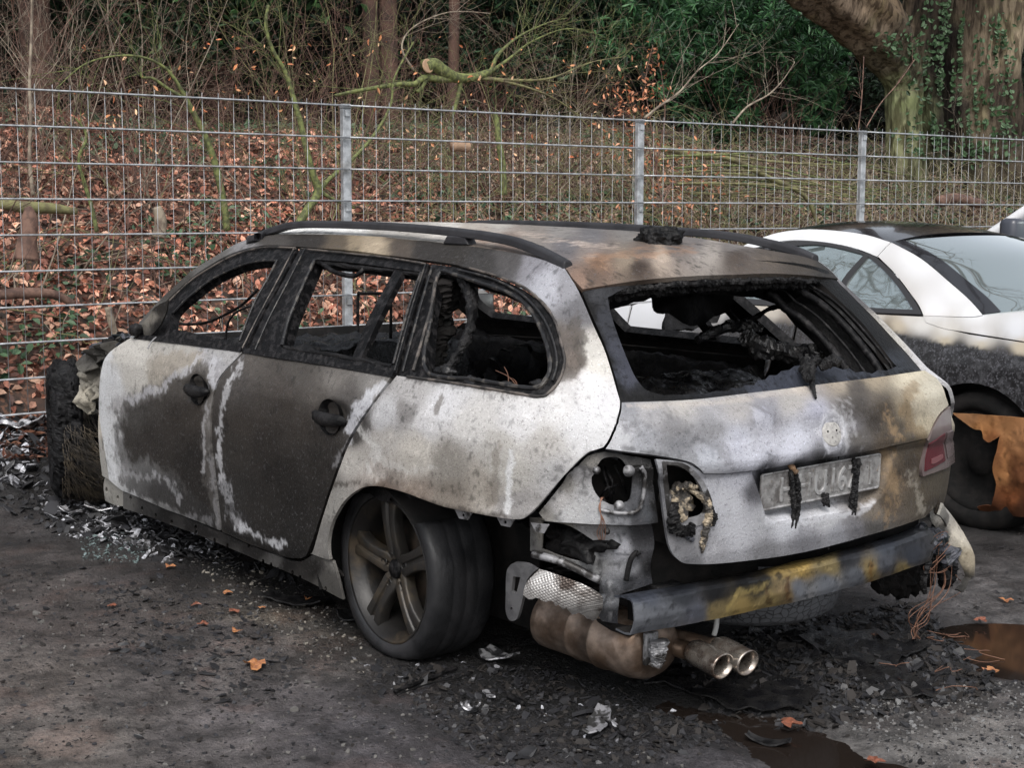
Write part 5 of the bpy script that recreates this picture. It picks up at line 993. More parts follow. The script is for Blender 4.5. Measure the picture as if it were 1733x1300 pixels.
# ================================================================== the white coupe parked alongside
SK2 = Skin(zw=[.05, .15, .30, .50, .62, .75, .85, .90, .96, 1.0, 1.1, 1.2, 1.28, 1.33, 1.37, 1.42], ww=[.82, .86, .885, .90, .905, .895, .87, .855, .825, .79, .725, .665, .605, .55, .50, .42],
           zr=[.1, .3, .5, .7, .85, .95, 1.1, 1.5], xr=[-.98, -1.04, -1.06, -1.05, -1.0, -.93, -.9, -.9], x0=-.25, n=3.6, yc=-3.22)
coupe = empty('white_coupe', (0, -3.22, 0), 'white two-door car with black roof and scorched rear wing, parked right of the burnt-out car', 'car')
cp = Paint([(1300, 395, (232, 234, 236)), (1450, 400, (235, 236, 238)), (1560, 440, (238, 239, 241)), (1620, 490, (238, 239, 241)), (1650, 530, (236, 237, 239)), (1400, 415, (230, 232, 234)), (1580, 520, (236, 236, 238)),
   (1300, 520, (200, 192, 180)), (1350, 540, (160, 150, 138)), (1480, 535, (206, 200, 190)), (1540, 540, (214, 210, 204)), (1420, 540, (170, 160, 148)), (1520, 555, (196, 184, 164)), (1560, 550, (222, 220, 216)), (1600, 565, (224, 222, 218)), (1600, 574, (196, 184, 160)), (1660, 570, (226, 226, 228)), (1660, 582, (206, 196, 176)), (1730, 590, (206, 194, 172)), (1720, 560, (224, 226, 230)), (1500, 560, (150, 138, 120)),
   (1540, 590, (62, 59, 58)), (1600, 610, (48, 47, 48)), (1680, 610, (52, 51, 52)), (1580, 640, (58, 57, 60)), (1640, 650, (96, 95, 100)), (1700, 650, (60, 58, 60)), (1640, 680, (140, 140, 148)), (1720, 690, (64, 62, 64)), (1600, 670, (40, 38, 40)), (1690, 695, (90, 90, 94)), (1480, 590, (84, 78, 74)), (1400, 580, (74, 68, 64)), (1340, 570, (90, 82, 76)), (1300, 590, (60, 56, 54)), (1730, 640, (80, 78, 80)), (1560, 610, (60, 58, 60)),
   (1260, 480, (228, 230, 234)), (1100, 500, (232, 234, 238)), (880, 530, (232, 234, 238)), (1200, 620, (70, 66, 64)), (1480, 572, (60, 57, 55)), (1560, 588, (62, 60, 60)), (1620, 592, (58, 57, 58)), (1700, 606, (60, 58, 60)), (1733, 614, (64, 62, 64)), (1420, 560, (66, 60, 56)), (1660, 598, (66, 65, 68)), (1520, 578, (58, 55, 54))], gain=.82, warp=5, power=3.4, flake=0, regions=[([(1200, 560), (1340, 548), (1420, 552), (1480, 560), (1530, 567), (1580, 579), (1640, 588), (1700, 598), (1810, 614), (1810, 730), (1200, 740)], [(1480, 590, (66, 62, 59)), (1560, 600, (52, 50, 50)), (1640, 610, (54, 53, 54)), (1733, 640, (60, 59, 61)), (1600, 650, (62, 61, 64)), (1660, 680, (100, 99, 104)), (1720, 690, (50, 49, 50)), (1400, 590, (70, 64, 60)), (1590, 675, (38, 37, 38)), (1700, 655, (46, 45, 46))], 5)])
cpm = mat('white_paint_scorched', attr=True, rough=.32, spec=.5, coat=.25, bump=.12, bscale=120, flecks=[(95, .54, .62, (.13, .13, .145), .75, 'LIGHTEN'), (38, .52, .60, (.07, .07, .075), .7, 'LIGHTEN')])
def cp_cols(P):
    c = cp(P); q = proj(P); dark = 1-smooth(.10, .22, c.mean(1)); g = fbm(P*40, 61, 4, .7); k = dark*smooth(.04, .12, g+.10*fbm(P*5, 62, 3)); k = k*.2; return c*(1-k[:, None])+k[:, None]*np.array([.15, .15, .165])
glass = bpy.data.materials.new('tinted_window_glass'); glass.use_nodes = True; pb = glass.node_tree.nodes['Principled BSDF']; pb.inputs['Base Color'].default_value = (.42, .50, .50, 1); pb.inputs['Roughness'].default_value = .03; pb.inputs['Specular IOR Level'].default_value = .9; pb.inputs['Coat Weight'].default_value = 1.0; pb.inputs['Coat Roughness'].default_value = .02; pb.inputs['Metallic'].default_value = .72; pb.inputs['IOR'].default_value = 2.3
blackroof = mat('black_roof', (.010, .010, .012), rough=.16, coat=.6)
rubtrim = mat('window_rubber', (.03, .03, .032), rough=.45)
def p2(name, pts, holes=(), m=None, parent=None, off=0., thick=.01, step=.03, paint=None, buckle=0.0, disp=None): return panel(name, SK2, pts, holes, paint=paint, material=m or cpm, parent=parent or coupe, thick=thick, off=off, step=step, buckle=buckle, disp=disp)
top2 = [(1230, 432), (1262, 414), (1296, 400), (1326, 392), (1369, 388), (1421, 391), (1468, 398), (1507, 410)]
pil2 = [(1507, 410), (1559, 438), (1606, 477), (1641, 508), (1663, 533)]
# white roof rail and C pillar
rail2 = p2('roof_frame', [(1225, 436, 1)]+top2[1:-1]+[(1507, 410, 1), (1484, 434, 1), (1451, 421), (1412, 412), (1369, 407), (1330, 407), (1290, 415), (1250, 436, 1)], paint=cp_cols, step=.02)
cpil = p2('rear_pillar', [(1509, 410, 1)]+pil2[1:-1]+[(1663, 533, 1), (1640, 536), (1563, 534, 1), (1555, 516), (1542, 498), (1516, 464), (1486, 434, 1)], paint=cp_cols, step=.02)
# side window frame and panes
p2('window_frame', [(1232, 442, 1), (1290, 419), (1330, 410), (1369, 409), (1412, 413), (1451, 423), (1482, 434, 1), (1514, 464), (1540, 498), (1553, 518), (1560, 532, 1), (1480, 529), (1400, 524), (1235, 512, 1)],
   [[(1248, 446, 1), (1300, 423), (1369, 414), (1412, 418), (1462, 431, 1), (1427, 472), (1415, 515, 1), (1245, 504, 1)], [(1469, 434, 1), (1499, 461), (1524, 491), (1545, 524, 1), (1481, 521), (1424, 516, 1), (1436, 475)]], m=rubtrim, step=.03)
p2('side_window', [(1242, 450, 1), (1300, 421), (1369, 412), (1412, 416), (1464, 430, 1), (1424, 472), (1413, 518, 1), (1240, 508, 1)], m=glass, off=-.008, step=.04, thick=0)
p2('quarter_window', [(1467, 432, 1), (1500, 460), (1526, 491), (1548, 527, 1), (1481, 524), (1420, 518, 1), (1434, 474)], m=glass, off=-.008, step=.04, thick=0)
# lower flank: door, wing, arch
warch = [(.36*math.cos(a)+.02, .36*math.sin(a)+.31) for a in np.linspace(math.radians(-25), math.radians(205), 20)]
def raw(pts, sk=SK2): return np.array([[sk.x0-x if x > sk.x0 else sk.inv(np.array([x, sk.yc+.5, z]))[0], z] for x, z in pts])
def s2(x): return SK2.x0-x
belt = SK2.px([(1225, 515), (1300, 519), (1400, 527), (1480, 532), (1562, 536), (1600, 556), (1640, 566), (1733, 580), (1790, 590)])
low = [(s2(-.45)+.25, .30), (s2(-.36), .22)]
arch = [(s2(a[0]), a[1]) for a in warch[::-1]]
outl = [tuple(p) for p in belt]+[(belt[-1][0]+.05, .62), (s2(-.75)+.1, .50), (s2(-.40)+.02, .42)]
outl += [(s2(.02-.37*math.cos(t)), .31+.37*math.sin(t)) for t in np.linspace(math.radians(8), math.radians(172), 22)]
outl += [(s2(.42), .20), (s2(1.12), .18), (s2(1.12), belt[0][1])]
outl = np.array(outl)
# wing (behind the door) and door
wing = panel('rear_wing', SK2, None, raw=outl, paint=cp_cols, material=cpm, parent=coupe, thick=.01, step=.012)
wing2 = p2('boot_shoulder', [(1562, 535, 1), (1640, 538), (1663, 535, 1), (1733, 528, 1), (1756, 528, 1), (1756, 583, 1), (1733, 578), (1640, 563), (1598, 556), (1568, 546, 1)], paint=cp_cols, step=.03, off=.002)
drx = [(s2(1.14), float(belt[0][1])), (s2(1.14), .18), (s2(2.30), .18), (s2(2.42), .5), (s2(2.40), .90), (s2(2.2), .965)]
cdoor = panel('door', SK2, None, raw=np.array(drx), paint=cp_cols, material=cpm, parent=coupe, thick=.01, step=.04)
fwing = panel('front_wing', SK2, None, raw=np.array([(s2(2.42), .90), (s2(2.44), .5), (s2(2.34), .2)]+[(s2(2.80-.37*math.cos(t)), .31+.37*math.sin(t)) for t in np.linspace(math.radians(172), math.radians(8), 18)][::-1]+[(s2(3.6), .25), (s2(3.62), .60), (s2(3.2), .78), (s2(2.6), .87)]), paint=cp_cols, material=cpm, parent=coupe, thick=.01, step=.05)
hz = SK2.cast(1345, 590); MBh = MB()
c0 = SK2.P(*SK2.inv(hz)); MBh.tube(catmull([c0+np.array([.12, .012, 0]), c0+np.array([.10, .04, 0]), c0+np.array([-.08, .04, 0]), c0+np.array([-.12, .012, 0])], 5), .014, 10).build('door_handle', mat('scorched_handle', (.10, .095, .09), rough=.5), wing)
# loft over the top: windscreen, roof, rear window, boot lid
def loft2(name, edge, m, crown, parent=coupe, na=24, sk=SK2, paint=None, fwd=0.0):
    edge = np.asarray(edge); V = []
    for p in edge:
        for j in range(na+1):
            a = -1+2*j/na; V.append((p[0]+fwd*(1-a*a), sk.yc+a*(p[1]-sk.yc), p[2]+crown*(1-abs(a)**2.3)))
    n = len(edge); F = [(i*(na+1)+j, (i+1)*(na+1)+j, (i+1)*(na+1)+j+1, i*(na+1)+j+1) for i in range(n-1) for j in range(na)]
    F = [f[::-1] for f in F]; V = np.array(V); return solid(mesh(name, V, F, m, parent, True, paint(V) if paint else None), .008)
e_roof = np.array([SK2.cast(u, v) for u, v in catmull(top2, 4)]); loft2('roof', e_roof, blackroof, .045)
e_rw = np.array([SK2.cast(u, v) for u, v in catmull(pil2, 5)])
e_rw2 = e_rw*1.0; loft2('rear_window', e_rw2, glass, .03, fwd=-.10)
bd = mat('glass_border', (.008, .008, .01), rough=.12, coat=.5); q = e_rw.copy(); 
V = []; na = 5
for i, p in enumerate(q):
    for j in range(na+1):
        a = 1-.13*j/na; V.append((p[0]-.10*(1-a*a), SK2.yc+a*(p[1]-SK2.yc), p[2]+.03*(1-abs(a)**2.3)+.004))
F = [(i*(na+1)+j, i*(na+1)+j+1, (i+1)*(na+1)+j+1, (i+1)*(na+1)+j) for i in range(len(q)-1) for j in range(na)]; mesh('window_border', V, F, bd, coupe)
zb_ = float(e_rw[-1][2]); xb_ = float(e_rw[-1][0]); ed = [(xb_, float(e_rw[-1][1]), zb_)]
for t in np.linspace(.1, 1, 8): x_ = xb_+(-.98-xb_)*t; z_ = zb_-.02*t-.10*smooth(.7, 1, t); s_ = SK2.inv(np.array([max(x_, -.9), SK2.yc+.5, z_])); p_ = SK2.P(s_[0], z_); ed.append((x_, SK2.yc+min(float(p_[1]-SK2.yc), .78), z_))
loft2('boot_lid', ed, cpm, .025, paint=cp_cols)
wsx = [(2.02, .95), (1.75, 1.10), (1.45, 1.25), (float(e_roof[0][0]), float(e_roof[0][2]))]
loft2('windscreen', [(x_, SK2.yc+float(SK2.w(z_)), z_) for x_, z_ in wsx], glass, .05, fwd=.10)
loft2('bonnet', [(3.62, SK2.yc+.72, .66), (3.3, SK2.yc+.80, .78), (2.8, SK2.yc+.84, .87), (2.3, SK2.yc+.845, .93), (2.0, SK2.yc+.82, .965)], cpm, .06, paint=cp_cols, fwd=.04)
p2f = panel('front_window', SK2, None, raw=np.array([(s2(1.0), .93), (s2(1.95), .95), (s2(1.45), 1.22), (s2(1.05), 1.30), (s2(.95), 1.31)]), material=glass, parent=coupe, off=-.008, thick=0, step=.06)
apil = MB(); apil.tube([(1.98, SK2.yc+.83, .95), (1.7, SK2.yc+.755, 1.10), (1.4, SK2.yc+.66, 1.25), tuple(e_roof[0])], .028, 10); apil.build('front_pillar', cpm, coupe)
mr = empty('wing_mirror', (1.78, SK2.yc+.96, 1.02)); mr.parent = coupe; mr.location = (1.78, .96, 1.02)
o = blob('mirror_housing', (0, 0, 0), (.06, .11, .075), mat('mirror_white', (.75, .76, .78), rough=.3), None, 3, 0.0, 3, 3); o.parent = mr
o = MB().box((-.062, -.085, -.055), (-.05, .085, .055), bev=.01).build('mirror_glass', glass, None); o.parent = mr
# tail face, floor, wheels
b = MB(); b.box((-.93, SK2.yc-.78, .24), (-.88, SK2.yc+.74, .88), bev=.02); b.build('tail_panel', M['char'], coupe); b = MB(); b.box((-.9, SK2.yc-.80, .20), (3.3, SK2.yc+.70, .28)); b.build('floor_pan', M['soot'], coupe)
b = MB(); b.box((-.45, SK2.yc-.6, .28), (3.2, SK2.yc+.52, .82)); b.build('inner_body', M['soot'], coupe)
wpos = [(.04, SK2.yc+.86, 1), (2.80, SK2.yc+.85, 1), (.04, SK2.yc-.86, -1), (2.80, SK2.yc-.85, -1)]
for x_, y_, s_ in wpos:
    sooty = x_ < 1 and s_ > 0; w = wheel(x_, 0, .315, s_, parent=coupe, R=.32, flat=False, rim=not sooty); w.location = (x_, y_-SK2.yc, .315)
    if sooty: o = MB().lathe([(0, -.05), (.06, -.045), (.07, -.06), (.17, -.055), (.20, -.03), (.238, -.005), (.24, -.02)], (0, 0, 0), (0, 1, 0), 48).build('rim', M['soot'], None); o.parent = w
    if x_ < 1 and s_ > 0:
        for c_ in w.children_recursive:
            if c_.type == 'MESH': c_.data.materials.clear(); c_.data.materials.append(M['soot'])
for o in [wing, cdoor, fwing, rail2, cpil, p2f, wing2]:
    me = o.data.copy(); n = len(me.vertices); c = np.zeros(n*3); me.vertices.foreach_get('co', c); c = c.reshape(-1, 3); c[:, 1] *= -1; me.vertices.foreach_set('co', c.ravel()); me.flip_normals(); me.update(); r_ = o.copy(); r_.data = me; r_.name = o.name.split('.')[0]; COLL.objects.link(r_)
sE = float(belt[-1][0])-.12
tsk = panel('tail_skin', SK2, None, raw=np.array([(sE, .34), (sE, .86), (SK2.A, .88), (2*SK2.A-sE, .86), (2*SK2.A-sE, .34), (SK2.A, .32)]), material=M['char'], parent=coupe, off=-.006, thick=.02, step=.05, buckle=.01)
# half molten brown bumper skin hanging at the scorched corner
mb_paint = Paint([(1640, 710, (184, 136, 98)), (1660, 730, (196, 140, 92)), (1700, 730, (206, 150, 104)), (1700, 780, (172, 118, 80)), (1720, 800, (156, 104, 72)), (1710, 840, (150, 92, 58)), (1690, 860, (120, 74, 50)), (1730, 740, (200, 146, 104)), (1680, 745, (170, 112, 72)), (1730, 860, (110, 70, 50)), (1695, 800, (192, 134, 88)), (1780, 800, (170, 110, 70))],
   strokes=[([(1700, 760), (1705, 790), (1698, 820)], 6, (222, 160, 108), 14, .6), ([(1715, 770), (1722, 820)], 3, (110, 66, 42), 12, .5)], gain=.74, warp=12, power=3.5)
panel('molten_bumper', SK2, [(1614, 698, 1), (1640, 700), (1733, 707, 1), (1772, 710, 1), (1772, 876, 1), (1733, 872), (1690, 866), (1662, 864, 1), (1657, 856, 1), (1672, 852), (1684, 850), (1687, 820), (1682, 790), (1688, 765), (1692, 738, 1), (1684, 744), (1676, 748), (1668, 742), (1664, 728), (1650, 726), (1636, 716), (1622, 704)],
   paint=mb_paint, material=mat('heat_browned_plastic', attr=True, rough=.42, spec=.4, bump=1.0, bscale=25, flecks=[(30, .56, .64, (.6, .5, .42), .5, 'MULTIPLY')]), parent=coupe, off=.012, thick=.008, step=.014, buckle=.02, disp=lambda P: .05*fbm(P*8, 7, 5, .6))
panel('inner_wing_liner', SK2, [(1590, 690, 1), (1800, 700, 1), (1800, 900, 1), (1660, 880, 1)], material=M['soot'], parent=coupe, off=-.14, thick=.01, step=.08)

# ------------------------------------------------------------------ a white van further along
van = empty('white_van', (0, -6.9, 0), 'white van beyond the coupe, only its windscreen pillar and mirror showing', 'van')
vp = mat('van_white', (.74, .75, .77), rough=.3, coat=.3)
W2 = .92; YV = -6.9
SK3 = Skin(zw=[.1, .3, .6, .9, 1.1, 1.4, 1.7, 1.9], ww=[.88, .92, .94, .93, .90, .84, .76, .62], zr=[.1, 2], xr=[-1.2, -1.1], x0=-.5, n=4, yc=YV)
a0 = hit(1668, 403, 1, YV+.86); a1 = hit(1745, 352, 1, YV+.80)
dx = (a1[0]-a0[0])/(a1[2]-a0[2]); xa = lambda z: a0[0]+dx*(z-a0[2])
def s3(x): return SK3.x0-x
side = [(xa(1.08)+.02, 1.06), (xa(1.75), 1.75), (xa(1.75)-1.8, 1.80), (-1.0, 1.72), (-1.05, 1.1), (-1.05, .35)]
zt = 1.75
V3 = lambda pts: np.array([(s3(x), z) if x > SK3.x0 else (SK3.inv(np.array([x, YV+.5, z]))[0], z) for x, z in pts])
panel('side_panel', SK3, None, raw=V3([(-1.0, .35), (xa(1.06)+1.1, .35), (xa(1.06)+1.15, .80), (xa(1.06)+.05, 1.06), (-1.0, 1.06)]), material=vp, parent=van, step=.12, thick=.01)
panel('side_window', SK3, None, raw=V3([(-.9, 1.07), (xa(1.07)-.08, 1.07), (xa(1.66)-.08, 1.66), (-.8, 1.68)]), material=glass, parent=van, step=.12, thick=.005, off=-.01)
MB().tube([(xa(z), YV+float(SK3.w(z))-.02, z) for z in (1.04, 1.3, 1.55, 1.76)], .045, 10).build('front_pillar', vp, van)
loft2('windscreen', [(xa(z), YV+float(SK3.w(z))-.03, z) for z in (1.04, 1.3, 1.55, 1.76)], glass, .05, van, sk=SK3, fwd=.12)
loft2('roof', [(xa(1.76), YV+float(SK3.w(1.76))-.02, 1.76), (xa(1.76)-.6, YV+.72, 1.82), (-.9, YV+.70, 1.76)], vp, .05, van, sk=SK3)
loft2('bonnet', [(xa(1.06)+1.15, YV+.8, .82), (xa(1.06)+.6, YV+.86, .98), (xa(1.06), YV+.88, 1.05)], vp, .05, van, sk=SK3)
mp = hit(1716, 398, 1, YV+1.06); MB().box(mp-np.array([.07, .11, .12]), mp+np.array([.07, .10, .12]), bev=.04).build('wing_mirror', mat('dark_mirror', (.05, .055, .07), rough=.3), van)
b = MB(); b.box((-1.0, YV-.8, .3), (xa(1.06)+1.0, YV+.8, .95)); b.build('inner_body', M['soot'], van)
for x_, s_ in ((.0, 1), (xa(1.06)+.5, 1), (.0, -1), (xa(1.06)+.5, -1)):
    w = wheel(x_, 0, .34, s_, parent=van, R=.35, rim=True, flat=False); w.location = (x_, .82*s_, .34)
# ================================================================== ground
def gpx(u, v, z=0.0): p = hit(u, v, 2, z); return p[:2]
puddles_px = [[(1205, 1210), (1250, 1192), (1320, 1200), (1375, 1222), (1425, 1240), (1490, 1262), (1560, 1285), (1640, 1320), (1600, 1345), (1300, 1345), (1262, 1290), (1235, 1245)],
              [(1566, 1062), (1590, 1050), (1660, 1045), (1745, 1046), (1790, 1060), (1790, 1170), (1740, 1158), (1690, 1150), (1650, 1135), (1640, 1112), (1650, 1092), (1600, 1080)],
              [(1060, 1190), (1120, 1165), (1180, 1180), (1215, 1205), (1180, 1212), (1100, 1200)]]
pud = [np.array([gpx(u, v) for u, v in outline(p, 3)]) for p in puddles_px]
def ground_h(x, y):
    x = np.asarray(x, float); y = np.asarray(y, float); P = np.stack([x.ravel(), y.ravel()], 1)
    h = .26*smooth(2.7, 4.6, P[:, 0])+.9*smooth(4.3, 6.2, P[:, 0])*0
    h = h+fbm(P*1.1, 51, 3)*.035*np.exp(-((P[:, 0])/12)**2)*(1-np.exp(-((P[:, 0])**2+(P[:, 1]-.8)**2)/.3))
    near = np.exp(-(((P[:, 0]+.3)/3.2)**4+((P[:, 1]-.3)/3.0)**4))
    rough = .35+.65*smooth(-.05, .12, fbm(P*1.7, 91, 3))
    h = h+near*rough*(fbm(P*14, 61, 5, .65)*.020+np.abs(fbm(P*36, 71, 3, .7))*.020)
    for k, q in enumerate(pud):
        lo, hi = q.min(0)-.3, q.max(0)+.3; m = (P[:, 0] > lo[0]) & (P[:, 0] < hi[0]) & (P[:, 1] > lo[1]) & (P[:, 1] < hi[1])
        if m.any():
            d = seg_dist(P[m], q)*np.where(inpoly(P[m], q), -1, 1)+fbm(P[m]*6, 40+k, 4)*.10
            h[m] -= .032*(1-smooth(-.10, .07, d))
    return h.reshape(x.shape)
def spacing(lo, hi, far, d0, grow=1.16, mx=20):
    a = list(np.arange(lo, hi, d0)); d = d0; v = hi
    while v < far: a.append(v); d = min(d*grow, mx); v += d
    d = d0; v = lo-d0
    while v > -far: a.append(v); d = min(d*grow, mx); v -= d
    return np.array(sorted(a))
gx = spacing(-2.35, 2.4, 400, .014); gy = spacing(-1.9, 3.0, 400, .014)
X, Y = np.meshgrid(gx, gy, indexing='ij'); Z = ground_h(X, Y); V = np.stack([X.ravel(), Y.ravel(), Z.ravel()], 1)
nx, ny = len(gx), len(gy); ii, jj = np.meshgrid(np.arange(nx-1), np.arange(ny-1), indexing='ij'); k0 = (ii*ny+jj).ravel()
F = np.stack([k0, k0+ny, k0+ny+1, k0+1], 1)
gs = [(40, 1000, (84, 78, 76)), (150, 1050, (78, 72, 70)), (60, 1150, (96, 90, 86)), (150, 1250, (104, 99, 95)), (60, 1280, (98, 93, 88)), (260, 1120, (72, 68, 68)), (300, 1250, (92, 88, 88)), (420, 1210, (92, 88, 89)), (200, 980, (66, 62, 62)), (350, 1000, (60, 57, 57)), (450, 1100, (84, 80, 79)), (380, 1060, (62, 59, 60)),
      (540, 1210, (84, 81, 83)), (520, 1080, (110, 104, 96)), (470, 1040, (122, 114, 103)), (400, 990, (96, 89, 82)), (560, 1140, (92, 88, 86)), (620, 1240, (84, 82, 86)), (700, 1280, (84, 81, 84)), (640, 1180, (52, 50, 52)), (760, 1160, (36, 34, 36)), (850, 1220, (52, 50, 52)), (900, 1280, (70, 67, 70)), (960, 1180, (38, 36, 38)), (1050, 1240, (56, 54, 58)), (1150, 1280, (66, 64, 68)), (1000, 1290, (64, 62, 65)), (900, 1120, (16, 16, 17)), (1100, 1180, (24, 22, 22)), (1200, 1150, (24, 22, 23)), (1350, 1080, (16, 16, 17)), (1300, 1150, (34, 33, 36)), (1400, 1180, (38, 36, 40)),
      (1480, 1120, (44, 43, 46)), (1560, 1140, (56, 55, 58)), (1600, 1180, (80, 78, 78)), (1500, 1210, (104, 102, 101)), (1560, 1250, (116, 114, 112)), (1650, 1220, (104, 101, 99)), (1700, 1200, (84, 81, 80)), (1700, 1280, (122, 120, 118)), (1450, 1160, (52, 50, 52)), (1700, 1000, (88, 86, 86)), (1660, 960, (72, 70, 70)), (1700, 930, (58, 56, 56)), (1720, 1030, (98, 96, 96)), (1560, 1040, (60, 58, 60)), (1500, 1060, (40, 39, 42)), (1620, 1040, (92, 90, 90)), (1690, 890, (22, 21, 21)),
      (40, 880, (58, 55, 55)), (100, 840, (50, 48, 48)), (40, 780, (40, 38, 38)), (150, 900, (54, 52, 52)), (100, 950, (66, 62, 61)), (250, 940, (48, 46, 47)), (350, 960, (48, 46, 46)), (450, 1000, (58, 55, 54)), (20, 700, (46, 34, 30)), (-300, 900, (70, 66, 64)), (-300, 1400, (100, 96, 92)), (200, 1500, (100, 96, 92)), (1000, 1500, (84, 82, 82)), (2200, 1100, (92, 90, 90)), (2200, 1500, (108, 106, 104))]
gxy = np.array([gpx(u, v) for u, v, c in gs]); gc = np.array([lin(c) for u, v, c in gs])*1.12
def ground_col(V):
    q = V[:, :2]+.16*2*np.stack([fbm(V[:, :2]*2.6, 14, 4, .6), fbm(V[:, :2]*2.6+7, 15, 4, .6)], 1)
    out = 0; tot = 0
    for p, c in zip(gxy, gc):
        w = 1/(((q-p)**2).sum(1)+.006)**1.5; out = out+w[:, None]*c; tot = tot+w
    out = out/tot[:, None]
    # soot under and round the burnt car
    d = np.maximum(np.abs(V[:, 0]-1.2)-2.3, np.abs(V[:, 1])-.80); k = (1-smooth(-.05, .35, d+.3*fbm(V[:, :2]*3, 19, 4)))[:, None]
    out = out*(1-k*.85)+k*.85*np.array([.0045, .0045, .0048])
    n = fbm(V[:, :2]*9, 23, 6, .70); out = out*(1+2.6*n)[:, None].clip(.22, 2.4); n2 = fbm(V[:, :2]*2.2, 24, 6, .7); out = out*(1-.45*smooth(.03, .10, n2))[:, None]
    br = smooth(.06, .16, fbm(V[:, :2]*5+3, 29, 5, .6))[:, None]*(smooth(-1.5, .8, V[:, 1])[:, None]); out = out*(1-.4*br)+.4*br*out*np.array([1.25, .95, .85])
    return (out*np.array([1.01, 1.0, 1.0])).clip(.003, .5)
gcol = ground_col(V)
def g_extra(N, L, tc, col, noise, ramp, mix, b):
    col = mix(ramp(noise(5, 12, .78), .46, .60, 0, .5), col, (.42, .40, .39), 'MULTIPLY')
    col = mix(ramp(noise(11, 10, .75), .55, .66, 0, .4), col, (1.35, 1.3, 1.2), 'MULTIPLY')
    col = mix(ramp(noise(24, 12, .82), .50, .58, 0, .65), col, (.38, .37, .38), 'MULTIPLY')
    col = mix(ramp(noise(42, 12, .85), .54, .60, 0, .55), col, (1.55, 1.5, 1.42), 'MULTIPLY')
    col = mix(ramp(noise(75, 8, .8), .53, .60, 0, .65), col, (.35, .34, .35), 'MULTIPLY')
    col = mix(ramp(noise(190, 4, .6), .58, .68, 0, .6), col, (1.5, 1.47, 1.42), 'MULTIPLY')
    col = mix(ramp(noise(420, 2, .5), .62, .70, 0, .6), col, (1.8, 1.76, 1.68), 'MULTIPLY')
    L.new(ramp(noise(3.5, 5, .6), .40, .60, .28, .70), b.inputs['Roughness'])
    return col
gm = mat('wet_gritty_asphalt', attr=True, rough=.6, spec=.45, bump=4.5, bscale=95, detail=8, extra=g_extra)
ground = mesh('ground', V, F, gm, None, True, gcol); tag(ground, kind='structure')
# standing water
wm = bpy.data.materials.new('puddle_water'); wm.use_nodes = True; pb = wm.node_tree.nodes['Principled BSDF']
pb.inputs['Base Color'].default_value = (.016, .012, .010, 1); pb.inputs['Roughness'].default_value = .06; pb.inputs['Specular IOR Level'].default_value = .4
for k, q in enumerate(pud):
    c = q.mean(0); s = (q-c)*1.3+c; z = float(ground_h(*q.T).min()*0+np.median(ground_h(q[:, 0], q[:, 1])))-.010
    if k == 1: z += .002
    tag(mesh('puddle', [(x, y, z) for x, y in s], [tuple(range(len(s)))], wm, None, False), kind='structure')

# ------------------------------------------------------------------ scattered debris
def gz(x, y): return ground_h(np.asarray(x, float), np.asarray(y, float))
def flakes(name, cx, cy, sx, sy, n, size, mats, seed, lift=.006, thick=.25, tilt=.5, aspect=2.2, region=None, kind='stuff', zoff=0, mound=0):
    """irregular chips lying on the ground"""
    r = np.random.default_rng(seed); V = []; F = []; mi = []; nv = 0
    xs = cx+sx*r.standard_normal(n); ys = cy+sy*r.standard_normal(n)
    if region is not None:
        q = np.array([gpx(u, v) for u, v in region]); lo, hi = q.min(0), q.max(0); P = r.uniform(lo, hi, (n*6, 2)); P = P[inpoly(P, q)][:n]; xs, ys = P[:, 0], P[:, 1]; n = len(P)
    zs = gz(xs, ys)
    if mound: zs = zs+mound*np.exp(-(((xs-cx)/sx)**2+((ys-cy)/sy)**2))*r.random(n)
    for i in range(n):
        s = size*math.exp(r.normal(0, .45)); m = r.integers(5, 8); a0 = r.uniform(0, 6.28); t = r.uniform(-tilt, tilt, 2); asp = r.uniform(1, aspect)
        ca, sa = math.cos(a0), math.sin(a0); top = []
        for k in range(m):
            a = 2*math.pi*k/m; rr = s*r.uniform(.55, 1.15); px_ = math.cos(a)*rr*asp**.5; py_ = math.sin(a)*rr/asp**.5
            x_ = ca*px_-sa*py_; y_ = sa*px_+ca*py_; top.append((xs[i]+x_, ys[i]+y_, zs[i]+lift+s*thick+t[0]*x_+t[1]*y_+r.uniform(-.15, .15)*s+zoff))
        bot = [(x_, y_, z_-s*thick) for x_, y_, z_ in top]
        V += top+bot; F.append(tuple(range(nv, nv+m))); mi.append(0)
        for k in range(m): F.append((nv+(k+1) % m, nv+k, nv+m+k, nv+m+(k+1) % m)); mi.append(0)
        w = r.integers(0, len(mats)); mi[-(m+1):] = [w]*(m+1); nv += 2*m
    o = mesh(name, V, F, mats, None, False); o.data.polygons.foreach_set('material_index', mi)
    return tag(o, kind=kind) if kind else o
dk = [mat('char_chip', (.010, .010, .011), rough=.5, c2=(.022, .022, .024), nscale=30), mat('char_chip_grey', (.024, .024, .027), rough=.5), mat('soil_crumb', (.018, .015, .0135), rough=.8)]
wh = [mat('white_ash_flake', (.50, .51, .55), rough=.5, c2=(.15, .15, .16), nscale=40), mat('grey_ash_flake', (.20, .20, .215), rough=.5, c2=(.03, .03, .03), nscale=30, thr=(.45, .55)), dk[0]]
flakes('charred_debris', 0, 0, 1, 1, 3600, .0045, dk, 1, region=[(0, 850), (300, 920), (600, 1040), (700, 1120), (1100, 1160), (1560, 1010), (1733, 1000), (1733, 1300), (0, 1300)], lift=-.002)
flakes('charred_debris', 0, 0, 1, 1, 420, .010, dk[:2], 2, region=[(150, 980), (420, 1020), (520, 1180), (380, 1200), (200, 1130)], lift=0, thick=.15)
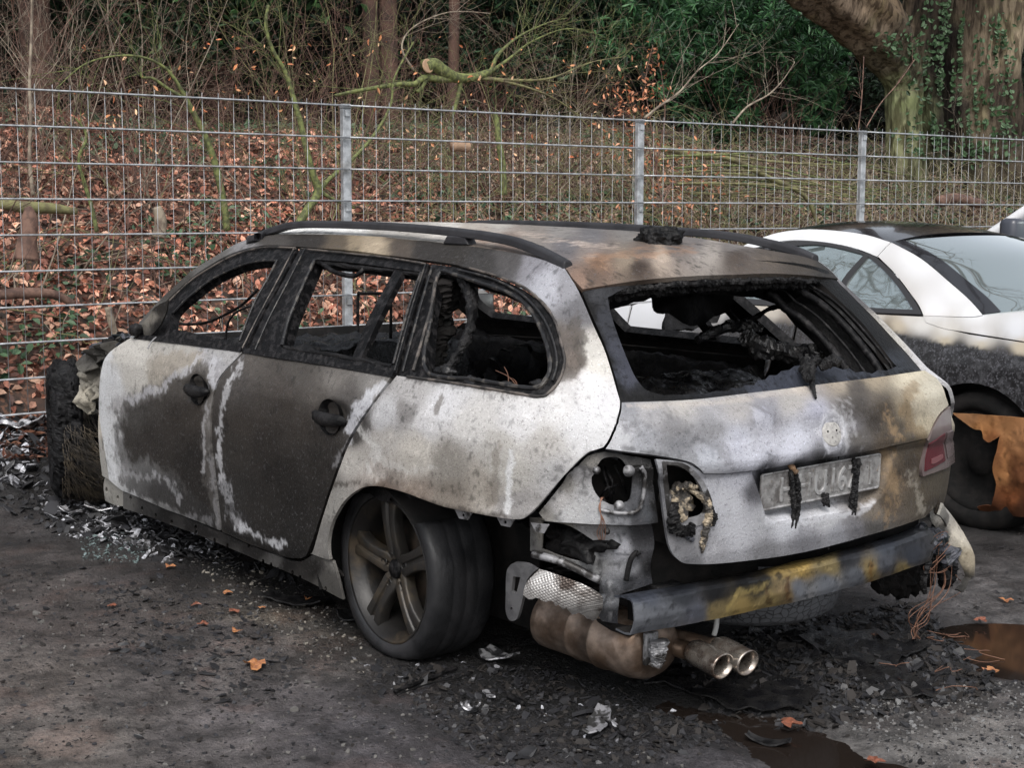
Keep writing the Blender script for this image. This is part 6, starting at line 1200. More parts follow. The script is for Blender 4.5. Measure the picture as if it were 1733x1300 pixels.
flakes('charred_debris', 0, 0, 1, 1, 3400, .0085, dk, 3, region=[(1140, 1110), (1300, 1050), (1560, 1020), (1640, 1110), (1700, 1180), (1560, 1200), (1400, 1230), (1200, 1210)], lift=0, thick=.35, tilt=.8)
flakes('charred_debris', 0, 0, 1, 1, 1900, .007, dk, 4, region=[(620, 1130), (900, 1130), (1100, 1180), (1250, 1240), (1100, 1300), (820, 1300), (700, 1200)], lift=0, thick=.3, tilt=.7)
flakes('charred_debris', 0, 0, 1, 1, 1100, .014, dk[:2], 5, region=[(-20, 730), (70, 740), (110, 830), (200, 850), (360, 920), (560, 1010), (300, 940), (100, 900), (-20, 860)], lift=0, thick=.3, tilt=.9)
flakes('gravel', 0, 0, 1, 1, 1800, .0030, [mat('pale_grit', (.13, .125, .12), rough=.8), mat('grey_grit', (.14, .14, .14), rough=.8), dk[0]], 6, region=[(1380, 1200), (1733, 1150), (1733, 1300), (1560, 1300)], lift=-.002, thick=.8)
flakes('gravel', 0, 0, 1, 1, 700, .0036, [mat('yellow_grit', (.18, .165, .14), rough=.8), mat('dark_grit', (.10, .095, .09), rough=.8), dk[2]], 7, region=[(300, 930), (420, 950), (600, 1050), (640, 1150), (560, 1130), (400, 1030)], lift=-.002, thick=.8)
flakes('gravel', 0, 0, 1, 1, 2200, .0035, [dk[1], dk[2], mat('grit', (.10, .096, .09), rough=.8)], 8, region=[(0, 960), (400, 1000), (800, 1200), (1200, 1300), (0, 1300)], lift=-.002, thick=.8)
flakes('ash_flakes', 0, 0, 1, 1, 520, .015, wh, 9, region=[(60, 845), (130, 815), (180, 825), (215, 862), (330, 905), (330, 940), (200, 925), (90, 905)], lift=0, thick=.12, tilt=.9)
flakes('ash_flakes', 0, 0, 1, 1, 240, .024, wh, 10, region=[(-20, 760), (60, 770), (80, 810), (40, 850), (-20, 840)], lift=.01, thick=.15, tilt=1.2)
flakes('ash_flakes', 0, 0, 1, 1, 300, .011, wh, 20, region=[(140, 840), (190, 850), (260, 880), (360, 920), (380, 960), (250, 950), (150, 900)], lift=0.004, thick=.12, tilt=.9)
flakes('ash_flakes', 0, 0, 1, 1, 70, .007, wh, 11, region=[(560, 1090), (900, 1110), (1200, 1200), (1100, 1300), (800, 1280), (600, 1160)], lift=0, thick=.3, tilt=.9)
flakes('glass_crumbs', 0, 0, 1, 1, 260, .0035, [mat('pale_green_glass_crumb', (.13, .17, .17), rough=.2, spec=.6)], 12, region=[(130, 905), (210, 900), (260, 930), (230, 955), (140, 950)], lift=0, thick=.6)
flakes('charred_debris', 1.0, 2.2, 1.6, .9, 900, .006, dk, 31)
flakes('charred_debris', -1.6, -1.0, .8, 1.0, 700, .007, dk, 32)
# larger charred slabs and curled sheets next to the car, each a thing
def slab(u, v, L_, W_, th, rot, label, mt, name='charred_slab', cat='debris', curl=.02, seed=1, group=None, z=0):
    p = hit(u, v, 2, 0); n = 16; V = []; r = np.random.default_rng(seed)
    for i in range(n):
        for j in range(8):
            a = i/(n-1)-.5; b_ = j/7-.5; x = a*L_; y = b_*W_*(1-.5*abs(a)**2+.25*math.sin(7*a+seed)); V.append((x, y, curl*abs(a*2)**2+.3*curl*(2*b_)**2+.012+z))
    V = np.array(V); V[:, 2] += fbm(V*22, seed, 4)*th*2; V[:, :2] += .012*np.stack([fbm(V*30, seed+2, 3), fbm(V*30, seed+4, 3)], 1); c, s = math.cos(rot), math.sin(rot)
    W = V.copy(); W[:, 0] = V[:, 0]*c-V[:, 1]*s+p[0]; W[:, 1] = V[:, 0]*s+V[:, 1]*c+p[1]; W[:, 2] += float(gz(p[0], p[1]))
    F = [(i*8+j, (i+1)*8+j, (i+1)*8+j+1, i*8+j+1) for i in range(n-1) for j in range(7)]
    o = mesh(name, W, F, mt, None, True); solid(o, .005); return tag(o, label, cat, group)
silver = mat('melted_aluminium', (.48, .48, .50), rough=.35, metal=.6, c2=(.06, .06, .065), nscale=26, thr=(.46, .56), bump=1, bscale=70)
slab(500, 1022, .26, .10, .010, .5, 'flat black charred slab beside the rear wheel and sill', M['char'], seed=3)
slab(598, 1052, .12, .07, .010, .2, 'small black slab touching the left rear tyre', M['char'], seed=13)
slab(828, 1181, .075, .02, .004, -.35, 'short ribbed silver strip lying on soot behind the rear wheel', silver, 'metal_strip', seed=4, curl=.003)
slab(795, 1208, .045, .025, .006, .3, 'small pale crumpled foil scrap on the soot left of the silver strip', silver, 'foil_scrap', seed=5)
slab(845, 1123, .12, .07, .016, .3, 'crumpled silver foil lump just right of the rear tyre', silver, 'foil_scrap', seed=6)
slab(1010, 1234, .22, .05, .010, -.9, 'long flaky grey ash strip on the ground below the exhaust', wh[1], 'ash_strip', seed=7)
slab(1300, 1247, .12, .035, .008, .4, 'dark charred slab at the edge of the front puddle', M['char'], seed=8)
slab(180, 866, .20, .06, .02, 1.2, 'white curled aluminium sheet at the foot of the hinge pillar', silver, 'aluminium_sheet', seed=9, curl=.03)
slab(122, 872, .14, .04, .02, .3, 'thin white aluminium sliver in front of the door, on ash', silver, 'aluminium_sheet', seed=10, curl=.02)
slab(38, 798, .30, .12, .04, .9, 'grey crumpled aluminium sheet on the ash left of the front tyre', silver, 'aluminium_sheet', seed=11, curl=.05, z=.03)
slab(1240, 1165, .5, .28, .03, .4, 'wide sheet of melted black plastic on the ground behind the exhaust', gloss, 'melted_plastic', seed=15, curl=.0)
slab(1420, 1085, .55, .3, .05, .2, 'rippled melted black plastic heap under the bumper beam', gloss, 'melted_plastic', seed=16, curl=.0)
slab(1500, 1150, .4, .2, .04, -.6, 'wet lumpy black melt between the bumper and the right puddle', gloss, 'melted_plastic', seed=17, curl=.0)
def stick(pts, r, label, mt, name='charred_strip', cat='debris', z=.012, seed=1):
    P = [np.array([*gpx(u, v), 0]) for u, v in pts]; P = catmull(P, 5); P[:, 2] = gz(P[:, 0], P[:, 1])+z
    b = MB().tube(P, r, 6); V = b.V[0]; V += fbm(V*40, seed, 3)[:, None]*r
    return tag(b.build(name, mt), label, cat)
stick([(668, 1178), (700, 1165), (745, 1150), (772, 1138)], .006, 'thin charred rod on the ground behind the left rear wheel', M['trim'])
stick([(672, 1183), (730, 1163), (800, 1148)], .003, 'thin black wire lying along the charred rod', M['char'], 'wire', 'wire')
stick([(1018, 1224), (1040, 1240), (1060, 1254)], .005, 'short black stick on soot in front of the puddle', M['trim'])
stick([(862, 1185), (876, 1192), (886, 1198)], .009, 'stubby black lump right of the ribbed silver strip', M['char'])
wl_ = ['copper wire loop hanging down to the ground under the right rear corner', 'copper wire beside the hanging loop, closest to the bumper', 'thin copper wire curling away from the hanging loop', 'copper wire at the near edge of the hanging bundle', 'lone copper wire on the black melt, left of the right puddle', 'copper wire on the grey soot in front of the right puddle', 'bent copper wire lying on charred crumbs', 'copper wire half buried in charred crumbs', 'long fine copper wire on the wet soot', 'short copper wire on the wet soot']
for k in range(10):
    u, v = RNG.uniform(1380, 1700), RNG.uniform(1060, 1190)
    if k < 4: u, v = RNG.uniform(1540, 1620), RNG.uniform(1065, 1100)
    pts = [(u+RNG.uniform(-14, 14)+i*RNG.uniform(6, 16), v+RNG.uniform(-7, 7)) for i in range(5)]
    o = stick(pts, .0013, wl_[k], M['copper'], 'copper_wire', 'wire', z=.02, seed=k); o['group'] = 'copper wires on the ground'
# autumn leaves on the tarmac
lfm = [mat('orange_leaf', (.42, .19, .075), rough=.5, c2=(.25, .10, .05), nscale=60), mat('red_brown_leaf', (.24, .085, .05), rough=.5, c2=(.13, .05, .03), nscale=60)]
leafspots = [(432, 1131, .05, 0, 'large pale orange leaf on the tarmac left of the rear wheel'), (287, 965, .03, 0, 'orange leaf on the ground near the sill'), (384, 1010, .028, 0, 'orange leaf between sill and dark patch'), (332, 1029, .026, 1, 'small red leaf left of the sill'), (344, 1061, .026, 1, 'red leaf on the dark chips'), (190, 1032, .024, 1, 'small reddish leaf on the far left tarmac'),
   (444, 1035, .02, 0, 'tiny orange leaf near the black slab'), (521, 1018, .026, 0, 'orange leaf on top of the black slab'), (400, 1075, .028, 0, 'pale brown leaf in the middle left tarmac'), (1338, 1229, .04, 1, 'reddish leaf on the rim of the front puddle'), (1480, 1292, .035, 1, 'dark red leaf floating in the front puddle'), (1676, 1137, .035, 0, 'orange leaf at the edge of the right puddle'), (1660, 1052, .03, 1, 'red leaf in the far side of the right puddle'), (1522, 1152, .028, 1, 'red leaf on the soot behind the bumper'), (1702, 1020, .03, 0, 'pale leaf on the gravel behind the right puddle'), (394, 1040, .03, 1, 'dark red leaf beside the pale gravel')]
for k, (u, v, s, c, lb) in enumerate(leafspots):
    p = gpx(u, v); z = max(float(gz(*p)), -.006)+.008; n = 14; V = [(p[0], p[1], z+.004)]; r = np.random.default_rng(k)
    for i in range(n):
        a = 2*math.pi*i/n; rr = s*(.75+.3*math.sin(3*a+k)+r.uniform(-.15, .15)); V.append((p[0]+rr*math.cos(a), p[1]+rr*.8*math.sin(a), z+r.uniform(0, .35)*s))
    tag(mesh('fallen_leaf', V, [(0, i+1, (i+1) % n+1) for i in range(n)], lfm[c], None, False), lb, 'leaf', 'fallen leaves on the tarmac')
# ================================================================== fence
FX = 4.244; FY0 = -1.552; ZT = 2.105; PIT = 2.51
galv = mat('galvanised_steel', (.46, .48, .50), rough=.45, metal=.35, c2=(.30, .315, .33), nscale=18, bump=.1, bscale=90, flecks=[(6, .52, .66, (.30, .24, .18), .35, 'MULTIPLY')])
fence = empty('wire_mesh_fence', (FX, 0, .3), 'galvanised double-wire mesh fence with square posts in front of the leaf-covered bank', 'fence')
def post(y):
    b = MB(); b.box((FX-.02, y-.03, .1), (FX+.02, y+.03, ZT-.02), bev=.004)
    o = b.build('post', galv, fence, False)
    b = MB(); b.box((FX-.023, y-.033, ZT-.02), (FX+.023, y+.033, ZT+.01), bev=.006); b.build('post_cap', mat('grey_cap', (.22, .23, .24), rough=.5) if 'cap' not in M else M['cap'], o, False)
    for k in range(9):
        z = ZT-.05-.2*k
        MB().box((FX-.034, y-.018, z-.02), (FX-.019, y+.018, z+.02), bev=.003).build('clamp', galv, o, False) if k in (0, 3, 6, 8) else None
M['cap'] = mat('grey_cap', (.22, .23, .24), rough=.5)
for k in range(-2, 6): post(FY0-k*PIT)
def mesh_panel(ya, yb):
    b = MB(); x = FX-.045
    for k in range(10):
        z = ZT-.2*k-.003
        for dx in (-.007, .007):
            ys = np.linspace(ya, yb, 8); P = np.stack([np.full(8, x+dx), ys, z+.003*fbm(np.stack([ys, ys*0+k], 1), 4, 2)], 1); b.tube(P, .0056, 5)
    n = 25
    for i in range(1, n):
        y = ya+(yb-ya)*i/n; o_ = RNG.normal(0, .0015); b.tube([(x, y+o_, ZT+.03), (x, y, ZT-.9), (x, y-o_, ZT-1.83)], .0017, 4)
    b.build('mesh_panel', galv, fence, True)
for k in range(-2, 5): mesh_panel(FY0-k*PIT, FY0-(k+1)*PIT)
# ================================================================== bank behind the fence
def bank_h(x, y):
    x = np.asarray(x, float); y = np.asarray(y, float); P = np.stack([x.ravel(), y.ravel()], 1)
    h = -.15+.50*smooth(4.0, 4.5, P[:, 0])+1.75*np.clip((P[:, 0]-4.35)/3.9, 0, 1)**1.0+.10*np.clip(P[:, 0]-8.2, 0, 60)
    h = h+(fbm(P*.9, 131, 4)*.28+fbm(P*4, 132, 3)*.07)*smooth(4.4, 5.4, P[:, 0])
    return h.reshape(x.shape)
bx = np.concatenate([np.arange(4.0, 9.5, .08), np.arange(9.5, 40, 1.2)]); by = np.concatenate([np.arange(-60, -19, 1.5), np.arange(-19, 5, .09), np.arange(5, 40, 1.5)])
X, Y = np.meshgrid(bx, by, indexing='ij'); Z = bank_h(X, Y); nx, ny = len(bx), len(by); ii, jj = np.meshgrid(np.arange(nx-1), np.arange(ny-1), indexing='ij'); k0 = (ii*ny+jj).ravel()
bankm = mat('leaf_mould', (.060, .032, .022), rough=.8, c2=(.022, .016, .012), nscale=6, bump=1.2, bscale=30, flecks=[(18, .52, .6, (.16, .075, .045), .7, 'MIX')])
bank = mesh('bank', np.stack([X.ravel(), Y.ravel(), Z.ravel()], 1), np.stack([k0, k0+ny, k0+ny+1, k0+1], 1), bankm); tag(bank, kind='structure')
def leaf_mesh(name, P, Nn, S, C, mt, seed, fold=.25, asp=.62, parent=None, kind='stuff', droop=0, A=None):
    """many separate leaves: centre P, normal Nn, size S, colour C"""
    r = np.random.default_rng(seed); n = len(P); a = r.standard_normal((n, 3)) if A is None else A
    Nn = Nn/np.linalg.norm(Nn, axis=1)[:, None]; a = a-Nn*(a*Nn).sum(1)[:, None]; a /= np.linalg.norm(a, axis=1)[:, None]+1e-9; b = np.cross(Nn, a); S = np.asarray(S)[:, None]
    w = asp*S; f = fold*S*r.uniform(.2, 1.5, (n, 1)); cu = S*r.uniform(-.3, .3, (n, 1))
    v = [P-a*S+Nn*cu, P-a*S*.25-b*w*.55+Nn*f, P+a*S*.35-b*w*.5+Nn*f, P+a*S+Nn*(cu-droop*S), P+a*S*.35+b*w*.5+Nn*f, P-a*S*.25+b*w*.55+Nn*f]
    V = np.stack(v, 1).reshape(-1, 3); k = np.arange(n)*6
    F = np.concatenate([np.stack([k, k+1, k+2, k+3], 1), np.stack([k, k+3, k+4, k+5], 1)])
    o = mesh(name, V, F, mt, parent, False, np.repeat(C, 6, 0), local=False)
    return tag(o, kind=kind) if kind else o
def pal(cols, n, r, var=.25):
    c = np.array([lin(q) for q in cols])[r.integers(0, len(cols), n)]; return c*(1+r.uniform(-var, var, (n, 1)))
leafm = mat('dead_leaf', attr=True, rough=.6, spec=.3, flecks=[(60, .5, .6, (.6, .55, .5), .5, 'MULTIPLY')])
ivym = mat('ivy_leaf', attr=True, rough=.5, spec=.35)
r = np.random.default_rng(5)
def bank_pts(n, x0, x1, y0, y1): return r.uniform(x0, x1, n), r.uniform(y0, y1, n)
def norm_bank(x, y):
    e = .05; gx_ = (bank_h(x+e, y)-bank_h(x-e, y))/(2*e); gy_ = (bank_h(x, y+e)-bank_h(x, y-e))/(2*e); return np.stack([-gx_, -gy_, np.ones_like(gx_)], 1)
n = 60000; x, y = bank_pts(n, 4.25, 8.9, -15, 2.4); d = fbm(np.stack([x, y], 1)*1.3, 77, 4); nrm = norm_bank(x, y); nn = nrm+r.standard_normal((n, 3))*.75
P = np.stack([x, y, bank_h(x, y)+r.uniform(.0, .05, n)], 1)
C = pal([(158, 98, 72), (144, 88, 68), (176, 122, 98), (112, 66, 52), (88, 54, 44), (184, 142, 118), (132, 80, 60), (98, 60, 48), (70, 46, 40), (152, 108, 88), (168, 130, 106), (120, 74, 60)], n, r)
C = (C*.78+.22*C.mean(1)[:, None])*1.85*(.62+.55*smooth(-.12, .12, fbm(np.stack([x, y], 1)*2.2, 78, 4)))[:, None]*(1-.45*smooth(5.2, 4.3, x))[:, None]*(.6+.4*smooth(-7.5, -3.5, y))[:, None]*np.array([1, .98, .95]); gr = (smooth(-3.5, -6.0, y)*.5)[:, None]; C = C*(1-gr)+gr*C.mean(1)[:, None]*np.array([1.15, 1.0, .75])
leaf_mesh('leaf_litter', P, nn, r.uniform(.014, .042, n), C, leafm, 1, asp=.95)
n = 22000; x, y = bank_pts(n, 4.5, 9.4, -15, 2.4); m = fbm(np.stack([x, y], 1)*1.5, 99, 4) > .03-.05*(x > 6.4)-.05*(y < -5); x, y = x[m], y[m]; n = len(x)
leaf_mesh('ivy_ground_cover', np.stack([x, y, bank_h(x, y)+r.uniform(.03, .12, n)], 1), norm_bank(x, y)+r.standard_normal((n, 3))*.5, r.uniform(.018, .042, n), pal([(62, 86, 58), (74, 98, 70), (50, 70, 50), (88, 112, 86), (44, 62, 44)], n, r), ivym, 2, asp=.9)
n = 2600; x = r.uniform(3.6, 4.35, n); y = r.uniform(-2.5, 2.0, n); 
leaf_mesh('leaf_litter', np.stack([x, y, np.maximum(ground_h(x, y), bank_h(x, y))+.02], 1), np.array([[0, 0, 1.]])+r.standard_normal((n, 3))*.6, r.uniform(.02, .045, n), pal([(104, 68, 56), (80, 54, 46), (58, 42, 37), (128, 90, 72)], n, r)*.8, leafm, 3)

# ------------------------------------------------------------------ twigs, saplings, shrubs
def bark(name, c, c2, **k): return mat(name, tuple(lin(c)*.8), rough=.8, c2=tuple(lin(c2)*.8), nscale=k.pop('nscale', 12), **k)
mossg = bark('mossy_bark', (124, 132, 78), (84, 88, 56), nscale=30, bump=1, bscale=60); greyb = bark('grey_twig_bark', (164, 152, 134), (118, 104, 92)); brownb = bark('brown_twig_bark', (134, 104, 90), (92, 70, 62)); olive = bark('olive_twig_bark', (138, 136, 92), (106, 98, 74))
def grow(b, p, d, L_, r0, rng, depth, bend=.25, up=.1, seg=7, split=.55, rad=5):
    P = [p]; n = seg; D = d/np.linalg.norm(d)
    for i in range(n):
        D = D+rng.standard_normal(3)*bend*.4+np.array([0, 0, up*.25]); D /= np.linalg.norm(D); P.append(P[-1]+D*L_/n)
    P = np.array(P); R = r0*np.linspace(1, .35, n+1); b.tube(P, R, rad if r0 > .006 else 3, cap=False)
    if depth > 0:
        for i in range(1, n+1):
            if rng.random() < split:
                dd = P[i]-P[i-1]; dd /= np.linalg.norm(dd); s = rng.standard_normal(3); s -= dd*(s@dd); s /= np.linalg.norm(s)
                grow(b, P[i], dd*.8+s*rng.uniform(.5, 1.0), L_*rng.uniform(.35, .65), max(R[i]*.6, .0013), rng, depth-1, bend*1.2, up, max(4, seg-1), split, rad)
def shrub(name, x, y, h, n, mt, seed, label, group=None, r0=.007, depth=2, lean=(0, 0), bend=.25, cat='shrub', up=.12, spread=.35):
    rng = np.random.default_rng(seed); b = MB(); z = float(bank_h(np.array([x]), np.array([y]))[0])-.03
    for k in range(n):
        grow(b, np.array([x+rng.normal(0, .10), y+rng.normal(0, .12), z]), np.array([rng.normal(0, spread)+lean[0], rng.normal(0, spread)+lean[1], 1.]), h*rng.uniform(.6, 1.15), r0*rng.uniform(.6, 1.2), rng, depth, bend, up)
    o = b.build(name, mt, None, True)
    return tag(o, label, cat, group)
def curve_thing(name, pts, X, R, mt, label, cat='branch', group=None, twigs=0, seed=1, tl=.5, tr=.003, tdepth=1, parent=None, noise=.0, xs=None):
    xs = xs or [X]*len(pts); P = catmull([hit(u, v, 0, x_) for (u, v), x_ in zip(pts, xs)], 6); Rr = np.interp(np.linspace(0, 1, len(P)), np.linspace(0, 1, len(R)), R)
    b = MB().tube(P, Rr, 10)
    if noise: V = b.V[0]; c = np.repeat(P, 10, 0); b.V[0] = c+(V-c)*(1+noise*2*fbm(V*9, seed, 4))[:, None]
    rng = np.random.default_rng(seed)
    for k in range(twigs):
        i = rng.integers(int(len(P)*.2), len(P)-1); d = P[i+1]-P[i]; d /= np.linalg.norm(d); s = rng.standard_normal(3)*np.array([.7, 1, 1]); s -= d*(s@d); s /= np.linalg.norm(s)
        grow(b, P[i], d*.9+s*.7, tl*rng.uniform(.4, 1.3), tr, rng, tdepth, .3, .05, 6, .5, 3)
    o = b.build(name, mt, parent); return tag(o, label, cat, group) if label else o
spots = [(4.9, 1.1, 1.9, 7, brownb, 'tangled bare brown shrub at the far left end behind the fence'), (5.6, .1, 2.3, 7, greyb, 'bare grey shrub behind the left fence panel, twigs above the top wire'), (6.6, .4, 2.2, 8, brownb, 'dense brown twiggy shrub high on the left bank'), (5.4, -.8, 2.0, 7, brownb, 'brown twiggy shrub left of the mossy green saplings'), (6.9, -1.3, 2.3, 9, greyb, 'pale grey bare shrub high on the bank behind the leftmost post'),
  (5.3, -1.7, 1.9, 6, brownb, 'small bare shrub just right of the leftmost post'), (6.4, -2.6, 2.2, 9, olive, 'olive twiggy shrub under the cut mossy branch'), (7.2, -3.4, 1.9, 9, brownb, 'brown bare shrub behind the cut mossy branch'), (5.6, -3.5, 1.6, 6, olive, 'low olive shrub behind the middle of the second fence panel'), (6.7, -4.6, 1.8, 8, brownb, 'low brown bramble left of the middle post'),
  (6.0, -5.8, 1.5, 8, olive, 'low olive bramble behind the third fence panel'), (7.6, -6.0, 1.6, 8, greyb, 'grey bare shrub beneath the rhododendron'), (6.6, -7.4, 1.3, 8, olive, 'low olive tangle left of the right post'), (7.4, -9.2, 1.4, 8, brownb, 'brown twiggy shrub at the foot of the ivy-clad tree'), (6.2, -9.8, 1.1, 7, greyb, 'low grey tangle right of the right post'),
  (7.6, .9, 2.6, 8, brownb, 'tall brown shrub in front of the far left trunk'), (7.8, -.6, 2.6, 9, brownb, 'tall fine-twigged shrub in front of the dark conifers'), (6.0, 1.5, 2.4, 7, olive, 'olive twiggy shrub at the left edge')]
for k, (x_, y_, h_, n_, m_, lb) in enumerate(spots): shrub('bare_shrub', x_, y_, h_, n_, m_, 200+k, lb, 'bare shrubs on the bank', lean=(-.05, RNG.uniform(-.3, .3)), depth=3 if k in (1, 2, 4, 6, 16) else 2, r0=.006)
# low arching bramble stems: nobody could count them
rng = np.random.default_rng(9); b = MB(); b2 = MB()
for k in range(2300):
    y_ = rng.uniform(-13, 2.2) if k < 600 else rng.uniform(-13, -3.5); x_ = rng.uniform(4.6, 8.2); z_ = float(bank_h(np.array([x_]), np.array([y_]))[0]); L_ = rng.uniform(.4, 1.5); a = rng.uniform(0, 6.28); hgt = rng.uniform(.05, .55)
    t = np.linspace(0, 1, 8); px_ = x_+math.cos(a)*L_*t*.6; py_ = y_+math.sin(a)*L_*t; pz = np.maximum(bank_h(px_, py_), z_*0)+hgt*np.sin(math.pi*t*rng.uniform(.6, 1))+.01
    P = np.stack([px_, py_, pz], 1)+rng.standard_normal((8, 3))*.02; (b if k % 2 else b2).tube(P, np.linspace(1, .5, 8)*rng.uniform(.0018, .0055), 4, cap=False)
tag(b.build('undergrowth_stems', olive), kind='stuff'); tag(b2.build('undergrowth_stems', greyb), kind='stuff')
b = MB()
for k in range(620):
    x_ = rng.uniform(6.4, 8.9); y_ = rng.uniform(-6, 2.4); grow(b, np.array([x_, y_, float(bank_h(np.array([x_]), np.array([y_]))[0])]), np.array([rng.normal(-.2, .4), rng.normal(0, .6), 1]), rng.uniform(.5, 1.5), .0028, rng, 1, .35, .0, 6, .5, 3)
tag(b.build('undergrowth_stems', brownb), kind='stuff')
# the singled-out saplings and branches
S_ = 'saplings behind the fence'
curve_thing('mossy_sapling', [(505, 380), (520, 355), (538, 325), (528, 290), (518, 250), (508, 205), (495, 160), (482, 120), (462, 85), (450, 45), (454, 8)], 5.2, [.030, .028, .024, .020, .017, .013, .010], mossg, 'tall crooked bright green mossy sapling left of the leftmost post', 'sapling', S_, 10, 3, .5)
curve_thing('mossy_sapling', [(540, 322), (560, 300), (590, 275), (630, 232), (660, 180), (668, 130), (700, 70)], 5.25, [.018, .014, .009, .006], mossg, 'green mossy stem forking right across the leftmost post', 'sapling', S_, 8, 4, .5)
curve_thing('mossy_sapling', [(540, 322), (560, 335), (600, 352)], 5.2, [.018, .012, .008], mossg, 'short mossy stub pointing right at the foot of the green sapling', 'sapling', S_, 2, 5, .3)
curve_thing('arching_sapling', [(385, 390), (376, 330), (362, 270), (345, 225), (322, 180), (306, 150), (280, 115), (240, 96), (190, 95), (140, 110), (95, 150)], 5.4, [.026, .024, .020, .014, .009, .006, .004], mossg, 'green sapling arching left over the fence top', 'sapling', S_, 16, 6, .7)
curve_thing('arching_sapling', [(310, 165), (285, 150), (258, 132), (240, 130), (238, 112)], 5.4, [.013, .010, .006], mossg, 'short green side branch below the arching sapling', 'branch', None, 4, 7, .3)
curve_thing('slim_sapling', [(164, 392), (155, 350), (143, 310), (133, 270), (146, 235), (140, 215), (128, 200)], 4.9, [.014, .012, .009, .006], mossg, 'thin wavy green sapling behind the far left mesh', 'sapling', S_, 5, 8, .35)
curve_thing('grey_sapling', [(56, 330), (50, 270), (52, 200), (50, 140), (53, 60), (55, -40)], 5.0, [.013, .011, .009, .008], greyb, 'straight thin grey sapling near the left edge', 'sapling', S_, 12, 9, .6)
curve_thing('mossy_sapling', [(852, 330), (851, 284), (845, 245), (842, 215), (838, 190)], 5.3, [.028, .026, .024, .018], mossg, 'short mossy green stem behind the second fence panel', 'sapling', S_, 3, 10, .5)
# cut mossy branch lying over the brush
cut = empty('cut_mossy_branch', tuple(hit(760, 140, 0, 6.0)), 'thick moss-covered sawn branch lying on the brush above the second fence panel', 'branch')
kw = dict(mt=mossg, label=None, parent=cut)
bpos = lambda u, v: hit(u, v, 0, 6.0)
def cb_(pts, R, tw, sd, X=6.0, tl=.6, nz=.12, nm='limb', mt=mossg): return curve_thing(nm, pts, X, R, mt, None, parent=cut, twigs=tw, seed=sd, tl=tl, noise=nz, tdepth=2)
def reparent_fix():
    for c_ in cut.children:
        for v_ in c_.data.vertices: v_.co -= cut.location
_mesh0 = mesh
cb_([(719, 112), (733, 108), (748, 119), (771, 131), (802, 130), (830, 121)], [.062, .060, .055, .045, .035, .028], 4, 21, nz=.25)
cb_([(830, 121), (845, 90), (880, 60), (927, 38), (960, 30)], [.022, .012, .007, .003], 12, 22)
cb_([(830, 121), (860, 100), (900, 70), (960, 48), (1020, 60)], [.018, .010, .006, .003], 12, 23)
cb_([(800, 130), (860, 135), (930, 132), (1000, 105), (1060, 95)], [.022, .012, .007, .003], 14, 24, mt=olive)
cb_([(771, 131), (745, 134), (719, 131), (700, 142), (674, 142), (612, 152), (567, 161)], [.036, .030, .022, .018, .012], 10, 25)
cb_([(722, 133), (712, 150), (705, 155)], [.020, .016, .014], 2, 26)
cb_([(780, 132), (776, 160), (765, 200)], [.022, .018, .010], 6, 27)
cb_([(700, 118), (680, 80), (700, 45), (760, 20), (830, 22)], [.010, .007, .005, .003], 10, 28, mt=greyb)
cb_([(810, 128), (900, 150), (960, 180), (1010, 230)], [.016, .010, .006, .004], 14, 29, mt=olive)
ce = bpos(718, 113)
MB().lathe([(0, -.052), (.052, -.052), (.058, -.045)], ce, (.75, .1, -.1), 20).build('sawn_end', mat('fresh_wood', (.42, .27, .16), rough=.7, c2=(.34, .22, .14), nscale=30), cut, False)
reparent = [v for v in cut.children]
# pale log ends, stumps and mossy logs on the bank
def log(pts, R, label, mt, X, name='log', group='logs on the bank'):
    t = curve_thing(name, pts, X, R, mt, label, 'log', group, noise=.2, seed=len(label)); return t
log([(0, 345), (40, 350), (85, 352), (130, 358)], [.035, .04, .035, .02], 'mossy log low behind the far left mesh', olive, 5.2)
log([(-10, 500), (40, 496), (90, 498), (125, 515)], [.03, .035, .03, .02], 'dark crooked branch on the leaves at the left edge', brownb, 4.7)
log([(183, 520), (190, 550), (196, 568)], [.022, .024, .02], 'upright dead stub low behind the left mesh', greyb, 4.6)
log([(268, 402), (272, 375), (265, 350)], [.05, .045, .03], 'short pointed grey stump on the leaves', greyb, 5.4, 'stump')
log([(45, 440), (48, 400), (50, 365), (46, 350)], [.075, .06, .045, .02], 'broken reddish-brown stump behind the left mesh', brownb, 5.0, 'stump')
log([(766, 246), (780, 247), (792, 249)], [.05, .05, .045], 'sawn log with a pale end behind the second fence panel', mat('cut_wood', (.36, .24, .16), rough=.8), 6.0)
0 and log([(965, 230), (985, 232), (1000, 226)], [.045, .045, .04], 'pale broken log end left of the middle post', mat('pale_wood', (.50, .38, .26), rough=.8), 5.8)
log([(1120, 250), (1180, 262), (1240, 270), (1300, 300), (1360, 330), (1385, 380)], [.03, .03, .026, .022, .02], 'long curved mossy branch sagging behind the third fence panel', olive, 5.6)
log([(1590, 340), (1620, 336), (1660, 345)], [.06, .06, .05], 'short sawn log right of the right post', brownb, 6.0)
ab_ = ['topmost', 'second', 'third', 'fourth', 'fifth', 'sixth', 'seventh', 'eighth', 'ninth', 'tenth', 'eleventh', 'lowest']
v0s = sorted(RNG.uniform(262, 330, 12))
for k in range(12):
    v0 = v0s[k]; log([(1110+RNG.uniform(0, 60), v0), (1220, v0+RNG.uniform(-12, 6)), (1330, v0+RNG.uniform(-5, 12)), (1430+RNG.uniform(0, 120), v0+RNG.uniform(5, 50))], [.010, .010, .008, .004], ab_[k]+' of the thin olive branches piled behind the third fence panel', olive if k % 3 else mossg, 5.3+RNG.uniform(0, .8), 'arching_branch', 'cut branches piled behind the third panel')
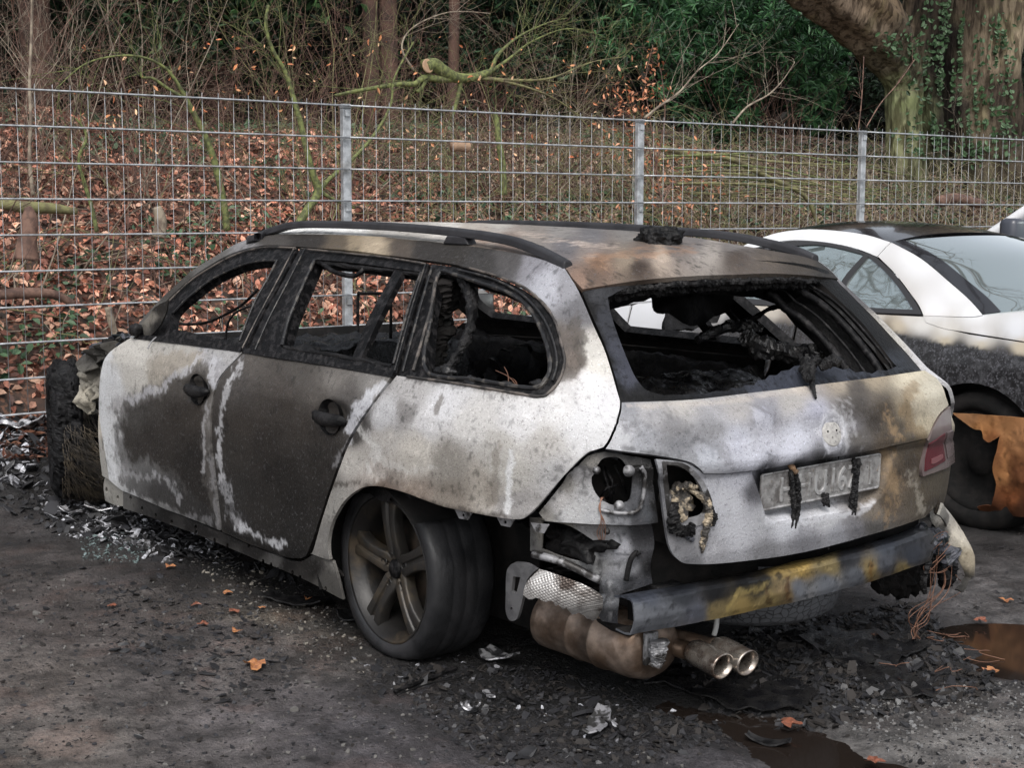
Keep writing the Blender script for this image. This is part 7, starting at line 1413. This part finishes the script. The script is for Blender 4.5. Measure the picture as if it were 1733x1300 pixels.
curve_thing('dead_branch', [(1090, 200), (1115, 180), (1150, 155), (1180, 120), (1215, 90), (1250, 40)], 5.4, [.012, .010, .008, .005, .003], greyb, 'pale dead branch rising right from the middle post', 'branch', None, 16, 61, .6)
curve_thing('dead_branch', [(1240, 208), (1265, 180), (1300, 160), (1325, 135), (1345, 105)], 5.4, [.011, .009, .006, .003], greyb, 'pale dead branch above the third fence panel, left of the big tree', 'branch', None, 10, 62, .5)
curve_thing('dead_branch', [(1452, 222), (1458, 170), (1462, 95)], 5.0, [.006, .005, .004], brownb, 'straight thin brown shoot above the right post', 'branch', None, 2, 63, .3)
curve_thing('dead_branch', [(1466, 215), (1490, 175), (1520, 140), (1548, 100)], 5.0, [.006, .005, .004], brownb, 'thin brown shoot leaning right from the right post', 'branch', None, 3, 64, .3)
# young beech still holding its orange leaves
be = empty('young_beech', tuple(hit(1110, 330, 0, 5.5)), 'young beech with orange dead leaves beside the middle post', 'sapling')
stems = []; rng = np.random.default_rng(77)
for k, pts in enumerate([[(1120, 350), (1110, 280), (1100, 200), (1092, 140), (1105, 75)], [(1115, 330), (1070, 240), (1050, 190), (1040, 150)], [(1120, 350), (1150, 280), (1180, 250), (1205, 300)], [(1110, 300), (1095, 240), (1070, 200), (1030, 170)], [(1115, 340), (1140, 310), (1190, 320)], [(1110, 280), (1125, 200), (1120, 130), (1112, 100)]]):
    o = curve_thing('stem', pts, 5.5, [.008, .006, .004, .002], brownb, None, parent=be, twigs=8, seed=80+k, tl=.35, tr=.0018); stems.append(o)
P = []
for (u, v, su, sv, n_) in ((1095, 160, 25, 30, 60), (1060, 165, 25, 18, 50), (1112, 110, 10, 25, 22), (1085, 245, 35, 30, 90), (1150, 290, 35, 30, 100), (1190, 330, 30, 20, 40), (1040, 215, 25, 20, 30), (1120, 350, 60, 14, 40), (1105, 75, 6, 8, 5)):
    for _ in range(n_): P.append(hit(rng.normal(u, su), rng.normal(v, sv), 0, 5.5+rng.normal(0, .12)))
P = np.array(P); n = len(P)
reb = leaf_mesh('foliage', P, rng.standard_normal((n, 3)), rng.uniform(.016, .032, n), pal([(196, 136, 102), (178, 118, 86), (206, 152, 122), (150, 96, 70)], n, rng), leafm, 6, parent=None, kind=None)
def localise(root):
    L0 = root.location
    for o in COLL.objects:
        if o.parent == root and o.type == 'MESH' and not o.get('_loc'):
            pass
reb.parent = be; reb.matrix_parent_inverse = Matrix.Translation(-be.location)
# scattered dead leaves still hanging on the brush
n = 420; P = np.array([hit(rng.uniform(120, 1100), rng.uniform(60, 270), 0, rng.uniform(5.0, 6.6)) for _ in range(n)])
m = rng.random(n) < .6; P = P[m]; n = len(P)
leaf_mesh('dead_leaves_on_twigs', P, rng.standard_normal((n, 3)), rng.uniform(.014, .028, n), pal([(210, 150, 108), (190, 120, 84), (216, 176, 140)], n, rng), leafm, 7)

# ================================================================== trees
def foliage(rng, cen, rad, n, size, cols, mt, seed, name='crown', parent=None, clump=40, asp=.5, crad=.35, droop=.4, hollow=.5):
    c = rng.standard_normal((clump, 3)); c /= np.linalg.norm(c, axis=1)[:, None]; c *= rng.uniform(hollow, 1, (clump, 1)); c = c*np.array(rad)+np.array(cen)
    k = rng.integers(0, clump, n); P = c[k]+rng.standard_normal((n, 3))*crad*np.array([1, 1, .6])
    tone = rng.uniform(.55, 1.35, clump)[k]; C = pal(cols, n, rng, .3)*tone[:, None]; N_ = rng.standard_normal((n, 3))*.7+np.array([-.2, .1, 1.]); A = rng.standard_normal((n, 3))+np.array([0, 0, -.6])
    return leaf_mesh(name, P, N_, rng.uniform(.6, 1.3, n)*size, C, mt, seed, asp=asp, parent=parent, kind=None, droop=droop, A=A)
yew = [(30, 46, 30), (38, 56, 36), (24, 38, 26), (48, 68, 44), (56, 78, 50)]
yewm = mat('conifer_leaf', attr=True, rough=.55, spec=.25)
trunkm = mat('brown_bark', tuple(lin((82, 60, 50))), rough=.85, c2=tuple(lin((52, 38, 32))), nscale=5, bump=1.2, bscale=18)
def trunk_obj(parent, x, y, r, h, mt=trunkm, lean=0, name='trunk'):
    t = np.linspace(0, 1, 12); P = np.stack([x+lean*t*.3, y+lean*t+.05*np.sin(5*t+x), -.2+h*t], 1); b = MB().tube(P+np.array([0, 0, float(bank_h(np.array([x]), np.array([y]))[0])]), r*(1.25-.55*t), 16); V = b.V[0]; V += fbm(V*np.array([5, 5, .8]), 5, 3)[:, None]*r*.5*np.array([1, 1, 0])
    o = b.build(name, mt, None); o.parent = parent; o.matrix_parent_inverse = Matrix.Translation(-parent.location) if parent else Matrix.Identity(4); return o
def tree(x, y, crowns, label, trunks, name='conifer_tree', cat='tree', group='trees behind the bank', seed=1, n=9000, size=.06, cols=yew, mt=yewm, h=6.5, asp=.35, clump=60, **k):
    z = float(bank_h(np.array([x]), np.array([y]))[0]); e = empty(name, (x, y, z), label, cat, group); rng = np.random.default_rng(seed)
    for (dx, dy, r_, ln) in trunks: trunk_obj(e, x+dx, y+dy, r_, h, lean=ln)
    for (dx, dy, dz, rx, ry, rz, f) in crowns:
        o = foliage(rng, (x+dx, y+dy, z+dz), (rx, ry, rz), int(n*f), size, cols, mt, seed, clump=clump, asp=asp, **k); o.parent = e; o.matrix_parent_inverse = Matrix.Translation(-e.location)
    return e
def at(u, X): p = hit(u, 200, 0, X); return p[1]
tree(10.5, at(60, 10.5), [(.3, 0, 3.2, 1.2, 1.8, 2.0, 1)], 'big brown trunk with dark green boughs at the far left', [(0, .0, .13, .1), (.2, .40, .08, .0)], seed=301, n=12000)
tree(11.5, at(250, 11.5), [(0, 0, 1.8, 1.2, 1.9, 1.6, 1.2), (0, 0, 4.2, 1.2, 1.8, 1.6, 1)], 'dark yew behind the arching sapling', [(.5, 0, .15, 0)], seed=302, n=16000, cols=[(36, 56, 38), (44, 66, 42), (28, 44, 32), (58, 80, 52)])
tree(10.6, at(395, 10.6), [(0, 0, 2.6, .9, 1.0, 1.7, 1)], 'brighter green conifer left of the tall mossy sapling', [(.4, 0, .12, 0)], seed=303, n=12000, cols=[(40, 66, 38), (52, 82, 46), (34, 54, 34), (62, 92, 52)])
tree(10.2, at(638, 10.2), [(.5, 0, 5.4, 1.0, 1.4, 1.2, 1)], 'pair of reddish-brown trunks left of the sawn branch', [(0, .12, .080, .0), (0, -.12, .085, .0)], name='twin_trunk_tree', seed=304, n=4000)
tree(9.6, at(762, 9.6), [(.5, 0, 5.2, 1.0, 1.2, 1.0, 1)], 'single thin brown trunk behind the sawn mossy branch', [(0, 0, .055, -.02)], name='thin_tree', seed=305, n=3000)
tree(11.0, at(860, 11.0), [(0, 0, 2.4, 1.0, 1.5, 1.9, 1.2)], 'dark green yew above the middle of the second panel', [(.4, 0, .13, 0)], seed=306, n=10000, cols=[(32, 52, 36), (40, 62, 42), (28, 44, 32), (54, 78, 52)])
tree(10.8, at(1010, 10.8), [(0, 0, 2.6, 1.0, 1.4, 2.0, 1.2)], 'dark green yew left of the rhododendron', [(.3, 0, .10, 0)], seed=307, n=10000, cols=[(32, 54, 38), (42, 66, 44), (28, 44, 32), (56, 82, 56)])
tree(13.5, at(480, 13.5), [(0, 0, 2.4, 1.2, 2.4, 2.6, 1.0)], 'nearly black conifer in the gap behind the twin trunks', [(0, 0, .2, 0)], seed=308, n=12000, cols=[(22, 32, 24), (28, 40, 28)])
tree(12.5, at(1560, 12.5), [(0, 0, 2.4, 1.2, 3.0, 2.4, 1.2)], 'dark evergreen behind the ivy-clad tree', [(0, 0, .2, 0)], seed=309, n=9000, cols=[(24, 38, 26), (32, 50, 34)])
# rhododendron: rosettes of long leaves
rm_ = mat('rhododendron_leaf', attr=True, rough=.38, spec=.5)
rg = np.random.default_rng(88); e = empty('rhododendron', (8.6, at(1290, 8.6), 2.0), 'large glossy green rhododendron left of the ivy-clad tree', 'shrub')
cl = []
for (u, v, X_, ru, rv, n_) in ((1230, 60, 8.7, 110, 70, 330), (1350, 60, 8.5, 80, 70, 300), (1400, 120, 8.3, 45, 60, 150), (1290, 150, 8.8, 80, 60, 220), (1180, 130, 9.0, 70, 80, 230), (1300, 10, 8.9, 140, 50, 260), (1385, 180, 8.3, 35, 40, 80), (1250, 215, 8.9, 50, 30, 70), (1150, 40, 9.3, 60, 60, 150), (1060, 60, 9.6, 60, 60, 150)):
    for _ in range(n_):
        a = rg.uniform(0, 6.28); q = rg.uniform(0, 1)**.5; uu, vv = u+ru*q*math.cos(a), v+rv*q*math.sin(a)
        if 1440 < uu or (uu > 1300 and vv > 100 and uu < 1335 and rg.random() < .8): continue
        cl.append(hit(uu, vv, 0, X_+rg.uniform(-.25, .75)))
cl = np.array(cl)[::1]; cl = cl[rg.random(len(cl)) < .62]; K = 8; P = []; A = []; N_ = []; C = []
for c in cl:
    tone = rg.uniform(.55, 1.4); ax_ = np.array([-.5, .35, .55])+rg.standard_normal(3)*.45; ax_ /= np.linalg.norm(ax_); t1 = np.cross(ax_, [0, 0, 1.]); t1 /= np.linalg.norm(t1); t2 = np.cross(ax_, t1)
    for k in range(K):
        a = 2*math.pi*k/K+rg.uniform(-.3, .3); d = math.cos(a)*t1+math.sin(a)*t2-ax_*rg.uniform(-.3, .5); d /= np.linalg.norm(d); s = rg.uniform(.75, 1.2)
        P.append(c+d*.066*s); A.append(d); N_.append(ax_+d*.3+rg.standard_normal(3)*.15); C.append(tone*rg.uniform(.8, 1.2))
C = pal([(52, 88, 56), (62, 102, 64), (42, 72, 48), (76, 116, 74)], len(P), rg)*np.array(C)[:, None]
o = leaf_mesh('foliage', np.array(P), np.array(N_), rg.uniform(.052, .078, len(P)), C, rm_, 9, asp=.30, fold=.10, kind=None, droop=.35, A=np.array(A)); o.parent = e; o.matrix_parent_inverse = Matrix.Translation(-e.location)
b = MB()
for k in range(14):
    t_ = hit(RNG.uniform(1180, 1400), RNG.uniform(20, 150), 0, 8.9); grow(b, np.array([9.0, at(RNG.uniform(1250, 1340), 9.0), 1.9]), t_-np.array([9.0, at(1290, 9.0), 1.9]), 1.6, .014, rg, 1, .2, 0)
o = b.build('stems', brownb, None); o.parent = e; o.matrix_parent_inverse = Matrix.Translation(-e.location)
# far wood: one dark mass
rw = np.random.default_rng(12); n = 40000; x = rw.uniform(14.5, 20, n); y = rw.uniform(-38, 6, n); z = rw.uniform(.5, 6.5, n)
leaf_mesh('far_wood', np.stack([x, y, z], 1), rw.standard_normal((n, 3)), rw.uniform(.12, .30, n), pal([(20, 26, 20), (26, 34, 24), (16, 20, 16), (30, 26, 22)], n, rw), yewm, 10)
nx, nz = 60, 16; yy, zz = np.meshgrid(np.linspace(-45, 8, nx), np.linspace(0, 6.8, nz), indexing='ij'); V = np.stack([np.full(nx*nz, 20.5), yy.ravel(), zz.ravel()], 1); V[:, 0] += fbm(V*.5, 4, 4)*3; F = [(i*nz+j, i*nz+j+1, (i+1)*nz+j+1, (i+1)*nz+j) for i in range(nx-1) for j in range(nz-1)]
o = solid(mesh('far_wood', V, F, mat('wood_shade_backdrop', (.006, .008, .006), rough=1, spec=0), None), 1.0); tag(o, kind='stuff')  # backdrop wall; the wood's inner shade is put into its near-black colour

# ------------------------------------------------------------------ the big ivy-clad tree
def bark_extra(N, L, tc, col, noise, ramp, mix, b):
    mp = N.new('ShaderNodeMapping'); mp.inputs['Scale'].default_value = (1, 1, .22); L.new(tc.outputs['Object'], mp.inputs[0])
    n = N.new('ShaderNodeTexNoise'); n.inputs['Scale'].default_value = 16; n.inputs['Detail'].default_value = 8; L.new(mp.outputs[0], n.inputs['Vector'])
    col = mix(ramp(n.outputs['Fac'], .45, .62), col, (.36, .34, .32), 'MULTIPLY')
    n2 = N.new('ShaderNodeTexNoise'); n2.inputs['Scale'].default_value = 34; n2.inputs['Detail'].default_value = 6; L.new(mp.outputs[0], n2.inputs['Vector'])
    bp = N.new('ShaderNodeBump'); bp.inputs['Strength'].default_value = 1; bp.inputs['Distance'].default_value = .03; L.new(n2.outputs['Fac'], bp.inputs['Height']); L.new(bp.outputs[0], b.inputs['Normal'])
    return mix(ramp(noise(3.2, 5, .6), .52, .62, 0, .55), col, (.88, .96, .74), 'MULTIPLY')
barkm = mat('old_beech_bark', attr=True, rough=.85, spec=.25, extra=bark_extra)
TX = 7.6; big = empty('ivy_clad_tree', tuple(hit(1640, 260, 0, TX)), 'huge old tree with mossy forked trunk and climbing ivy at the right edge', 'tree')
bp_ = Paint([(1420, 10, (128, 112, 98)), (1480, 50, (140, 124, 108)), (1500, 100, (120, 112, 96)), (1530, 60, (110, 98, 84)), (1520, 150, (136, 142, 108)), (1530, 220, (138, 140, 108)), (1560, 200, (116, 122, 92)), (1500, 20, (128, 110, 90)), (1600, 60, (48, 40, 36)), (1590, 120, (52, 44, 40)), (1620, 180, (50, 44, 40)), (1600, 220, (60, 54, 46)), (1660, 100, (130, 116, 100)), (1680, 40, (120, 108, 92)), (1690, 160, (90, 78, 68)), (1660, 200, (126, 114, 98)), (1710, 80, (140, 128, 110)), (1720, 200, (80, 70, 60)), (1640, 150, (110, 98, 86)), (1640, 20, (100, 88, 76)), (1570, 20, (66, 56, 48)), (1560, 120, (100, 96, 78))], gain=1.25, warp=14)
def limb(pts, R, X, nm, seed, nz=.22, fr=2.2, fl=7):
    P = catmull([hit(u, v, 0, X+dx) for u, v, dx in pts], 8); Rr = np.interp(np.linspace(0, 1, len(P)), np.linspace(0, 1, len(R)), R); n_ = 40
    b = MB().tube(P, Rr, n_); V = b.V[0]; c = np.repeat(P, n_, 0); d = V-c; an = np.tile(np.arange(n_)/n_*2*math.pi, len(P)); k = 1+nz*2*fbm(V*fr, seed, 4)+.25*fbm(V*np.array([9, 9, 1.6]), seed+3, 4, .6)+.07*np.sin(an*fl+V[:, 2]*1.3+seed)
    V = c+d*k[:, None]; o = mesh(nm, V, b.F, barkm, None, True, bp_(V)); o.parent = big; o.matrix_parent_inverse = Matrix.Translation(-big.location); return V
T1 = limb([(1668, 330, 0), (1660, 260, 0), (1652, 180, .05), (1650, 100, .1), (1655, 20, .1), (1660, -80, .1), (1660, -300, .1)], [.72, .64, .56, .52, .52, .58, .60], TX, 'trunk', 3, nz=.16)
T2 = limb([(1545, 330, 0), (1532, 270, 0), (1530, 200, 0), (1530, 140, 0), (1510, 90, 0), (1470, 40, -.05), (1420, -10, -.1), (1360, -60, -.1), (1250, -140, -.1)], [.25, .22, .20, .21, .30, .38, .40, .40, .36], TX-.25, 'limb', 4, nz=.14)
T3 = limb([(1585, 330, 0), (1578, 240, 0), (1570, 170, 0), (1560, 100, 0), (1570, 0, 0), (1590, -100, 0)], [.19, .17, .16, .24, .30, .30], TX-.02, 'trunk', 5)
T4 = limb([(1740, 330, 0), (1715, 240, 0), (1700, 170, 0), (1698, 100, 0), (1712, 0, 0), (1730, -100, 0)], [.34, .26, .20, .22, .26, .3], TX-.3, 'trunk', 6)
ri = np.random.default_rng(44); T = np.concatenate([T1, T2, T3, T4]); q = proj(T); P = []
for (u, v, su, sv, n_) in ((1612, 40, 14, 30, 170), (1600, 110, 12, 25, 90), (1605, 145, 8, 20, 60), (1700, 60, 8, 30, 90), (1715, 150, 10, 50, 70), (1530, 80, 22, 12, 60), (1570, 150, 14, 50, 90), (1660, 190, 18, 50, 160), (1640, 120, 14, 60, 50), (1650, 250, 40, 14, 200), (1600, 225, 50, 12, 120), (1560, 60, 10, 40, 40), (1690, 215, 25, 30, 60)):
    for _ in range(n_):
        uu, vv = ri.normal(u, su), ri.normal(v, sv); d2 = ((q-[uu, vv])**2).sum(1); k = np.where(d2 < 150)[0]
        if len(k): dd = np.linalg.norm(T[k]-CAM, axis=1); p_ = T[k[np.argmin(dd)]]; w_ = CAM-p_; w_ /= np.linalg.norm(w_); P.append(p_+w_*ri.uniform(.02, .08)+ri.normal(0, .012, 3))
P = np.array(P); n = len(P); o = leaf_mesh('ivy', P, (CAM-P)/9+ri.standard_normal((n, 3))*.5, ri.uniform(.018, .042, n), pal([(66, 94, 60), (82, 110, 76), (54, 76, 50), (100, 124, 94)], n, ri)*.85, ivym, 11, asp=.9, kind=None); o.parent = big; o.matrix_parent_inverse = Matrix.Translation(-big.location)

# bare trees left of the view; their branches show as reflections in the car windows
for k, (x_, y_, h_) in enumerate([(9.2, 3.0, 10), (6.5, 6.5, 10), (12, 3.6, 11)]):
    rng = np.random.default_rng(500+k); b = MB(); z = float(bank_h(np.array([x_]), np.array([min(y_, 39)]))[0])-.1
    e = empty('bare_tree', (x_, y_, z), ['bare tree on the bank left of the fence corner', 'bare tree farthest to the left beyond the fence', 'bare tree behind the brown trunk at the left edge'][k], 'tree', 'bare trees outside the left edge')
    t_ = MB(); t_.tube([(x_, y_, z), (x_+.1, y_, z+h_*.3), (x_, y_+.2, z+h_*.6), (x_, y_, z+h_)], [.22, .18, .12, .03], 12); o = t_.build('trunk', trunkm, None); o.parent = e; o.matrix_parent_inverse = Matrix.Translation(-e.location)
    for j in range(30):
        zz = z+h_*rng.uniform(.2, .95); grow(b, np.array([x_, y_, zz]), np.array([rng.normal(0, 1), rng.normal(0, 1), .6]), rng.uniform(2, 4), .05, rng, 3, .3, .1, 6, .6, 5)
    o = b.build('branches', trunkm, None); o.parent = e; o.matrix_parent_inverse = Matrix.Translation(-e.location)

b = MB(); rng = np.random.default_rng(910)
for (p_, d_, L_) in (((7.4, -10.2, 4.5), (-.55, .62, .55), 6.5), ((7.4, -10.2, 5.5), (-.4, .9, .5), 7), ((7.4, -10.4, 6.0), (-.75, .25, .6), 6), ((7.3, -9.6, 4.2), (-.3, 1.0, .75), 6.0)):
    grow(b, np.array(p_), np.array(d_), L_, .16, rng, 4, .22, .05, 8, .68, 6)
o = b.build('upper_branches', trunkm, None); o.parent = big; o.matrix_parent_inverse = Matrix.Translation(-big.location)
